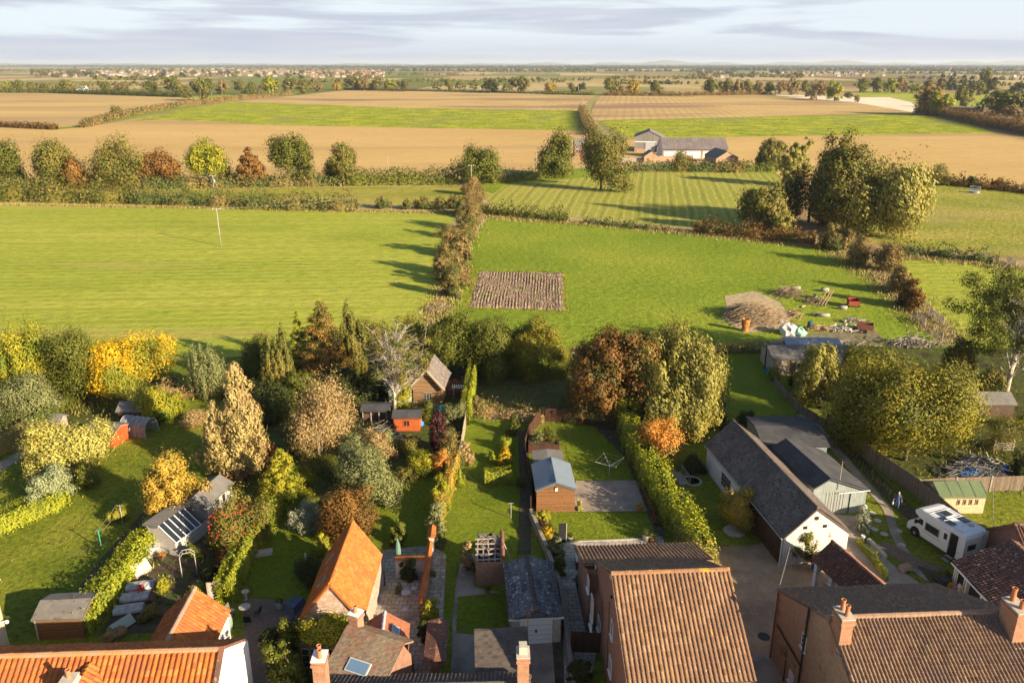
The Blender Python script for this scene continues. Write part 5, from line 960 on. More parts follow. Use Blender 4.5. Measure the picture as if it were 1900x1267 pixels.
T('weeping_cherry','wide brown weeping tree with bare pale twigs',592,866,702,160,'weep',l_dryb,6000,.2,219,.06,nc=80,bark=m_bark_pale,maxn=46,sub=5)
T('bare_tree','half-bare tree with white fan-shaped branches and a sparse green top',733,768,596,140,'sparse',l_olive,4200,.22,220,.34,nc=44,bark=m_bark_pale,maxn=70,sub=7)
tufts([([(300,1000),(380,1000),(420,1050),(330,1100),(300,1150)],4),([(240,1130),(300,1090)],2)],26,.3,l_green,35,w=.12,label='leafy vegetables and weeds in the kitchen garden',name='vegetable_plants')
T('larch','tall rusty brown larch at the edge of the big pasture',605,735,560,112,'cone',l_larch,15000,.25,221,.03,nc=110)
T('spruce','slim green conifer left of the rusty larch',562,722,580,54,'cone',l_yg,7000,.22,222,.02)
for i,(x,y,t,wd,lm,k,lab) in enumerate(((478,725,628,76,l_green,'round','green tree left of the slim conifer'),(520,735,622,60,l_olive,'shoots','upright olive tree with pale tips left of the slim conifer'),(505,780,700,110,l_dark,'dome','dark spreading tree behind the weeping brown tree'),(655,700,576,60,l_olive,'shoots','bare-tipped green tree just right of the larch'),(700,690,588,96,l_olive,'round','olive tree behind the bare white-branched tree'),(755,690,590,90,l_yg,'round','yellow-green tree behind the log hut'),(828,712,576,120,l_green,'ball','leftmost of the three big leafy trees behind the long dark hedge'),(905,716,580,130,l_green,'ball','middle of the three big leafy trees behind the long dark hedge'),(990,712,582,124,l_walnut,'ball','rightmost of the three big leafy trees behind the long dark hedge'),(640,760,680,80,l_dark,'round','dark tree below the larch'),(575,760,690,80,l_green,'dome','green tree below the slim conifer'))):
    T('garden_tree',lab,x,y,t,wd,k,lm,9000,.27,230+i,.05)
T('horse_chestnut','big round russet horse chestnut, darkest brown crown in the photo',1133,792,606,172,'ball',l_brown,20000,.34,241,.03,nc=90)
T('willow_tree','tall golden-olive willow with windblown sprays beside the russet chestnut',1264,820,617,168,'willow',l_willow,22000,.25,242,.05,nc=120,maxn=20,sub=2)
T('acer','small orange-leaved tree at the end of the long lime hedge',1222,868,776,102,'round',l_orange,6000,.2,243,.12,maxn=16,sub=3)
T('walnut_tree','huge golden-green tree leaning over the board fence on the right',1678,895,655,268,'round',l_walnut,36000,.29,244,.02,nc=150,maxn=20,sy=.9)
T('willow_tree','pale willow on the left flank of the huge golden-green tree',1520,770,636,130,'willow',l_willow,11000,.25,245,.03,nc=80)
T('willow_tree','pale willow showing behind the top right of the huge golden-green tree',1785,760,640,110,'willow',l_olive,9000,.25,246,.03,nc=70)
T('willow_tree','low willow tops behind the top of the huge golden-green tree',1610,760,640,110,'willow',l_olive,7000,.25,247,.03)
T('small_tree','small yellow-leaved tree ringed by bare earth beside the white barn',1365,985,903,86,'round',l_gold,6500,.17,248,.1,maxn=16,sub=2)
T('apple_tree','grey-green apple tree right of the weeping brown tree',692,955,818,116,'round',l_sage,10000,.21,249,.05,nc=60)
T('plum_tree','dark red-brown leafy tree behind the orange-roofed barn',652,1022,898,108,'round',l_brown,9000,.2,250,.04)
T('plum_tree','slim purple-leaved tree right of the red shed',815,838,762,36,'column',l_purple,3000,.18,251,.05)
shrub('silver-grey olive shrub on the lawn left of the orange-roofed barn',568,990,923,68,l_silver,5000,.16,252,kind='round')
shrub('deep red acer bush between the birch and the weeping tree',485,870,812,52,l_red,3200,.18,253)
shrub('red-leaved bush at the foot of the weeping birch',432,905,868,50,l_red,2200,.18,254)
for i,(x,y,t,wd,lm,lab) in enumerate(((695,860,795,80,l_dryb,'tangled dry bush below the small red shed'),(765,850,812,50,l_olive,'olive bush right of the tangled dry bush'),(748,770,700,46,l_yg,'lime-yellow bush between the bare tree and the log hut'),(793,888,838,66,l_yg,'yellow-green bush beside the apple tree'),(822,880,835,40,l_orange,'small bush with an orange patch by the fence'),(845,800,745,50,l_sage,'grey-green feathery bush against the panel fence'),(838,870,790,60,l_hedgerow,'tall grey-olive bush against the panel fence'),(868,860,820,28,l_dryb,'small dry brown bush on the lawn side of the panel fence'),(790,780,742,40,l_green,'dark bush in front of the log hut'),(740,1010,960,30,l_green,'bush beside the lawn'),(818,955,880,44,l_yg,'golden bush filling the lower end of the panel fence'),(810,1010,930,40,l_sage,'grey-green climber at the lower end of the panel fence'),(600,1030,990,26,l_yg,'tiny lime bush left of the orange-roofed barn'),(575,1090,1030,70,l_dark,'dark domed bush against the orange-roofed barn'),(660,930,880,60,l_olive,'olive bush behind the apple tree'),(718,830,800,36,l_sage,'grey twiggy bush beside the red shed'),(888,765,735,30,l_hedgerow,'rough bush at the lower end of the narrow hedge'),(560,905,860,50,l_yg,'golden bush right of the feathery conifer'))):
    if wd>2: shrub(lab,x,y,t,wd,lm,2800,.18,260+i)
bg='clipped topiary bushes along the path of the long centre lawn'
for i,(x,y,t,wd,k,lm,lab) in enumerate(((955,808,766,20,'column',l_green,'slim pointed topiary bush at the top of the long lawn'),(938,835,812,30,'round',l_hedge,'cloud-pruned bush below the slim pointed topiary'),(938,862,828,36,'cone',l_yellow,'yellow conical topiary above the box hedge'),(918,860,838,22,'round',l_hedge,'small green ball left of the yellow topiary'),(946,808,798,16,'round',l_brown,'tiny brown bush under the pointed topiary'))):
    T('topiary_bush',lab,x,y,t,wd,k,lm,2200,.13,280+i,.02,group=bg,cat='shrub')
shrub('rounded lime topiary barrel against the panel fence',851,902,870,24,l_hedge,2600,.12,286,kind='column',name='topiary_bush')
T('climbing_shrub','pink-flowered climbing shrub trained on the white barn gable',1487,1048,978,58,'round',l_green,4500,.17,287,.2,cat='shrub')
for i,(x,y,t,wd,lm,lab) in enumerate(((1018,1000,975,36,l_yellow,'brilliant yellow shrub beside the paved side path'),(1030,1035,1000,34,l_sage,'grey-green shrub below the brilliant yellow one'),(1038,1075,1030,26,l_green,'dark green shrub by the garage wall'),(1005,970,948,34,l_yg,'lime shrub by the cabin corner'),(1005,985,968,22,l_purple,'small purple shrub between the lime and yellow shrubs'),(965,905,885,18,l_green,'small shrub beside the dark path'),(795,1165,1110,46,l_yg,'bright laurel bush on the patio wall'),(760,1075,1035,32,l_dark,'dark bush under the tiled garden wall'),(785,1190,1150,40,l_dark,'shadowed bush beside the dustbin'),(868,1060,1005,30,l_dryb,'dry brown shrub beside the ruined brick outbuilding'),(1075,948,925,14,l_pale,'spiky pale yucca at the cabin corner'),(1075,1267,1220,46,l_dark,'dark leafy bush at the bottom edge below the gate'),(740,1100,1080,14,l_sage,'small potted grey plant by the barn wall'),(1860,850,770,80,l_olive,'large dark laurel under the tall bare-trunked tree'),(1895,890,835,44,l_dark,'dark bush at the right edge above the fence'),(1900,800,760,40,l_yg,'yellow bush at the right edge'),(1320,800,740,60,l_dark,'dark bush behind the white barn'),(1385,790,765,40,l_dark,'low dark bush at the barn corner'),(1285,885,845,46,l_dark,'rounded dark evergreen left of the white barn'),(1075,790,740,70,l_dark,'dark bush left of the russet chestnut'),(1745,1085,1060,26,l_green,'bush by the black bin'),(1757,1098,1078,16,l_yellow,'pot of yellow flowers by the glazed room'),(1600,985,940,30,l_silver,'grey bush of potted plants at the garage corner'),(1435,705,680,22,l_yg,'bright bush by the workshop wall'),(1470,720,690,30,l_dark,'dark bush by the workshop fence'))):
    if wd>2: shrub(lab,x,y,t,wd,lm,2200,.16,290+i)
T('ash_tree','tall ash with a curving pale trunk and thin high crown at the right edge',1862,745,500,215,'sparse',l_green,17000,.26,320,.36,nc=80,bark=m_bark_pale,maxn=40,sub=3,lean=(.6,0))
T('grapevine','leafy vine smothering the gable and porch of the orange-roofed barn',0,0,0,0,'dome',l_yg,6500,.2,321,.5,cat='shrub',sy=.5,loc=(-12.0,43.5),H=3.7,R=2.3)
T('laurel_hedge','dark green laurel mound at the left of the brick patio',540,1225,1150,74,'dome',l_green,6500,.2,322,.0,cat='hedge'); T('laurel_hedge','lower dark laurel mound at the bottom edge',540,1290,1195,80,'dome',l_green,6500,.2,323,.0,cat='hedge'); T('laurel_hedge','small dark laurel mound nearest the brick patio',505,1215,1170,50,'dome',l_dark,3200,.2,324,.0,cat='hedge')
# berries
def dots(name,parent_label,c,R,n,m,seed,r=.06):
    rg=random.Random(seed); mb=MB()
    for i in range(n): a=rg.uniform(0,6.28); e=rg.uniform(.1,1.3); q=R*rg.uniform(.9,1.05); mb.obox((c[0]+q*math.cos(a)*math.cos(e),c[1]+q*math.sin(a)*math.cos(e),c[2]+q*math.sin(e)*.9),(r*2,r*2,r*2),a)
    o=mb.build(name,m,uv=False); o['kind']='stuff'
    for t in bpy.data.objects:
        if t.get('label')==parent_label: o.parent=t
dots('berry_clusters','rowan with red berries and brown-green leaves beside the clipped hedge',(0,0,2.6),2.2,70,mat('red_berry',[(.38,.03,.015)]),3,.045)
dots('pink_flowers','pink-flowered climbing shrub trained on the white barn gable',(0,0,1.8),1.0,26,mat('pink_flower',[(.6,.2,.25)]),4,.05)
# hedges
H=hedge
H('wide sunlit hedge with a sloping top along the left lawn',[(-120,1025),(-40,1000),(30,968),(75,950),(118,932)],3.0,1.5,l_hedge,.13,75,401,.05,round_=.45)
H('big clipped hedge at the left edge in half shade',[(-60,855),(0,838),(45,815),(88,790)],4.0,2.6,l_hedgerow,.15,45,402,.05,round_=.4)
H('long bright privet hedge running from the felt-roofed shed to the autumn tree',[(150,1180),(185,1135),(225,1080),(262,1035),(300,985),(318,962)],1.9,1.9,l_hedge,.15,80,403,.12)
H('clipped conifer hedge, its lit side towards the brick patio',[(418,1120),(440,1080),(458,1040)],1.5,2.3,l_hedge,.13,90,404,.05,round_=.4)
H('darker far end of the clipped conifer hedge behind the rowan',[(462,1035),(492,985),(518,935)],1.8,2.5,l_yg,.15,60,405,.06)
H('tall narrow hedge with gold patches right of the log hut',[(882,682),(876,720),(868,765),(864,790)],1.15,2.6,l_hedge,.14,80,406,.06,round_=.4)
H('long straight dark hedge beyond the overgrown plot',[(893,690),(960,695),(1052,702)],1.4,1.5,l_green,.15,70,407,.04,round_=.35)
H('rectangular box hedge lit bright lime on the long lawn',[(899,898),(950,896)],1.2,1.4,l_hedge,.13,230,408,.03,round_=.28)
H('long bright lime conifer hedge curving down to the red brick house',[(1158,768),(1168,815),(1188,860),(1212,905),(1232,945),(1262,985),(1300,1035)],2.2,2.5,l_hedge,.17,85,409,.16,round_=.55)
H('low variegated hedge at the foot of the lime conifer hedge',[(1262,1000),(1300,1035),(1318,1058)],1.6,1.6,l_pale,.15,70,410,.15)
H('ragged creeper along the top of the board fence',[(1545,795),(1620,850),(1690,905)],.7,.9,l_dark,.14,50,411,.3)
H('weedy climber growing on the right of the tiled store',[(1590,1010),(1620,1045),(1645,1080)],.3,.8,l_yg,.12,60,412,.2)
H('climbers smothering the panel fence beside the long lawn',[(848,870),(838,905),(822,960),(812,985)],.7,2.0,l_gold,.13,70,413,.25)
H('low field-edge hedge behind the yellow tree',[(-60,725),(60,722),(160,712)],2,1.5,l_dark,.2,30,414,.3)
H('brambles between the birch and the sapling',[(300,735),(360,735),(420,725)],3,1.5,l_dryb,.18,30,415,.35)
H('scrubby undergrowth at the top edge of the gardens',[(430,735),(520,745),(640,745),(700,740)],5,2.2,l_dark,.22,24,416,.35)
H('scrub and weeds behind the russet chestnut',[(1040,665),(1090,668),(1150,672)],3,1.2,l_hedgerow,.18,30,417,.4)
H('dark ivy and shrubs below the chestnut and willow',[(1060,770),(1130,792),(1200,800)],2.2,1.2,l_dark,.18,35,418,.3)
H('flower border shrubs along the foot of the lime hedge',[(1150,800),(1185,880),(1222,975)],.8,.7,l_brown,.13,50,419,.4)
H('overgrown weeds at the edge of the long lawn',[(880,765),(940,775),(1010,780)],2.4,.9,l_dryb,.16,36,420,.5)
H('dark shrubs along the boundary behind the workshop',[(1300,655),(1400,655),(1425,652)],1.4,1.0,l_hedgerow,.17,34,421,.4)
tufts([([(120,920),(250,790)],1.5),([(700,905),(830,860)],3),([(900,745),(1030,760)],3),([(300,1000),(250,1100)],2),([(1700,870),(1760,900)],1.5),([(1530,800),(1690,950)],.6),([(985,950),(1040,1060)],.5)],14,.35,l_yg,31,w=.06,label='weeds and garden plants in the beds',name='garden_weeds')
tufts([([(560,880),(700,900)],8),([(480,760),(700,760)],6),([(1560,700),(1850,720)],10),([(1700,830),(1880,850)],5),([(90,760),(330,740)],5)],40,.5,l_olive,32,w=.1,label='rough undergrowth below the garden trees',name='undergrowth')

for i,(x,y,t,wd,lm,lab) in enumerate(((560,850,810,70,l_dark,'dark undershrub in the shade of the weeping brown tree'),(620,885,850,70,l_green,'green undershrub below the weeping brown tree'),(655,860,815,60,l_sage,'greyish shrub between the weeping tree and the dry bush'),(705,900,860,50,l_green,'green shrub touching the apple tree'),(745,905,870,54,l_olive,'olive shrub at the top of the shaded middle lawn'),(505,935,900,50,l_dark,'dark shrub behind the far end of the clipped hedge'),(600,960,925,40,l_green,'green shrub between the silver bush and the plum tree'),(480,800,755,50,l_dark,'dark shrub left of the weeping brown tree'),(360,800,760,60,l_dryb,'dry shrub at the top of the left lawn'),(330,760,725,50,l_yg,'lime shrub by the brambles'),(20,805,775,44,l_olive,'olive shrub beside the hen house'),(120,770,735,60,l_green,'dark green shrub behind the pale lime tree'),(690,740,700,60,l_dark,'dark shrub at the foot of the white-branched tree'),(420,1045,1010,34,l_red,'red-brown shrub under the rowan'),(360,1040,1010,36,l_green,'leafy green plant behind the trellis arch'),(385,1080,1050,44,l_dark,'dark ivy mound beside the trellis arch'),(400,1010,980,36,l_olive,'olive shrub beside the grey summerhouse'),(305,1100,1075,26,l_yg,'lime herb clump in the vegetable beds'),(372,1110,1088,40,l_yg,'yellow-green shrub by the pale wooden screen'),(282,1150,1120,40,l_hedgerow,'brown shrub between the covered beds and the tiled wing'),(215,1190,1165,44,l_dryb,'brown shrub at the foot of the long hedge'))):
    shrub(lab,x,y,t,wd,lm,2400,.16,700+i)

def litter(label,spots,m,seed,name='fallen_leaves',sz=.09):
    rg=np.random.default_rng(seed); PP=[]
    for (px,py,r,n) in spots:
        c=G(px,py); a=rg.uniform(0,6.28,n); q=r*np.sqrt(rg.uniform(0,1,n)); PP.append(np.stack([c[0]+q*np.cos(a),c[1]+q*np.sin(a),np.full(n,.11)+rg.uniform(0,.03,n)],1))
    P=np.vstack(PP); N=np.tile([0,0,1.],(len(P),1))+.5*_dirs(rg,len(P)); tag(quads_obj(name,leaf_quads(P,N,sz,rg),m),label,'leaves',kind='stuff')
litter('fallen autumn leaves lying on the lawns and drives',[(250,900,9,900),(330,960,5,700),(250,800,8,500),(480,940,5,500),(560,1010,5,400),(730,930,4,400),(900,900,4,300),(1130,840,5,350),(1110,970,3,150),(1300,960,5,700),(1370,990,3.5,600),(1400,700,7,500),(1620,900,5,600),(1680,1000,5,350),(1380,1080,5,400),(1850,970,4,200),(760,1100,3,150),(140,1080,6,300),(60,980,6,350),(950,800,3,200)],l_gold,77)
tufts([([(870,770),(975,775),(965,985),(950,1175)],.25),([(808,1178),(832,930),(868,780)],.3),([(1030,783),(1145,795),(1172,892)],.25),([(1068,896),(1040,783)],.15),([(1012,952),(1210,951)],.12),([(1226,998),(1042,1001)],.12),([(490,985),(640,990)],.4),([(455,1060),(470,1108),(620,1118)],.15),([(702,1022),(800,1014)],.15),([(262,975),(200,1035),(140,1115)],.3),([(1322,1018),(1408,1012)],.3),([(1502,766),(1610,895),(1652,945),(1680,1050)],.2),([(1480,770),(1540,840)],.3),([(850,1030),(846,1170)],.15),([(880,1092),(930,1100)],.15),([(-20,880),(110,806)],.3),([(1560,1090),(1545,1000),(1600,962)],.15),([(1645,1042),(1735,1100)],.15),([(1620,1008),(1760,1062)],.3)],30,.13,L('rough_grass_blades',[(.08,.12,.01),(.16,.19,.02),(.2,.2,.04)]),33,w=.05,label='longer grass along the edges of lawns and paths',name='edge_grass')
tufts([([(886,503),(1046,505),(1050,578),(866,572),(886,503)],.8),([(950,520),(940,575)],7),([(1000,520),(1010,575)],6)],22,.22,l_yg,34,w=.07,label='weeds growing round and over the dug plot',name='plot_weeds')
# ---------------- vehicles, people, fences and garden things ----------------
def thing(name,label,cat,p,rz=0,group=None): return empty(name,label,cat,(p[0],p[1],p[2] if len(p)>2 else 0),rz,group)
def mot():
    t=thing('motorhome','white coachbuilt motorhome parked on the lawn with its rear side door open','motorhome',(36.95,54.65),rad(111)); t.scale=(1.04,1.08,1.06)
    wp=mat('white_bodywork',[(.66,.66,.67)],rough=.28,spec=.5,pt=()); gl=M_['glass']; gy=mat('grey_stripe',[(.2,.2,.21)],rough=.4)
    prof=[(0,.45),(0,2.35),(.12,2.6),(.4,2.68),(4.15,2.68),(4.55,2.58),(4.78,2.36),(4.72,2.12),(4.3,1.95),(3.85,1.9),(3.85,.45)]
    def extr(pr,w,cham=.0):
        n=len(pr); vs=[]; cx=sum(p[0] for p in pr)/n; cz=sum(p[1] for p in pr)/n
        for (y,s) in ((-w,.955),(-w+.1,1),(w-.1,1),(w,.955)):
            for (x,z) in pr: vs.append((cx+(x-cx)*(s if x>4 else 1) if 0 else x+(-.03 if s<1 and x>4.4 else 0),y,cz+(z-cz)*(s if z>2 else 1)))
        f=[tuple(range(n)),tuple(range(4*n-1,3*n-1,-1))]
        for k in range(3): f+=[(k*n+i,(k+1)*n+i,(k+1)*n+(i+1)%n,k*n+(i+1)%n) for i in range(n)]
        return MB().add(vs,f)
    body=extr(prof,1.1).build('body',wp,t)
    cab=extr([(3.8,.4),(3.8,1.92),(4.3,1.95),(4.75,1.4),(5.25,1.12),(5.42,.9),(5.45,.38)],.95).build('cab',wp,t)
    MB().add([(4.36,-.82,1.86),(4.36,.82,1.86),(4.76,.88,1.43),(4.76,-.88,1.43)],[(3,2,1,0)]).build('windscreen',gl,cab)
    for s in (1,-1):
        o=MB(); o.add([(3.95,s*.965,1.3),(4.6,s*.965,1.32),(4.32,s*.965,1.78),(3.97,s*.965,1.78)],[(0,1,2,3)]); o.build('side_window',gl,cab)
        m=MB(); m.box(4.5,4.62,s*1.0-.04,s*1.12+.04,1.25,1.55); m.build('wing_mirror',M_['soot'],cab)
        l=MB(); l.box(5.36,5.44,s*.55,s*.88,.72,.92) if s>0 else l.box(5.36,5.44,-.88,-.55,.72,.92); l.build('headlight',M_['glass'],cab)
        for x in (4.55,1.15):
            a=MB(); a.lathe([(.42,-.03),(.42,.03)],(0,0,0),18); w_=MB(); w_.lathe([(.2,-.11),(.33,-.11),(.35,-.06),(.35,.06),(.33,.11),(.2,.11)],(0,0,0),18)
            o=w_.build('wheel',M_['soot'],t); r=MB(); r.lathe([(.05,-.12),(.21,-.1),(.21,.1),(.05,.12)],(0,0,0),12); rr=r.build('rim',M_['steel'],o)
            o.location=(x,s*.93,.35); o.rotation_euler=(PI/2,0,0)
            ar=MB(); ar.lathe([(.46,0),(.46,.03)],(0,0,0),18); q=ar.build('wheel_arch',M_['dark'],t); q.location=(x,s*(.96 if x>2 else 1.11),.42); q.rotation_euler=(PI/2,0,0)
    MB().box(.3,3.8,1.1,1.115,1.0,1.03).build('stripe',gy,body)
    w_=MB(); w_.box(2.35,3.55,1.1,1.125,1.28,1.85); q=w_.build('side_window',gl,t); MB().box(2.28,2.35,1.1,1.13,1.22,1.9).box(3.55,3.62,1.1,1.13,1.22,1.9).box(2.35,3.55,1.1,1.13,1.22,1.28).box(2.35,3.55,1.1,1.13,1.85,1.9).build('window_frame',gy,q)
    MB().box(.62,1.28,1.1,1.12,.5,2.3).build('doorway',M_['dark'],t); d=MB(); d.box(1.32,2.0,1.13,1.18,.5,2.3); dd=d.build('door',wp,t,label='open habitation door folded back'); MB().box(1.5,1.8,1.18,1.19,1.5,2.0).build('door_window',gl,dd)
    s=MB(); s.box(.65,1.25,1.15,1.45,.38,.42); s.box(.65,1.25,1.45,1.75,.18,.22); s.build('step',M_['greywood'],t)
    sk=MB(); sk.box(2.5,3.3,-.4,.45,2.68,2.8); q=sk.build('roof_light',M_['lead'],t); MB().box(2.56,3.24,-.34,.39,2.8,2.815).build('pane',gl,q)
    MB().box(1.5,2.7,.42,.95,2.7,2.74).build('solar_panel',M_['glass'],t); MB().box(1.4,2.2,-.95,-.35,2.7,2.74).build('solar_panel',M_['glass'],t)
    rk=MB(); [rk.tube([(.3,y,2.76),(3.4,y,2.76)],.02,4) for y in (-1,1)]; [rk.tube([(x,-1,2.76),(x,1,2.76)],.02,4) for x in (.5,1.3,2.2,3.4)]; rk.build('roof_rail',M_['steel'],t)
    MB().lathe([(.22,0),(.2,.08),(.05,.1)],(1.0,-.5,2.69),14).build('roof_dome',M_['lead'],t)
    MB().box(-.03,0,-.05,.75,1.35,1.8).build('rear_window',gl,t)
    la=MB(); [la.tube([(-.08,y,.8),(-.08,y,2.6),(.1,y,2.78)],.022,5) for y in (-.85,-.55)]; [la.tube([(-.08,-.85,z),(-.08,-.55,z)],.018,4) for z in (1,1.3,1.6,1.9,2.2,2.45)]; la.build('ladder',M_['steel'],t)
    br=MB(); [br.tube([(-.05,y,.9),(-.4,y,1.0),(-.42,y,1.35),(-.05,y,1.4)],.025,5) for y in (-.3,.5)]; br.tube([(-.4,-.6,1.0),(-.4,.8,1.0)],.025,5); br.tube([(-.42,-.5,1.35),(-.42,.7,1.35)],.025,5); br.build('bicycle_rack',M_['steel'],t)
    MB().box(-.08,0,-1.05,1.05,.4,.62).build('bumper',gy,t)
    for y in (-.9,.9): MB().box(-.1,-.08,y-.12,y+.12,.48,.58).build('tail_light',mat('red_lens',[(.4,.02,.02)],rough=.2),t)
mot()
# --- people: one skinned body each
def person(label,loc,rz,J,E,R,mats,cut,hairc,extra=None):
    t=thing('person',label,'person',loc,rz); me=bpy.data.meshes.new('body'); me.from_pydata(J,E,[]); o=bpy.data.objects.new('body',me); COL.objects.link(o)
    sk=o.modifiers.new('s','SKIN'); sv=me.skin_vertices[0].data
    for i,r in enumerate(R): sv[i].radius=(r if isinstance(r,tuple) else (r,r)); sv[i].use_root=(i==0)
    sk.use_smooth_shade=True; sb=o.modifiers.new('u','SUBSURF'); sb.levels=2; sb.render_levels=2
    dg=bpy.context.evaluated_depsgraph_get(); m2=bpy.data.meshes.new_from_object(o.evaluated_get(dg)); bpy.data.objects.remove(o)
    m2.materials.clear(); [m2.materials.append(m) for m in mats]
    for p in m2.polygons: p.material_index=cut(p.center); p.use_smooth=True
    b=bpy.data.objects.new('body',m2); COL.objects.link(b); b.parent=t
    h=J[4]; hh=MB(); hh.blob((h[0]-.015,h[1],h[2]+.035),(.098,.088,.1),3,n=12,jit=.04); hh.build('hair',mat('hair_'+hairc[0],[hairc[1]]),t,smooth=True,uv=False)
    f=MB(); f.obox((h[0]+.085,h[1]+.033,h[2]+.005),(.02,.025,.012)); f.obox((h[0]+.085,h[1]-.033,h[2]+.005),(.02,.025,.012)); f.build('eyes',M_['dark'],t,uv=False)
    n_=MB(); n_.obox((h[0]+.1,h[1],h[2]-.02),(.035,.025,.04)); n_.obox((h[0],h[1]+.088,h[2]-.01),(.04,.02,.06)); n_.obox((h[0],h[1]-.088,h[2]-.01),(.04,.02,.06)); n_.build('nose_and_ears',mats[0],t,uv=False)
    return t
def hand(J,E,R,wi,d,side):
    """palm, four unequal bent fingers and a side thumb; d = pointing direction"""
    d=Vector(d).normalized(); w_=Vector(J[wi]); sdv=Vector((0,1,0)).cross(d).normalized(); p=len(J); J.append(tuple(w_+d*.06)); E.append((wi,p)); R.append((.022,.036))
    for k,(o_,l) in enumerate(((-.027,.07),(-.009,.08),(.009,.075),(.027,.06))):
        a=w_+d*.1+sdv*o_; b2=a+d*l*.5; c2=b2+d*l*.3+Vector((0,-side*.025,0)); q=len(J); J+= [tuple(a),tuple(b2),tuple(c2)]; E+=[(p,q),(q,q+1),(q+1,q+2)]; R+=[.010,.009,.008]
    a=w_+d*.045+sdv*.045; b2=a+d*.04+sdv*.015; q=len(J); J+=[tuple(a),tuple(b2)]; E+=[(p,q),(q,q+1)]; R+=[.011,.009]
def walker():
    skin=mat('skin',[(.5,.27,.19)],rough=.6); jm=mat('navy_jumper',[(.05,.07,.17),(.075,.1,.22)],scale=9); jn=mat('blue_jeans',[(.08,.15,.30),(.11,.19,.36)],scale=12); sh=mat('dark_shoes',[(.03,.03,.035)])
    J=[(0,0,.92),(.0,0,1.12),(.02,0,1.38),(.03,0,1.5),(.06,0,1.64),(0,.09,.88),(.16,.1,.5),(.2,.1,.09),(.32,.11,.04),(0,-.09,.88),(-.02,-.1,.48),(-.26,-.1,.14),(-.17,-.11,.04),(.01,.2,1.4),(-.06,.27,1.13),(.06,.33,.92),(.01,-.2,1.4),(-.02,-.29,1.13),(.14,-.36,.94)]
    E=[(0,1),(1,2),(2,3),(3,4),(0,5),(5,6),(6,7),(7,8),(0,9),(9,10),(10,11),(11,12),(2,13),(13,14),(14,15),(2,16),(16,17),(17,18)]
    R=[(.15,.11),(.15,.11),(.17,.12),.06,(.085,.105),.09,.062,.045,.04,.09,.062,.045,.04,.065,.048,.032,.065,.048,.032]
    hand(J,E,R,15,(.15,.05,-1),1); hand(J,E,R,18,(.2,-.05,-1),-1)
    def cut(c):
        if c.z<.1: return 3
        if c.z<.93 and abs(c.y)<.24: return 2
        if c.z>1.5 or (abs(c.y)>.25 and c.z<1.0): return 0
        return 1
    t=person('grey-haired person in navy jumper and jeans walking on the garden path with a bag',(*G(1663,944),0),rad(-112),J,E,R,[skin,jm,jn,sh],cut,('grey',(.5,.47,.43)))
    b_=MB(); b_.blob((.17,-.38,.62),(.11,.07,.17),5,jit=.15); bo=b_.build('carrier_bag',mat('white_plastic_bag',[(.65,.65,.66)],rough=.4),None,smooth=True); bo.parent=None; bo.location=t.location; bo.rotation_euler=t.rotation_euler; b_=None; tag(bo,'white carrier bag in the hand of the person on the path','bag')
    ha=MB(); ha.tube([(.13,-.39,.74),(.14,-.37,.84),(.19,-.39,.75)],.008,4); ha.build('bag_handle',bpy.data.materials['white_plastic_bag'],bo)
walker()
def stander():
    skin=bpy.data.materials['skin']; top=mat('patterned_blouse',[(.28,.25,.33),(.5,.44,.48),(.16,.15,.26)],scale=22,detail=1); tr=mat('dark_trousers',[(.04,.04,.06)])
    J=[(0,0,.88),(.0,0,1.06),(.02,0,1.3),(.03,0,1.42),(.06,0,1.55),(0,.08,.84),(.02,.1,.46),(.0,.1,.08),(.11,.11,.04),(0,-.08,.84),(.02,-.1,.46),(-.02,-.1,.08),(.1,-.11,.04),(.01,.17,1.32),(.0,.24,1.08),(.2,.14,1.02),(.01,-.17,1.32),(.0,-.24,1.08),(.2,-.14,1.04)]
    E=[(0,1),(1,2),(2,3),(3,4),(0,5),(5,6),(6,7),(7,8),(0,9),(9,10),(10,11),(11,12),(2,13),(13,14),(14,15),(2,16),(16,17),(17,18)]
    R=[(.16,.12),(.15,.11),(.15,.11),.05,(.08,.098),.09,.06,.042,.036,.09,.06,.042,.036,.055,.042,.028,.055,.042,.028]
    hand(J,E,R,15,(1,-.3,0),1); hand(J,E,R,18,(1,.3,0),-1)
    cut=lambda c: 2 if c.z<.72 else (0 if c.z>1.42 or (c.x>.16 and c.z<1.12) else 1)
    person('dark-haired person in a patterned top standing in the doorway of the glazed room',(33.42,50.1,0),rad(190),J,E,R,[skin,top,tr,tr],cut,('dark',(.03,.02,.015)))
stander()
# --- fences and walls
def fence(label,pts,h,m,panel=1.8,post=.1,rail=False,name='fence',cat='fence',group=None,postm=None,th=.04,openr=False):
    P=[Vector((*G(*p),0)) for p in pts]; t=thing(name,label,cat,P[0]); o=P[0]
    for a,b2 in zip(P[:-1],P[1:]):
        n=max(1,round((b2-a).length/panel)); d=(b2-a)/n; dn=d.normalized()
        for i in range(n):
            p=a+d*i-o; q=p+d; rg=random.Random(i+int(p.x*7)); hh=h*rg.uniform(.97,1.03); z=rg.uniform(-.02,.02)
            mb=MB()
            if openr:
                for zz in openr: mb.bar(p+Vector((0,0,zz)),q+Vector((0,0,zz)),.05,.12)
            else: mb.bar(p+dn*.06+Vector((0,0,hh/2+z)),q-dn*.06+Vector((0,0,hh/2+z)),th,hh)
            mb.build('rails' if openr else 'panel',m,t); pm=MB(); pm.box(p.x-post/2,p.x+post/2,p.y-post/2,p.y+post/2,-.1,h+.08); pm.build('post',postm or m,t)
    e_=P[-1]-o; pm=MB(); pm.box(e_.x-post/2,e_.x+post/2,e_.y-post/2,e_.y+post/2,-.1,h+.08); pm.build('post',postm or m,t); return t
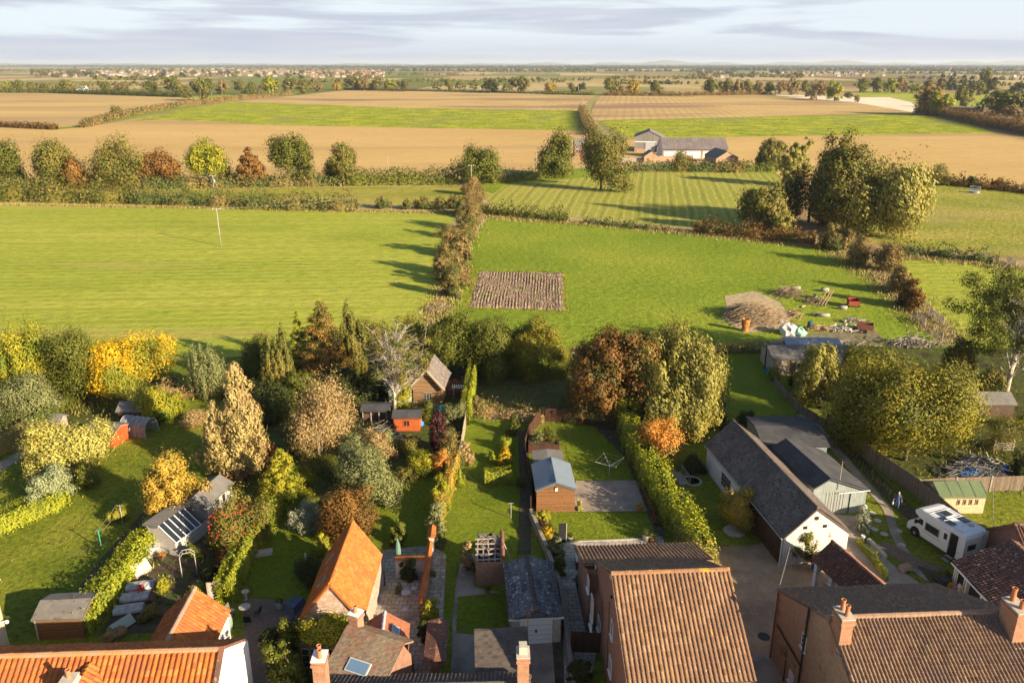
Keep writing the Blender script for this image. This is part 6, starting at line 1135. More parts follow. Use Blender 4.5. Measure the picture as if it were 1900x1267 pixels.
fence('long weathered board fence running from the huge golden-green tree to the glazed room',[(1532,795),(1600,850),(1700,922),(1768,980),(1835,1042),(1875,1080)],1.8,M_['fence'])
fence('sturdy silvered board fence on the far side of the green-roofed shed',[(1702,918),(1770,914),(1900,910),(1990,906)],1.6,M_['fence'],3,.16,postm=M_['greywood'])
fence('curved brown fence round the sunken deck left of the blue-roofed cabin',[(1003,785),(982,812),(974,840),(975,865),(985,905),(985,950)],1.6,M_['brownv'],1.2)
fence('dark board fence closing the shaded lawn behind the blue-roofed cabin',[(1012,782),(1080,787),(1150,800)],1.6,M_['brownv'])
fence('thin panel fence between the apple tree garden and the long lawn',[(866,782),(855,850),(840,905),(822,965),(812,1000)],1.7,mat_plank('pale_grey_panel',[(.33,.27,.19),(.42,.34,.25)],w=.3),1.8,.09)
fence('low post and board fence beside the workshop',[(1430,700),(1445,725),(1480,765),(1530,795)],1.1,M_['fence'],1.5)
fence('pale triangular wooden screen behind the orange-tiled wing',[(389,1118),(412,1112)],1.7,M_['greywood'],1)
fence('low dark gate closing the side passage of the red brick house',[(1060,1210),(1118,1212)],1.7,M_['brownv'],1)
fence('wire and post fence along the top of the gardens beside the willow',[(1062,668),(1150,662),(1250,657),(1330,650)],1.1,M_['greywood'],3,openr=(.5,1.0))
for lab,pts,rr in (('wooden field gate at the far right pasture corner',[(1868,487),(1884,497)],(.3,.55,.8,1.05,1.3)),('second wooden gate left of the far right pasture corner',[(1827,480),(1842,492)],(.3,.6,.9,1.2)),('silvered gate in the rough ground above the scrap heap',[(1843,838),(1878,838)],(.25,.5,.75,1.0)),):
    fence(lab,pts,1.25,M_['greywood'],3,.12,openr=rr,name='field_gate',cat='gate')
fence('timber livestock pen in the dry grass, the left hurdle',[(1700,592),(1716,606)],1.2,M_['greywood'],2,openr=(.3,.6,.9,1.15),name='hurdle',cat='pen'); fence('timber livestock pen in the dry grass, the right hurdle',[(1722,585),(1750,604)],1.2,M_['greywood'],2,openr=(.3,.6,.9,1.15),name='hurdle',cat='pen'); fence('small slatted pen below the two hurdles',[(1730,628),(1748,632)],1.3,M_['greywood'],1,openr=(.3,.6,.9,1.2),name='hurdle',cat='pen')
def wall(label,pts,h,w_,m,cop,copm,z1=None,name='garden_wall'):
    P=[Vector((*G(*p),0)) for p in pts]; t=thing(name,label,'wall',P[0]); mb=MB();c=MB()
    for a,b2 in zip(P[:-1],P[1:]):
        a=a-P[0];b2=b2-P[0]; d=(b2-a).normalized(); mb.bar(a+Vector((0,0,h/2-.1)),b2+Vector((0,0,h/2-.1)),w_,h+.2)
        n=Vector((-d.y,d.x,0)); k=max(2,int((b2-a).length/.28))
        for i in range(k):
            p=a.lerp(b2,i/k);q=a.lerp(b2,(i+.93)/k)
            if cop: c.add([p+n*cop+Vector((0,0,h)),q+n*cop+Vector((0,0,h)),q+Vector((0,0,h+.16)),p+Vector((0,0,h+.16)),p-n*cop+Vector((0,0,h)),q-n*cop+Vector((0,0,h))],[(0,1,2,3),(3,2,5,4),(1,5,2),(0,3,4)])
    mb.build('wall_body',m,t)
    if cop: c.build('coping',copm,t)
wall('painted brick garden wall with red tile coping between the patio and the long lawn',[(800,1040),(790,1120),(782,1160)],1.8,.25,M_['bricko'],.24,M_['orange'])
wall('taller upper end of the patio wall with glowing orange coping',[(805,1005),(801,1038)],2.0,.3,M_['brickw'],.34,M_['orange'])
wall('short cross wall topped with round orange pantiles on the patio',[(735,1070),(797,1068)],1.7,.25,M_['brickw'],.36,M_['orange'])
wall('sloping tiled wall-roof beside the lower lawn',[(815,1190),(808,1270)],1.8,.5,M_['brickr'],.75,M_['oldred'])
wall('low stone wall between the garage drive and the side passage',[(985,960),(1010,1020),(1040,1100),(1050,1180),(1060,1260)],.9,.3,mat('rubble_stone',[(.22,.18,.14),(.34,.28,.22)],scale=3,bump=.5),0,None)
wall('low curved stone kerb by the concrete drive',[(1610,1005),(1625,1018),(1642,1036)],.35,.3,M_['stone'],0,None)
wall('thin edging kerb at the top of the paved terrace',[(1060,1006),(1150,1003),(1228,998)],.12,.12,M_['stone'],0,None)
# --- poles and wires
def pole(label,bx,by,ty,arm=True,tr=False,m=None,r=.14):
    X,Y=G(bx,by); h=HT(bx,by,ty); t=thing('telegraph_pole',label,'pole',(X,Y)); MB().tube([(0,0,-.2),(0,0,h)],[r,r*.7],8).build('shaft',m or M_['greywood'],t,smooth=True)
    if arm: MB().obox((0,0,h-.25),(1.8,.12,.12),.3).build('crossarm',M_['greywood'],t); i_=MB(); [i_.lathe([(.05,0),(.07,.08),(.03,.16)],(dx*math.cos(.3),dx*math.sin(.3),h-.19),6) for dx in (-.8,0,.8)]; i_.build('insulator',M_['wpaint'],t)
    if tr: MB().lathe([(.25,0),(.28,.1),(.28,.8),(.2,.9)],(.35,-.1,h-2.2),10).build('transformer',M_['lead'],t)
    return Vector((X,Y,h))
a1=pole('wooden power pole standing alone in the big left pasture',410,457,386); a2=pole('power pole with a grey transformer behind the long hedgerow',399,366,325,tr=True); a3=pole('power pole rising from the reddish hawthorn',875,352,306); a4=pole('bare pole left of the dense round tree by the farmhouse',994,316,283,False,r=.2); a5=pole('thin pole in the tan field above the hedgerow',721,330,290,False,r=.12); a6=pole('small pole standing in the track between the far fields',1081,205,183,False,r=.3); a7=pole('far pole with crossarm at the head of the track',1073,174,158,True,r=.35)
def wire(label,a,b2,sag,r=.012,n=14,k=1,name='power_line'):
    mb=MB()
    for j in range(k):
        o=Vector((.5*(j-(k-1)/2),.15*(j-(k-1)/2),-.1)); mb.tube([a.lerp(b2,i/n)+o-Vector((0,0,sag*4*(i/n)*(1-i/n))) for i in range(n+1)],r,4)
    tag(mb.build(name,mat('wire_grey',[(.2,.19,.17)]) if 'wire_grey' not in bpy.data.materials else bpy.data.materials['wire_grey'],uv=False),label,'cable')
wire('pair of power lines sagging from the pasture pole towards the russet hedge',a1,a3,3.2,.012,k=2); wire('power lines from the transformer pole to the pasture pole',a2,a1,1.2,.012,k=2)
wire('pale cable from the white barn gable to the roof of the buff brick house',Vector((*G(1466,1012,3.4),3.4)),Vector((*G(1443,1096,5.6),5.6)),.2,.02); wire('pale cable falling from the white barn gable past the tiled store',Vector((*G(1468,1012,3.4),3.4)),Vector((*G(1548,1084,4.4),4.4)),.25,.02)
wire('thin cable down to the fence beside the green-roofed shed',Vector((*G(1843,885,4.5),4.5)),Vector((*G(1845,998,1.5),1.5)),.1,.02)
# --- clothes lines
def cpost(label,p,h,m): t=thing('clothes_post',label,'post',p); MB().tube([(0,0,0),(0,0,h)],.045,6).build('shaft',m,t); MB().tube([(-.25,0,h-.05),(.25,0,h-.05)],.03,5).build('crossbar',m,t)
cpost('green clothes post with a white head on the left lawn',G(189,1020),1.9,mat('green_enamel',[(.05,.3,.2)])); p1=Vector((*G(189,1020),1.85)); p2=Vector((*G(228,970),1.95)); cpost('far clothes post by the round golden bush',G(228,972),1.9,M_['greywood']); wire('white washing line on the left lawn',p1,p2,.15,.014,k=2,name='washing_line')
cpost('leaning white clothes prop on the long centre lawn',G(948,962),1.6,M_['greywood']); wire('thin washing line across the long centre lawn',Vector((*G(948,962),1.6)),Vector((*G(852,895),1.9)),.4,.012,name='washing_line')
def dryer():
    t=thing('rotary_dryer','grey rotary clothes dryer open on the shaded lawn','clothes dryer',G(1130,885)); MB().tube([(0,0,0),(0,0,1.75)],.03,6).build('pole',M_['steel'],t)
    for a in (.3,1.87,3.44,5.01): MB().tube([(0,0,1.2),(1.5*math.cos(a),1.5*math.sin(a),1.9)],.022,4).build('arm',M_['steel'],t)
    l=MB()
    for q in (.4,.7,1.): l.tube([(1.5*q*math.cos(.3+1.571*k),1.5*q*math.sin(.3+1.571*k),1.2+.7*q) for k in range(5)],.008,3)
    l.build('line',M_['steel'],t)
dryer()
# --- patio furniture
def wire_chair(label,p,rz,m,group=None,seatm=None,w=.45,slab=False):
    t=thing('garden_chair',label,'chair',p,rz,group); MB().lathe([(w/2,.44),(w/2,.47)],(0,0,0),10).build('seat',seatm or m,t)
    for a in (.8,2.35,3.93,5.5): MB().tube([(.15*math.cos(a),.15*math.sin(a),.45),(.25*math.cos(a),.25*math.sin(a),0)],.014,4).build('leg',m,t)
    b_=MB()
    if slab: b_.add([(-.22,-.25,.45),(-.22,.25,.45),(-.3,.25,1.0),(-.3,-.25,1.0)],[(0,1,2,3),(3,2,1,0)])
    else:
        for s in (1,.55): b_.tube([(-.2,-.22*s,.45),(-.26,-.24*s,.75),(-.28,0,.6+.36*s),(-.26,.24*s,.75),(-.2,.22*s,.45)],.014,4)
    b_.build('backrest',seatm or m,t)
def round_table(label,p,r,m,h=.72,legs=3):
    t=thing('garden_table',label,'table',p); MB().lathe([(r,h-.03),(r,h)],(0,0,0),20).build('table_top',m,t)
    for k in range(legs): a=k*6.283/legs; MB().tube([(.05*math.cos(a),.05*math.sin(a),h-.03),(r*.6*math.cos(a),r*.6*math.sin(a),0)],.02,4).build('leg',M_['steel'],t)
wm=mat('white_wire',[(.5,.49,.5)])
round_table('round grey garden table on the flagged patio',G(754,1113),.36,M_['lead']); wire_chair('white wire chair above the round grey table',G(768,1100),rad(-120),wm,'white wire chairs on the flagged patio'); wire_chair('white wire chair below the round grey table',G(752,1140),rad(100),wm,'white wire chairs on the flagged patio')
round_table('round mosaic table on the brick patio',G(456,1140),.42,M_['stone']); wire_chair('upright pale-backed chair left of the mosaic table',G(430,1142),rad(-10),M_['greywood'],slab=True); wire_chair('dark folding chair right of the mosaic table',G(478,1145),rad(175),M_['soot'],slab=True); wire_chair('dark chair in front of the mosaic table',G(462,1160),rad(95),M_['soot'],slab=True)
def parasol():
    t=thing('parasol','closed green parasol standing beside the patio wall','parasol',G(740,1052)); MB().tube([(0,0,0),(0,0,2.5)],.025,6).build('pole',M_['wgrain'],t); MB().lathe([(.05,.95),(.2,1.05),(.24,1.5),(.19,2.1),(.07,2.6),(.01,2.75)],(0,0,0),9).build('canopy',mat('green_canvas',[(.09,.16,.12),(.15,.23,.18)],scale=3,stretch=(1,1,.2)),t); MB().lathe([(.3,0),(.3,.08)],(0,0,0),12).build('base',M_['soot'],t)
parasol()
def lathe_thing(name,label,cat,p,prof,m,n=14,parts=(),group=None):
    t=thing(name,label,cat,p,0,group); MB().lathe(prof,(0,0,0),n).build(name+'_body' if 0 else 'body',m,t,smooth=False)
    for (nm,pr,mm) in parts: MB().lathe(pr,(0,0,0),n).build(nm,mm,t)
    return t
POT=[(.12,0),(.17,.3),(.19,.3),(.19,.34),(.15,.34),(.13,.28)]
lathe_thing('bird_bath','small stone bird bath on the brick patio','bird bath',G(457,1113),[(.2,0),(.1,.08),(.07,.6),(.26,.72),(.28,.8),(.2,.76)],M_['stone'])
lathe_thing('garden_statue','pale stone statue on a plinth beside the dark domed bush','statue',G(568,1048),[(.2,0),(.2,.3),(.12,.35),(.14,.7),(.08,.95),(.1,1.05),(.05,1.15)],M_['stone'],9)
bt=mat('sage_barrel',[(.20,.25,.20)],rough=.5)
for q,lab in ((G(412,1172),'grey-green water butt with a lid against the white wall'),(G(424,1166),'second water butt half behind the first')): lathe_thing('water_butt',lab,'water butt',q,[(.27,0),(.34,.4),(.34,.8),(.28,1.05)],bt,16,(('lid',[(.3,1.05),(.3,1.09),(.05,1.13)],M_['lead']),))
def box_thing(name,label,cat,p,rz,sz,m,lid=None,lidm=None,legs=False):
    t=thing(name,label,cat,p,rz); MB().box(-sz[0]/2,sz[0]/2,-sz[1]/2,sz[1]/2,0 if not legs else sz[2]*.4,sz[2]).build('body',m,t)
    MB().box(-sz[0]/2-.04,sz[0]/2+.04,-sz[1]/2-.04,sz[1]/2+.04,sz[2],sz[2]+.06).build(lid or 'lid',lidm or m,t)
    if legs:
        for sx in (-1,1):
            for sy in (-1,1): MB().box(sx*sz[0]/2-.04,sx*sz[0]/2+.04,sy*sz[1]/2-.04,sy*sz[1]/2+.04,0,sz[2]*.4).build('leg',M_['greywood'],t)
    return t
navy=mat('navy_cover',[(.07,.09,.14),(.11,.13,.19)],scale=2)
for (px,py,l,w_,h,lab) in ((548,1130,1.5,.9,.7,'covered garden seat nearest the orange-roofed barn'),(528,1165,1.6,.8,.6,'covered garden lounger left of the porch')):
    t=thing('covered_furniture',lab+' under a navy cover','furniture cover',G(px,py),rad(70)); mb=MB(); mb.add([(-l/2,-w_/2,0),(l/2,-w_/2,0),(l/2,w_/2,0),(-l/2,w_/2,0),(-l/2+.1,-w_/2+.08,h),(l/2-.1,-w_/2+.1,h*.9),(l/2-.1,w_/2-.1,h),(-l/2+.1,w_/2-.1,h*1.25)],[(0,1,5,4),(1,2,6,5),(2,3,7,6),(3,0,4,7),(4,5,6,7)]); mb.build('cover',navy,t)
pots=[((1187,948),M_['terra'],.34,'terracotta pot on the corner of the concrete slab'),((1199,1003),M_['stone'],.36,'white round planter at the right end of the terrace'),((1210,1006),M_['terra'],.28,'small brown pot beside the white round planter'),((1058,1003),M_['stone'],.25,'little white pot at the edge of the narrow lawn'),((520,1128),M_['sage_p'],.3,'pale green pot on the brick patio'),((803,1080),M_['stone'],.34,'black-rimmed white planter by the garden wall'),((1745,1120),M_['terra'],.35,'pot by the glazed room'),((905,1100),M_['terra'],.22,'small pot against the ruined outbuilding'),((243,1040),mat('turquoise_plastic',[(.03,.4,.3)]),.3,'turquoise tub of yellow plants by the potting shed'),((262,1105),M_['terra'],.3,'pot of red flowers among the covered beds'),((1012,822),M_['terra'],.28,'terracotta pot on the deck edge'),((300,1040),M_['dwood'],.28,'dark pot of orange flowers at the potting shed door')]
for i,(q,m,r,lab) in enumerate(pots):
    t=lathe_thing('plant_pot',lab,'plant pot',G(*q),[(r*.7,0),(r,r*1.5),(r*1.08,r*1.5),(r*1.08,r*1.7),(r*.85,r*1.7),(r*.8,r*1.4)],m)
    V,c,rc=crown('dome',r*1.3,r*1.4,r*3.2,130,.12,i); quads_obj('foliage',V,(l_yg,l_green,l_flower,l_orange)[(0,1,0,1,1,1,0,1,0,2,1,3)[i]],t)
# scattered flowers near the bed
def scatter_pots():
    rg=random.Random(5); labs=['white pot at the top of the cluster','grey pot second down the cluster','tall white urn in the cluster','black pot low in the cluster','cream pot beside the kerb','small metal tub in the cluster','white bowl on the garage corner','round stone ball among the pots']
    for i,l in enumerate(labs):
        q=G(1602+rg.uniform(-9,9),945+i*9); r=rg.uniform(.14,.24); lathe_thing('plant_pot',l+' of pots at the garage corner','plant pot',q,[(r*.7,0),(r,r*1.8),(r*1.1,r*1.9),(r*.8,r*1.8)],(M_['wpaint'],M_['stone'],M_['wpaint'],M_['soot'])[i%4],10,group='pots clustered at the corner of the grey-green garage')
scatter_pots()
# potting garden on the left
def arch():
    t=thing('garden_arch','white trellis arch standing beside the potting shed','arch',G(352,1066),rad(25))
    for x in (-.55,.55):
        m=MB()
        for y in (-.25,.25): m.tube([(x,y,0),(x,y,1.8)],.03,4)
        for z in [i*.18 for i in range(10)]: m.tube([(x,-.25,z),(x,.25,z+.15)],.014,3); m.tube([(x,.25,z),(x,-.25,z+.15)],.014,3)
        m.build('trellis_side',M_['greyw'],t)
    m=MB(); 
    for y in (-.25,.25): m.tube([(-.55,y,1.8),(-.3,y,2.15),(.3,y,2.15),(.55,y,1.8)],.03,4)
    for x,z in ((-.55,1.8),(-.3,2.15),(0,2.15),(.3,2.15),(.55,1.8)): m.tube([(x,-.25,z),(x,.25,z)],.025,4)
    m.build('arch_top',M_['greyw'],t)
arch()
def cover(name,label,cat,p,rz,l,w_,h,m,fm,kind='ridge'):
    t=thing(name,label,cat,p,rz); mb=MB(); n=8
    if kind=='ridge': mb.add([(-l/2,-w_/2,.25),(l/2,-w_/2,.25),(l/2,0,h),(-l/2,0,h),(-l/2,w_/2,.25),(l/2,w_/2,.25)],[(0,1,2,3),(3,2,5,4),(0,3,4),(1,5,2)])
    else:
        rg=random.Random(int(l*100)); vs=[]
        for i in range(n+1):
            for j in range(7): a=PI*j/6; vs.append((-l/2+l*i/n,-math.cos(a)*w_/2,max(0,math.sin(a))**.5*h*(1+rg.uniform(-.13,.13))))
        mb.add(vs,[(i*7+j,(i+1)*7+j,(i+1)*7+j+1,i*7+j+1) for i in range(n) for j in range(6)]+[tuple(range(7)),tuple(range(n*7+6,n*7-1,-1))])
    mb.build('cover',m,t); f=MB(); f.box(-l/2,l/2,-w_/2,w_/2,0,.22); f.build('frame',fm,t)
poly=mat('grey_polythene',[(.24,.25,.27),(.42,.43,.46)],scale=2.5,rough=.35,spec=.5); cream=mat('cream_fleece',[(.45,.44,.32),(.52,.5,.38)],scale=3)
cover('cloche','cream ridge cloche at the top of the covered beds','cloche',G(259,1062),rad(60),1.4,1.3,1.0,cream,M_['greywood']); cover('cloche','grey-green ridge cover at the bottom of the covered beds','cloche',G(226,1165),rad(60),1.6,1.1,.8,M_['sage_p'],M_['dwood'])
for i,(px,py,lab) in enumerate(((262,1092,'top raised bed under crumpled grey polythene'),(252,1112,'middle raised bed under crumpled grey polythene'),(240,1135,'lowest raised bed under crumpled grey polythene'))): cover('covered_bed',lab,'raised bed',G(px,py),rad(12),2.0,1.1,.55,poly,M_['dwood'],'hump')
cover('compost_bags','dark bags lying beside the covered beds','bags',G(282,1110),rad(100),1.3,.7,.35,M_['dwood'],M_['dwood'],'hump'); box_thing('storage_cube','white fabric-covered cube beside the potting shed','storage box',G(285,1030),rad(20),(1.1,1.0,.9),mat('white_fabric',[(.5,.48,.47)],scale=4))
def net():
    t=thing('fruit_cage','rounded polythene fruit cage beside the red-gabled shed','fruit cage',(-40.6,78.8),rad(-15)); l,w_,h=3.2,2.2,1.9; m=MB()
    for i in range(6): x=-l/2+l*i/5; m.tube([(x,-w_/2*math.cos(PI*j/8),h*math.sin(PI*j/8)**.6) for j in range(9)],.035,4)
    for j in (2,4,6): m.tube([(-l/2,-w_/2*math.cos(PI*j/8),h*math.sin(PI*j/8)**.6),(l/2,-w_/2*math.cos(PI*j/8),h*math.sin(PI*j/8)**.6)],.025,4)
    m.build('hoops',M_['lead'],t); s=MB(); vs=[(-l/2+l*i/6,-w_/2*.97*math.cos(PI*j/8),h*.97*math.sin(PI*j/8)**.6) for i in range(7) for j in range(9)]; s.add(vs,[(i*9+j,(i+1)*9+j,(i+1)*9+j+1,i*9+j+1) for i in range(6) for j in range(8)]); s.build('sheeting',mat('dull_polythene',[(.16,.17,.18),(.26,.27,.28)],scale=3,rough=.4),t)
net()
# deck and planters
def deck():
    t=thing('deck_planter','raised dark timber planter full of shrubs behind the felt-roofed shed','planter',(3.4,75.2)); MB().box(-1.7,1.5,-1.3,-1.1,0,1.0).box(-1.7,1.5,.9,1.1,0,1.0).box(-1.7,-1.5,-1.1,.9,0,1.0).box(1.3,1.5,-1.1,.9,0,1.0).build('frame',M_['brownv'],t); MB().box(-1.5,1.3,-1.1,.9,.1,.85).build('soil',m_soilg,t)
    for i,(x,y,k,lm) in enumerate(((-.7,-.2,.7,l_sage),(.6,.1,.9,l_green),(0,.4,.6,l_brown))): V,c,rc=crown('dome',k,.8,.8+k*1.9,700,.13,i); V[:,0]+=x; V[:,1]+=y; quads_obj('foliage',V,lm,t)
    t=thing('decking','brown raised decking with chairs between the log hut and the tall hedge','decking',(-6.6,90.6)); MB().box(-1.7,1.9,-1.6,1.8,0,.7).build('deck_boards',mat_plank('deck_boards',[(.16,.08,.05),(.2,.1,.06)],w=.15),t)
    for x,y in ((-.3,.2),(.7,.9)): wire_chair('brown deck chair at the '+('near' if y<.5 else 'far')+' side of the raised decking',(-6.6+x,90.6+y,.7),1.2,M_['terra'],slab=True)
    t=thing('pergola','low white slatted pergola at the foot of the raised decking','pergola',(-5.9,88.2)); 
    for x in (-1.1,1.1): MB().box(x-.05,x+.05,-.05,.05,0,1.5).build('post',M_['greywood'],t)
    m=MB(); m.box(-1.3,1.3,-.3,-.25,1.5,1.58); m.box(-1.3,1.3,.3,.35,1.5,1.58)
    m.build('beam',M_['greywood'],t); m=MB(); [m.box(-1.25+.22*i,-1.18+.22*i,-.5,.5,1.58,1.63) for i in range(12)]; m.build('slats',M_['wpaint'],t)
deck()
# bags by the red shed
for i,(px,py,c,s,lab) in enumerate(((800,768,(.03,.32,.24),.75,'left green rubble bag beyond the red shed'),(819,766,(.02,.28,.24),.8,'right green rubble bag beyond the red shed'),(778,775,(.45,.46,.55),.6,'white sack beside the red shed'),(780,790,(.05,.16,.42),.5,'blue sack beside the red shed'),(806,778,(.1,.3,.25),.5,'smaller green bag in front of the two large ones'))):
    t=thing('rubble_bag',lab,'bag',G(px,py),i); mb=MB(); mb.blob((0,0,s*.45),(s*.75,s*.65,s*.6),i,n=10,jit=.16,sq=.7); mb.build('bag_body',mat('bag_%d_fabric'%i if 0 else 'woven_bag_'+('green','teal','white','blue','dark_green')[i],[c,tuple(min(1,v*1.4) for v in c)],scale=4),t); MB().tube([(-s*.4,0,s),(0,0,s*1.25),(s*.4,0,s)],.03,4).build('strap',M_['wpaint'],t)
def pile(name,label,cat,p,n,l,r,m,spread,seed,zs=.5,rz=None,stuff=True,tap=.6,bend=.1):
    rg=random.Random(seed); mb=MB()
    for i in range(n):
        a=rg.uniform(0,6.28) if rz is None else rz+rg.gauss(0,.25); x=rg.gauss(0,spread[0]*.45); y=rg.gauss(0,spread[1]*.45); z=abs(rg.gauss(0,zs))*max(.1,1-(x/spread[0])**2*.6-(y/spread[1])**2*.6)+r
        ll=l*rg.uniform(.5,1.2)/2; d=Vector((math.cos(a)*ll,math.sin(a)*ll,rg.uniform(-.12,.22)*ll)); c=Vector((x,y,z)); s=d-d
        q0=c-d; q1=c+Vector((rg.uniform(-1,1),rg.uniform(-1,1),rg.uniform(0,1)))*bend*ll; q2=c+d; q0.z=max(r,q0.z); q2.z=max(r,q2.z); rr=r*rg.uniform(.6,1.3); mb.tube([q0,q1,q2],[rr,rr*.85,rr*tap],5)
    o=mb.build(name,m,uv=False); o.location=(p[0],p[1],0); return tag(o,label,cat,kind='stuff' if stuff else None)
pile('planks','stack of pale planks lying across the green bags','planks',G(797,758),8,3.4,.07,M_['palew'],(.5,.35),1,.25,rz=.1,stuff=False,tap=1,bend=0)
brush=mat('dry_brushwood',[(.20,.145,.09),(.32,.24,.15)],scale=3)
pile('brushwood_heap','large flat heap of dry pale brushwood on the lush field','brushwood',G(1402,590),2400,2.2,.028,brush,(4.3,4.6),2,1.1,rz=.5,bend=.3)
pile('cut_branches','tangle of cut branches with brown twigs right of the brushwood heap','branches',G(1465,548),200,2.4,.035,brush,(2.6,2.8),3,.8); pile('cut_branches','second tangle of cut branches with propped poles','branches',G(1512,562),80,2.2,.04,brush,(2.0,1.5),4,.5); pile('cut_branches','low tangle of branches at the right foot of the brushwood heap','branches',G(1472,585),60,1.8,.05,M_['wgrain'],(1.2,1.8),5,.4)
pile('firewood_heap','dark heap of split wood and scrap by the field corner','scrap heap',G(1690,640),260,1.4,.07,mat('grey_split_wood',[(.16,.14,.12),(.33,.29,.25)],scale=4),(3.5,1.2),6,.6); pile('scrap_heap','tangled heap of grey poles and scrap metal behind the silvered fence','scrap heap',G(1812,885),230,2.6,.035,mat('dull_scrap',[(.13,.13,.13),(.26,.25,.24)],scale=4),(3.4,2.0),7,.5)
pile('rubbish_heap','long heap of timber and rubbish behind the workshop','rubbish',G(1500,640),170,2.2,.06,M_['greywood'],(6.5,1.1),8,.45); pile('rubbish_heap','pale rubble heap at the edge of the yard','rubbish',G(1568,612),140,.9,.12,M_['stone'],(2.6,1.2),9,.35); pile('rubbish_heap','twiggy brown heap right of the blue drum','rubbish',G(1520,612),110,1.2,.05,M_['wgrain'],(2.2,1.0),10,.35); pile('rubbish_heap','strip of offcuts beyond the pale rubble','rubbish',G(1580,598),50,1.1,.08,M_['greywood'],(2.4,.5),15,.3)
pile('log_pile','stacked broken timber ringed like a nest above the scrap heap','timber',G(1813,862),110,1.5,.09,M_['greywood'],(2.0,1.2),11,.4); pile('stone_heap','jumble of stones and pots behind the black-roofed shed','stones',G(1395,788),140,.35,.13,M_['stone'],(2.4,.8),12,.3); pile('prunings','pale heap of prunings at the end of the long lawn','prunings',G(935,772),220,1.2,.025,brush,(3.6,1.3),13,.25); pile('prunings','heap of twigs at the foot of the russet hedge','prunings',G(812,575),160,1.6,.03,brush,(2.4,2.2),14,.4)
pile('dead_twigs','grey leafless twigs beside the small red shed','twigs',G(712,818),150,2.0,.02,M_['greywood'],(1.8,1.4),16,.9)
for i,(px,py,l,r,a,lab) in enumerate(((1530,541,1.3,.35,0,'big sawn log farthest up the lush field'),(1563,574,1.4,.32,-.3,'thick sawn log below the red trailer'),(1527,588,2.0,.3,-.2,'split log pile piece lying in front of the branches'),(1514,586,1.2,.26,.2,'short log touching the split log'),(1455,541,1.8,.25,.3,'pale log at the top of the branch tangle'),(1476,537,1.6,.28,0,'pale log right of the top one'),(1512,552,.8,.3,1.2,'upright sawn stump among the branches'),(1490,570,1.2,.14,.8,'thin pale log end by the curved branch'),(1448,600,.7,.3,.4,'dark stump at the foot of the brushwood heap'))):
    t=thing('log',lab,'log',G(px,py),a,'sawn logs scattered on the lush field'); MB().tube([(-l/2,0,r),(l/2,0,r)],r,10).build('bark',M_['greywood'],t,smooth=True); MB().tube([(l/2,0,r),(l/2+.02,0,r)],r*.93,10).build('cut_face',M_['palew'],t)
for i,(a,b2) in enumerate((((1524,568),(1540,556)),((1530,568),(1544,556)),((1519,566),(1533,555)))): wire_=MB(); A=Vector((*G(*a),.1)); B=Vector((*G(*b2),1.6)); wire_.tube([A,B],.1,6); tag(wire_.build('prop_pole',M_['palew'],uv=False),('left','right','middle')[i]+' of the three pale poles leaning together on the branches','pole','pale poles leaning on the branches')
def trailer(label,p,rz,l,w_,h,m,z=.55,name='trailer'):
    t=thing(name,label,'trailer',p,rz); b_=MB(); th=.05
    b_.box(-l/2,l/2,-w_/2,w_/2,z,z+th); b_.box(-l/2,l/2,-w_/2,-w_/2+th,z+th,z+h); b_.box(-l/2,l/2,w_/2-th,w_/2,z+th,z+h); b_.box(-l/2,-l/2+th,-w_/2+th,w_/2-th,z+th,z+h); b_.box(l/2-th,l/2,-w_/2+th,w_/2-th,z+th,z+h*.8); b_.build('tub',m,t)
    for s in (-1,1): w2=MB(); w2.lathe([(.12,-.08),(.3,-.08),(.32,0),(.3,.08),(.12,.08)],(0,0,0),14); o=w2.build('wheel',M_['soot'],t); o.location=(0,s*(w_/2+.1),.32); o.rotation_euler=(PI/2,0,0)
    MB().bar((l/2,0,z),(l/2+1.0,0,.45),.08).build('drawbar',m,t)
trailer('dark red farm trailer standing on the lush field','' or G(1582,570),rad(-100),1.9,1.7,.9,mat('red_paint_rusty',[(.22,.035,.025),(.3,.07,.04)],scale=2)); trailer('brown rusty open trailer at the edge of the yard rubbish',G(1604,616),rad(160),2.2,1.6,.8,mat('brown_rust',[(.14,.05,.035),(.2,.08,.05)],scale=2)); trailer('grey two-wheeled trailer loaded with junk under the ash tree',G(1835,758),rad(170),1.9,1.2,.5,M_['greywood'])
lathe_thing('incinerator','rusty orange oil-drum incinerator beside the brushwood heap','incinerator',G(1382,614),[(.55,0),(.5,.9),(.62,.95),(.62,1.9),(.55,1.9),(.5,1.0)],M_['rust'],14); lathe_thing('plastic_drum','dark blue drum in the yard rubbish','drum',G(1502,610),[(.3,0),(.4,.3),(.4,.9),(.3,1.2)],mat('dull_blue_plastic',[(.03,.08,.14)]),10)
t=thing('tarpaulin','white tarpaulin thrown over a heap in the yard','tarpaulin',G(1462,620)); MB().blob((0,0,.6),(1.4,1.2,1.1),5,n=12,jit=.2).build('sheet',mat('white_sheet',[(.5,.5,.5),(.6,.6,.58)],scale=2),t); t=thing('tarpaulin','pale green tarpaulin heap right of the white one','tarpaulin',G(1482,622)); MB().blob((0,0,.45),(1.1,.9,.8),7,n=12,jit=.2).build('sheet',mat('green_sheet',[(.2,.36,.3),(.26,.42,.36)],scale=2),t)
t=thing('tarpaulin','bright blue tarpaulin in the scrap heap','tarpaulin',G(1797,884)); MB().blob((0,0,.3),(1.0,.6,.45),8,n=10,jit=.2).build('sheet',mat('blue_sheet',[(.02,.15,.5),(.03,.2,.6)],scale=2),t); t=thing('tarpaulin','small blue sheet at the right of the scrap heap','tarpaulin',G(1864,876)); MB().blob((0,0,.3),(.4,.3,.5),9,n=10,jit=.2).build('sheet',bpy.data.materials['blue_sheet'],t)
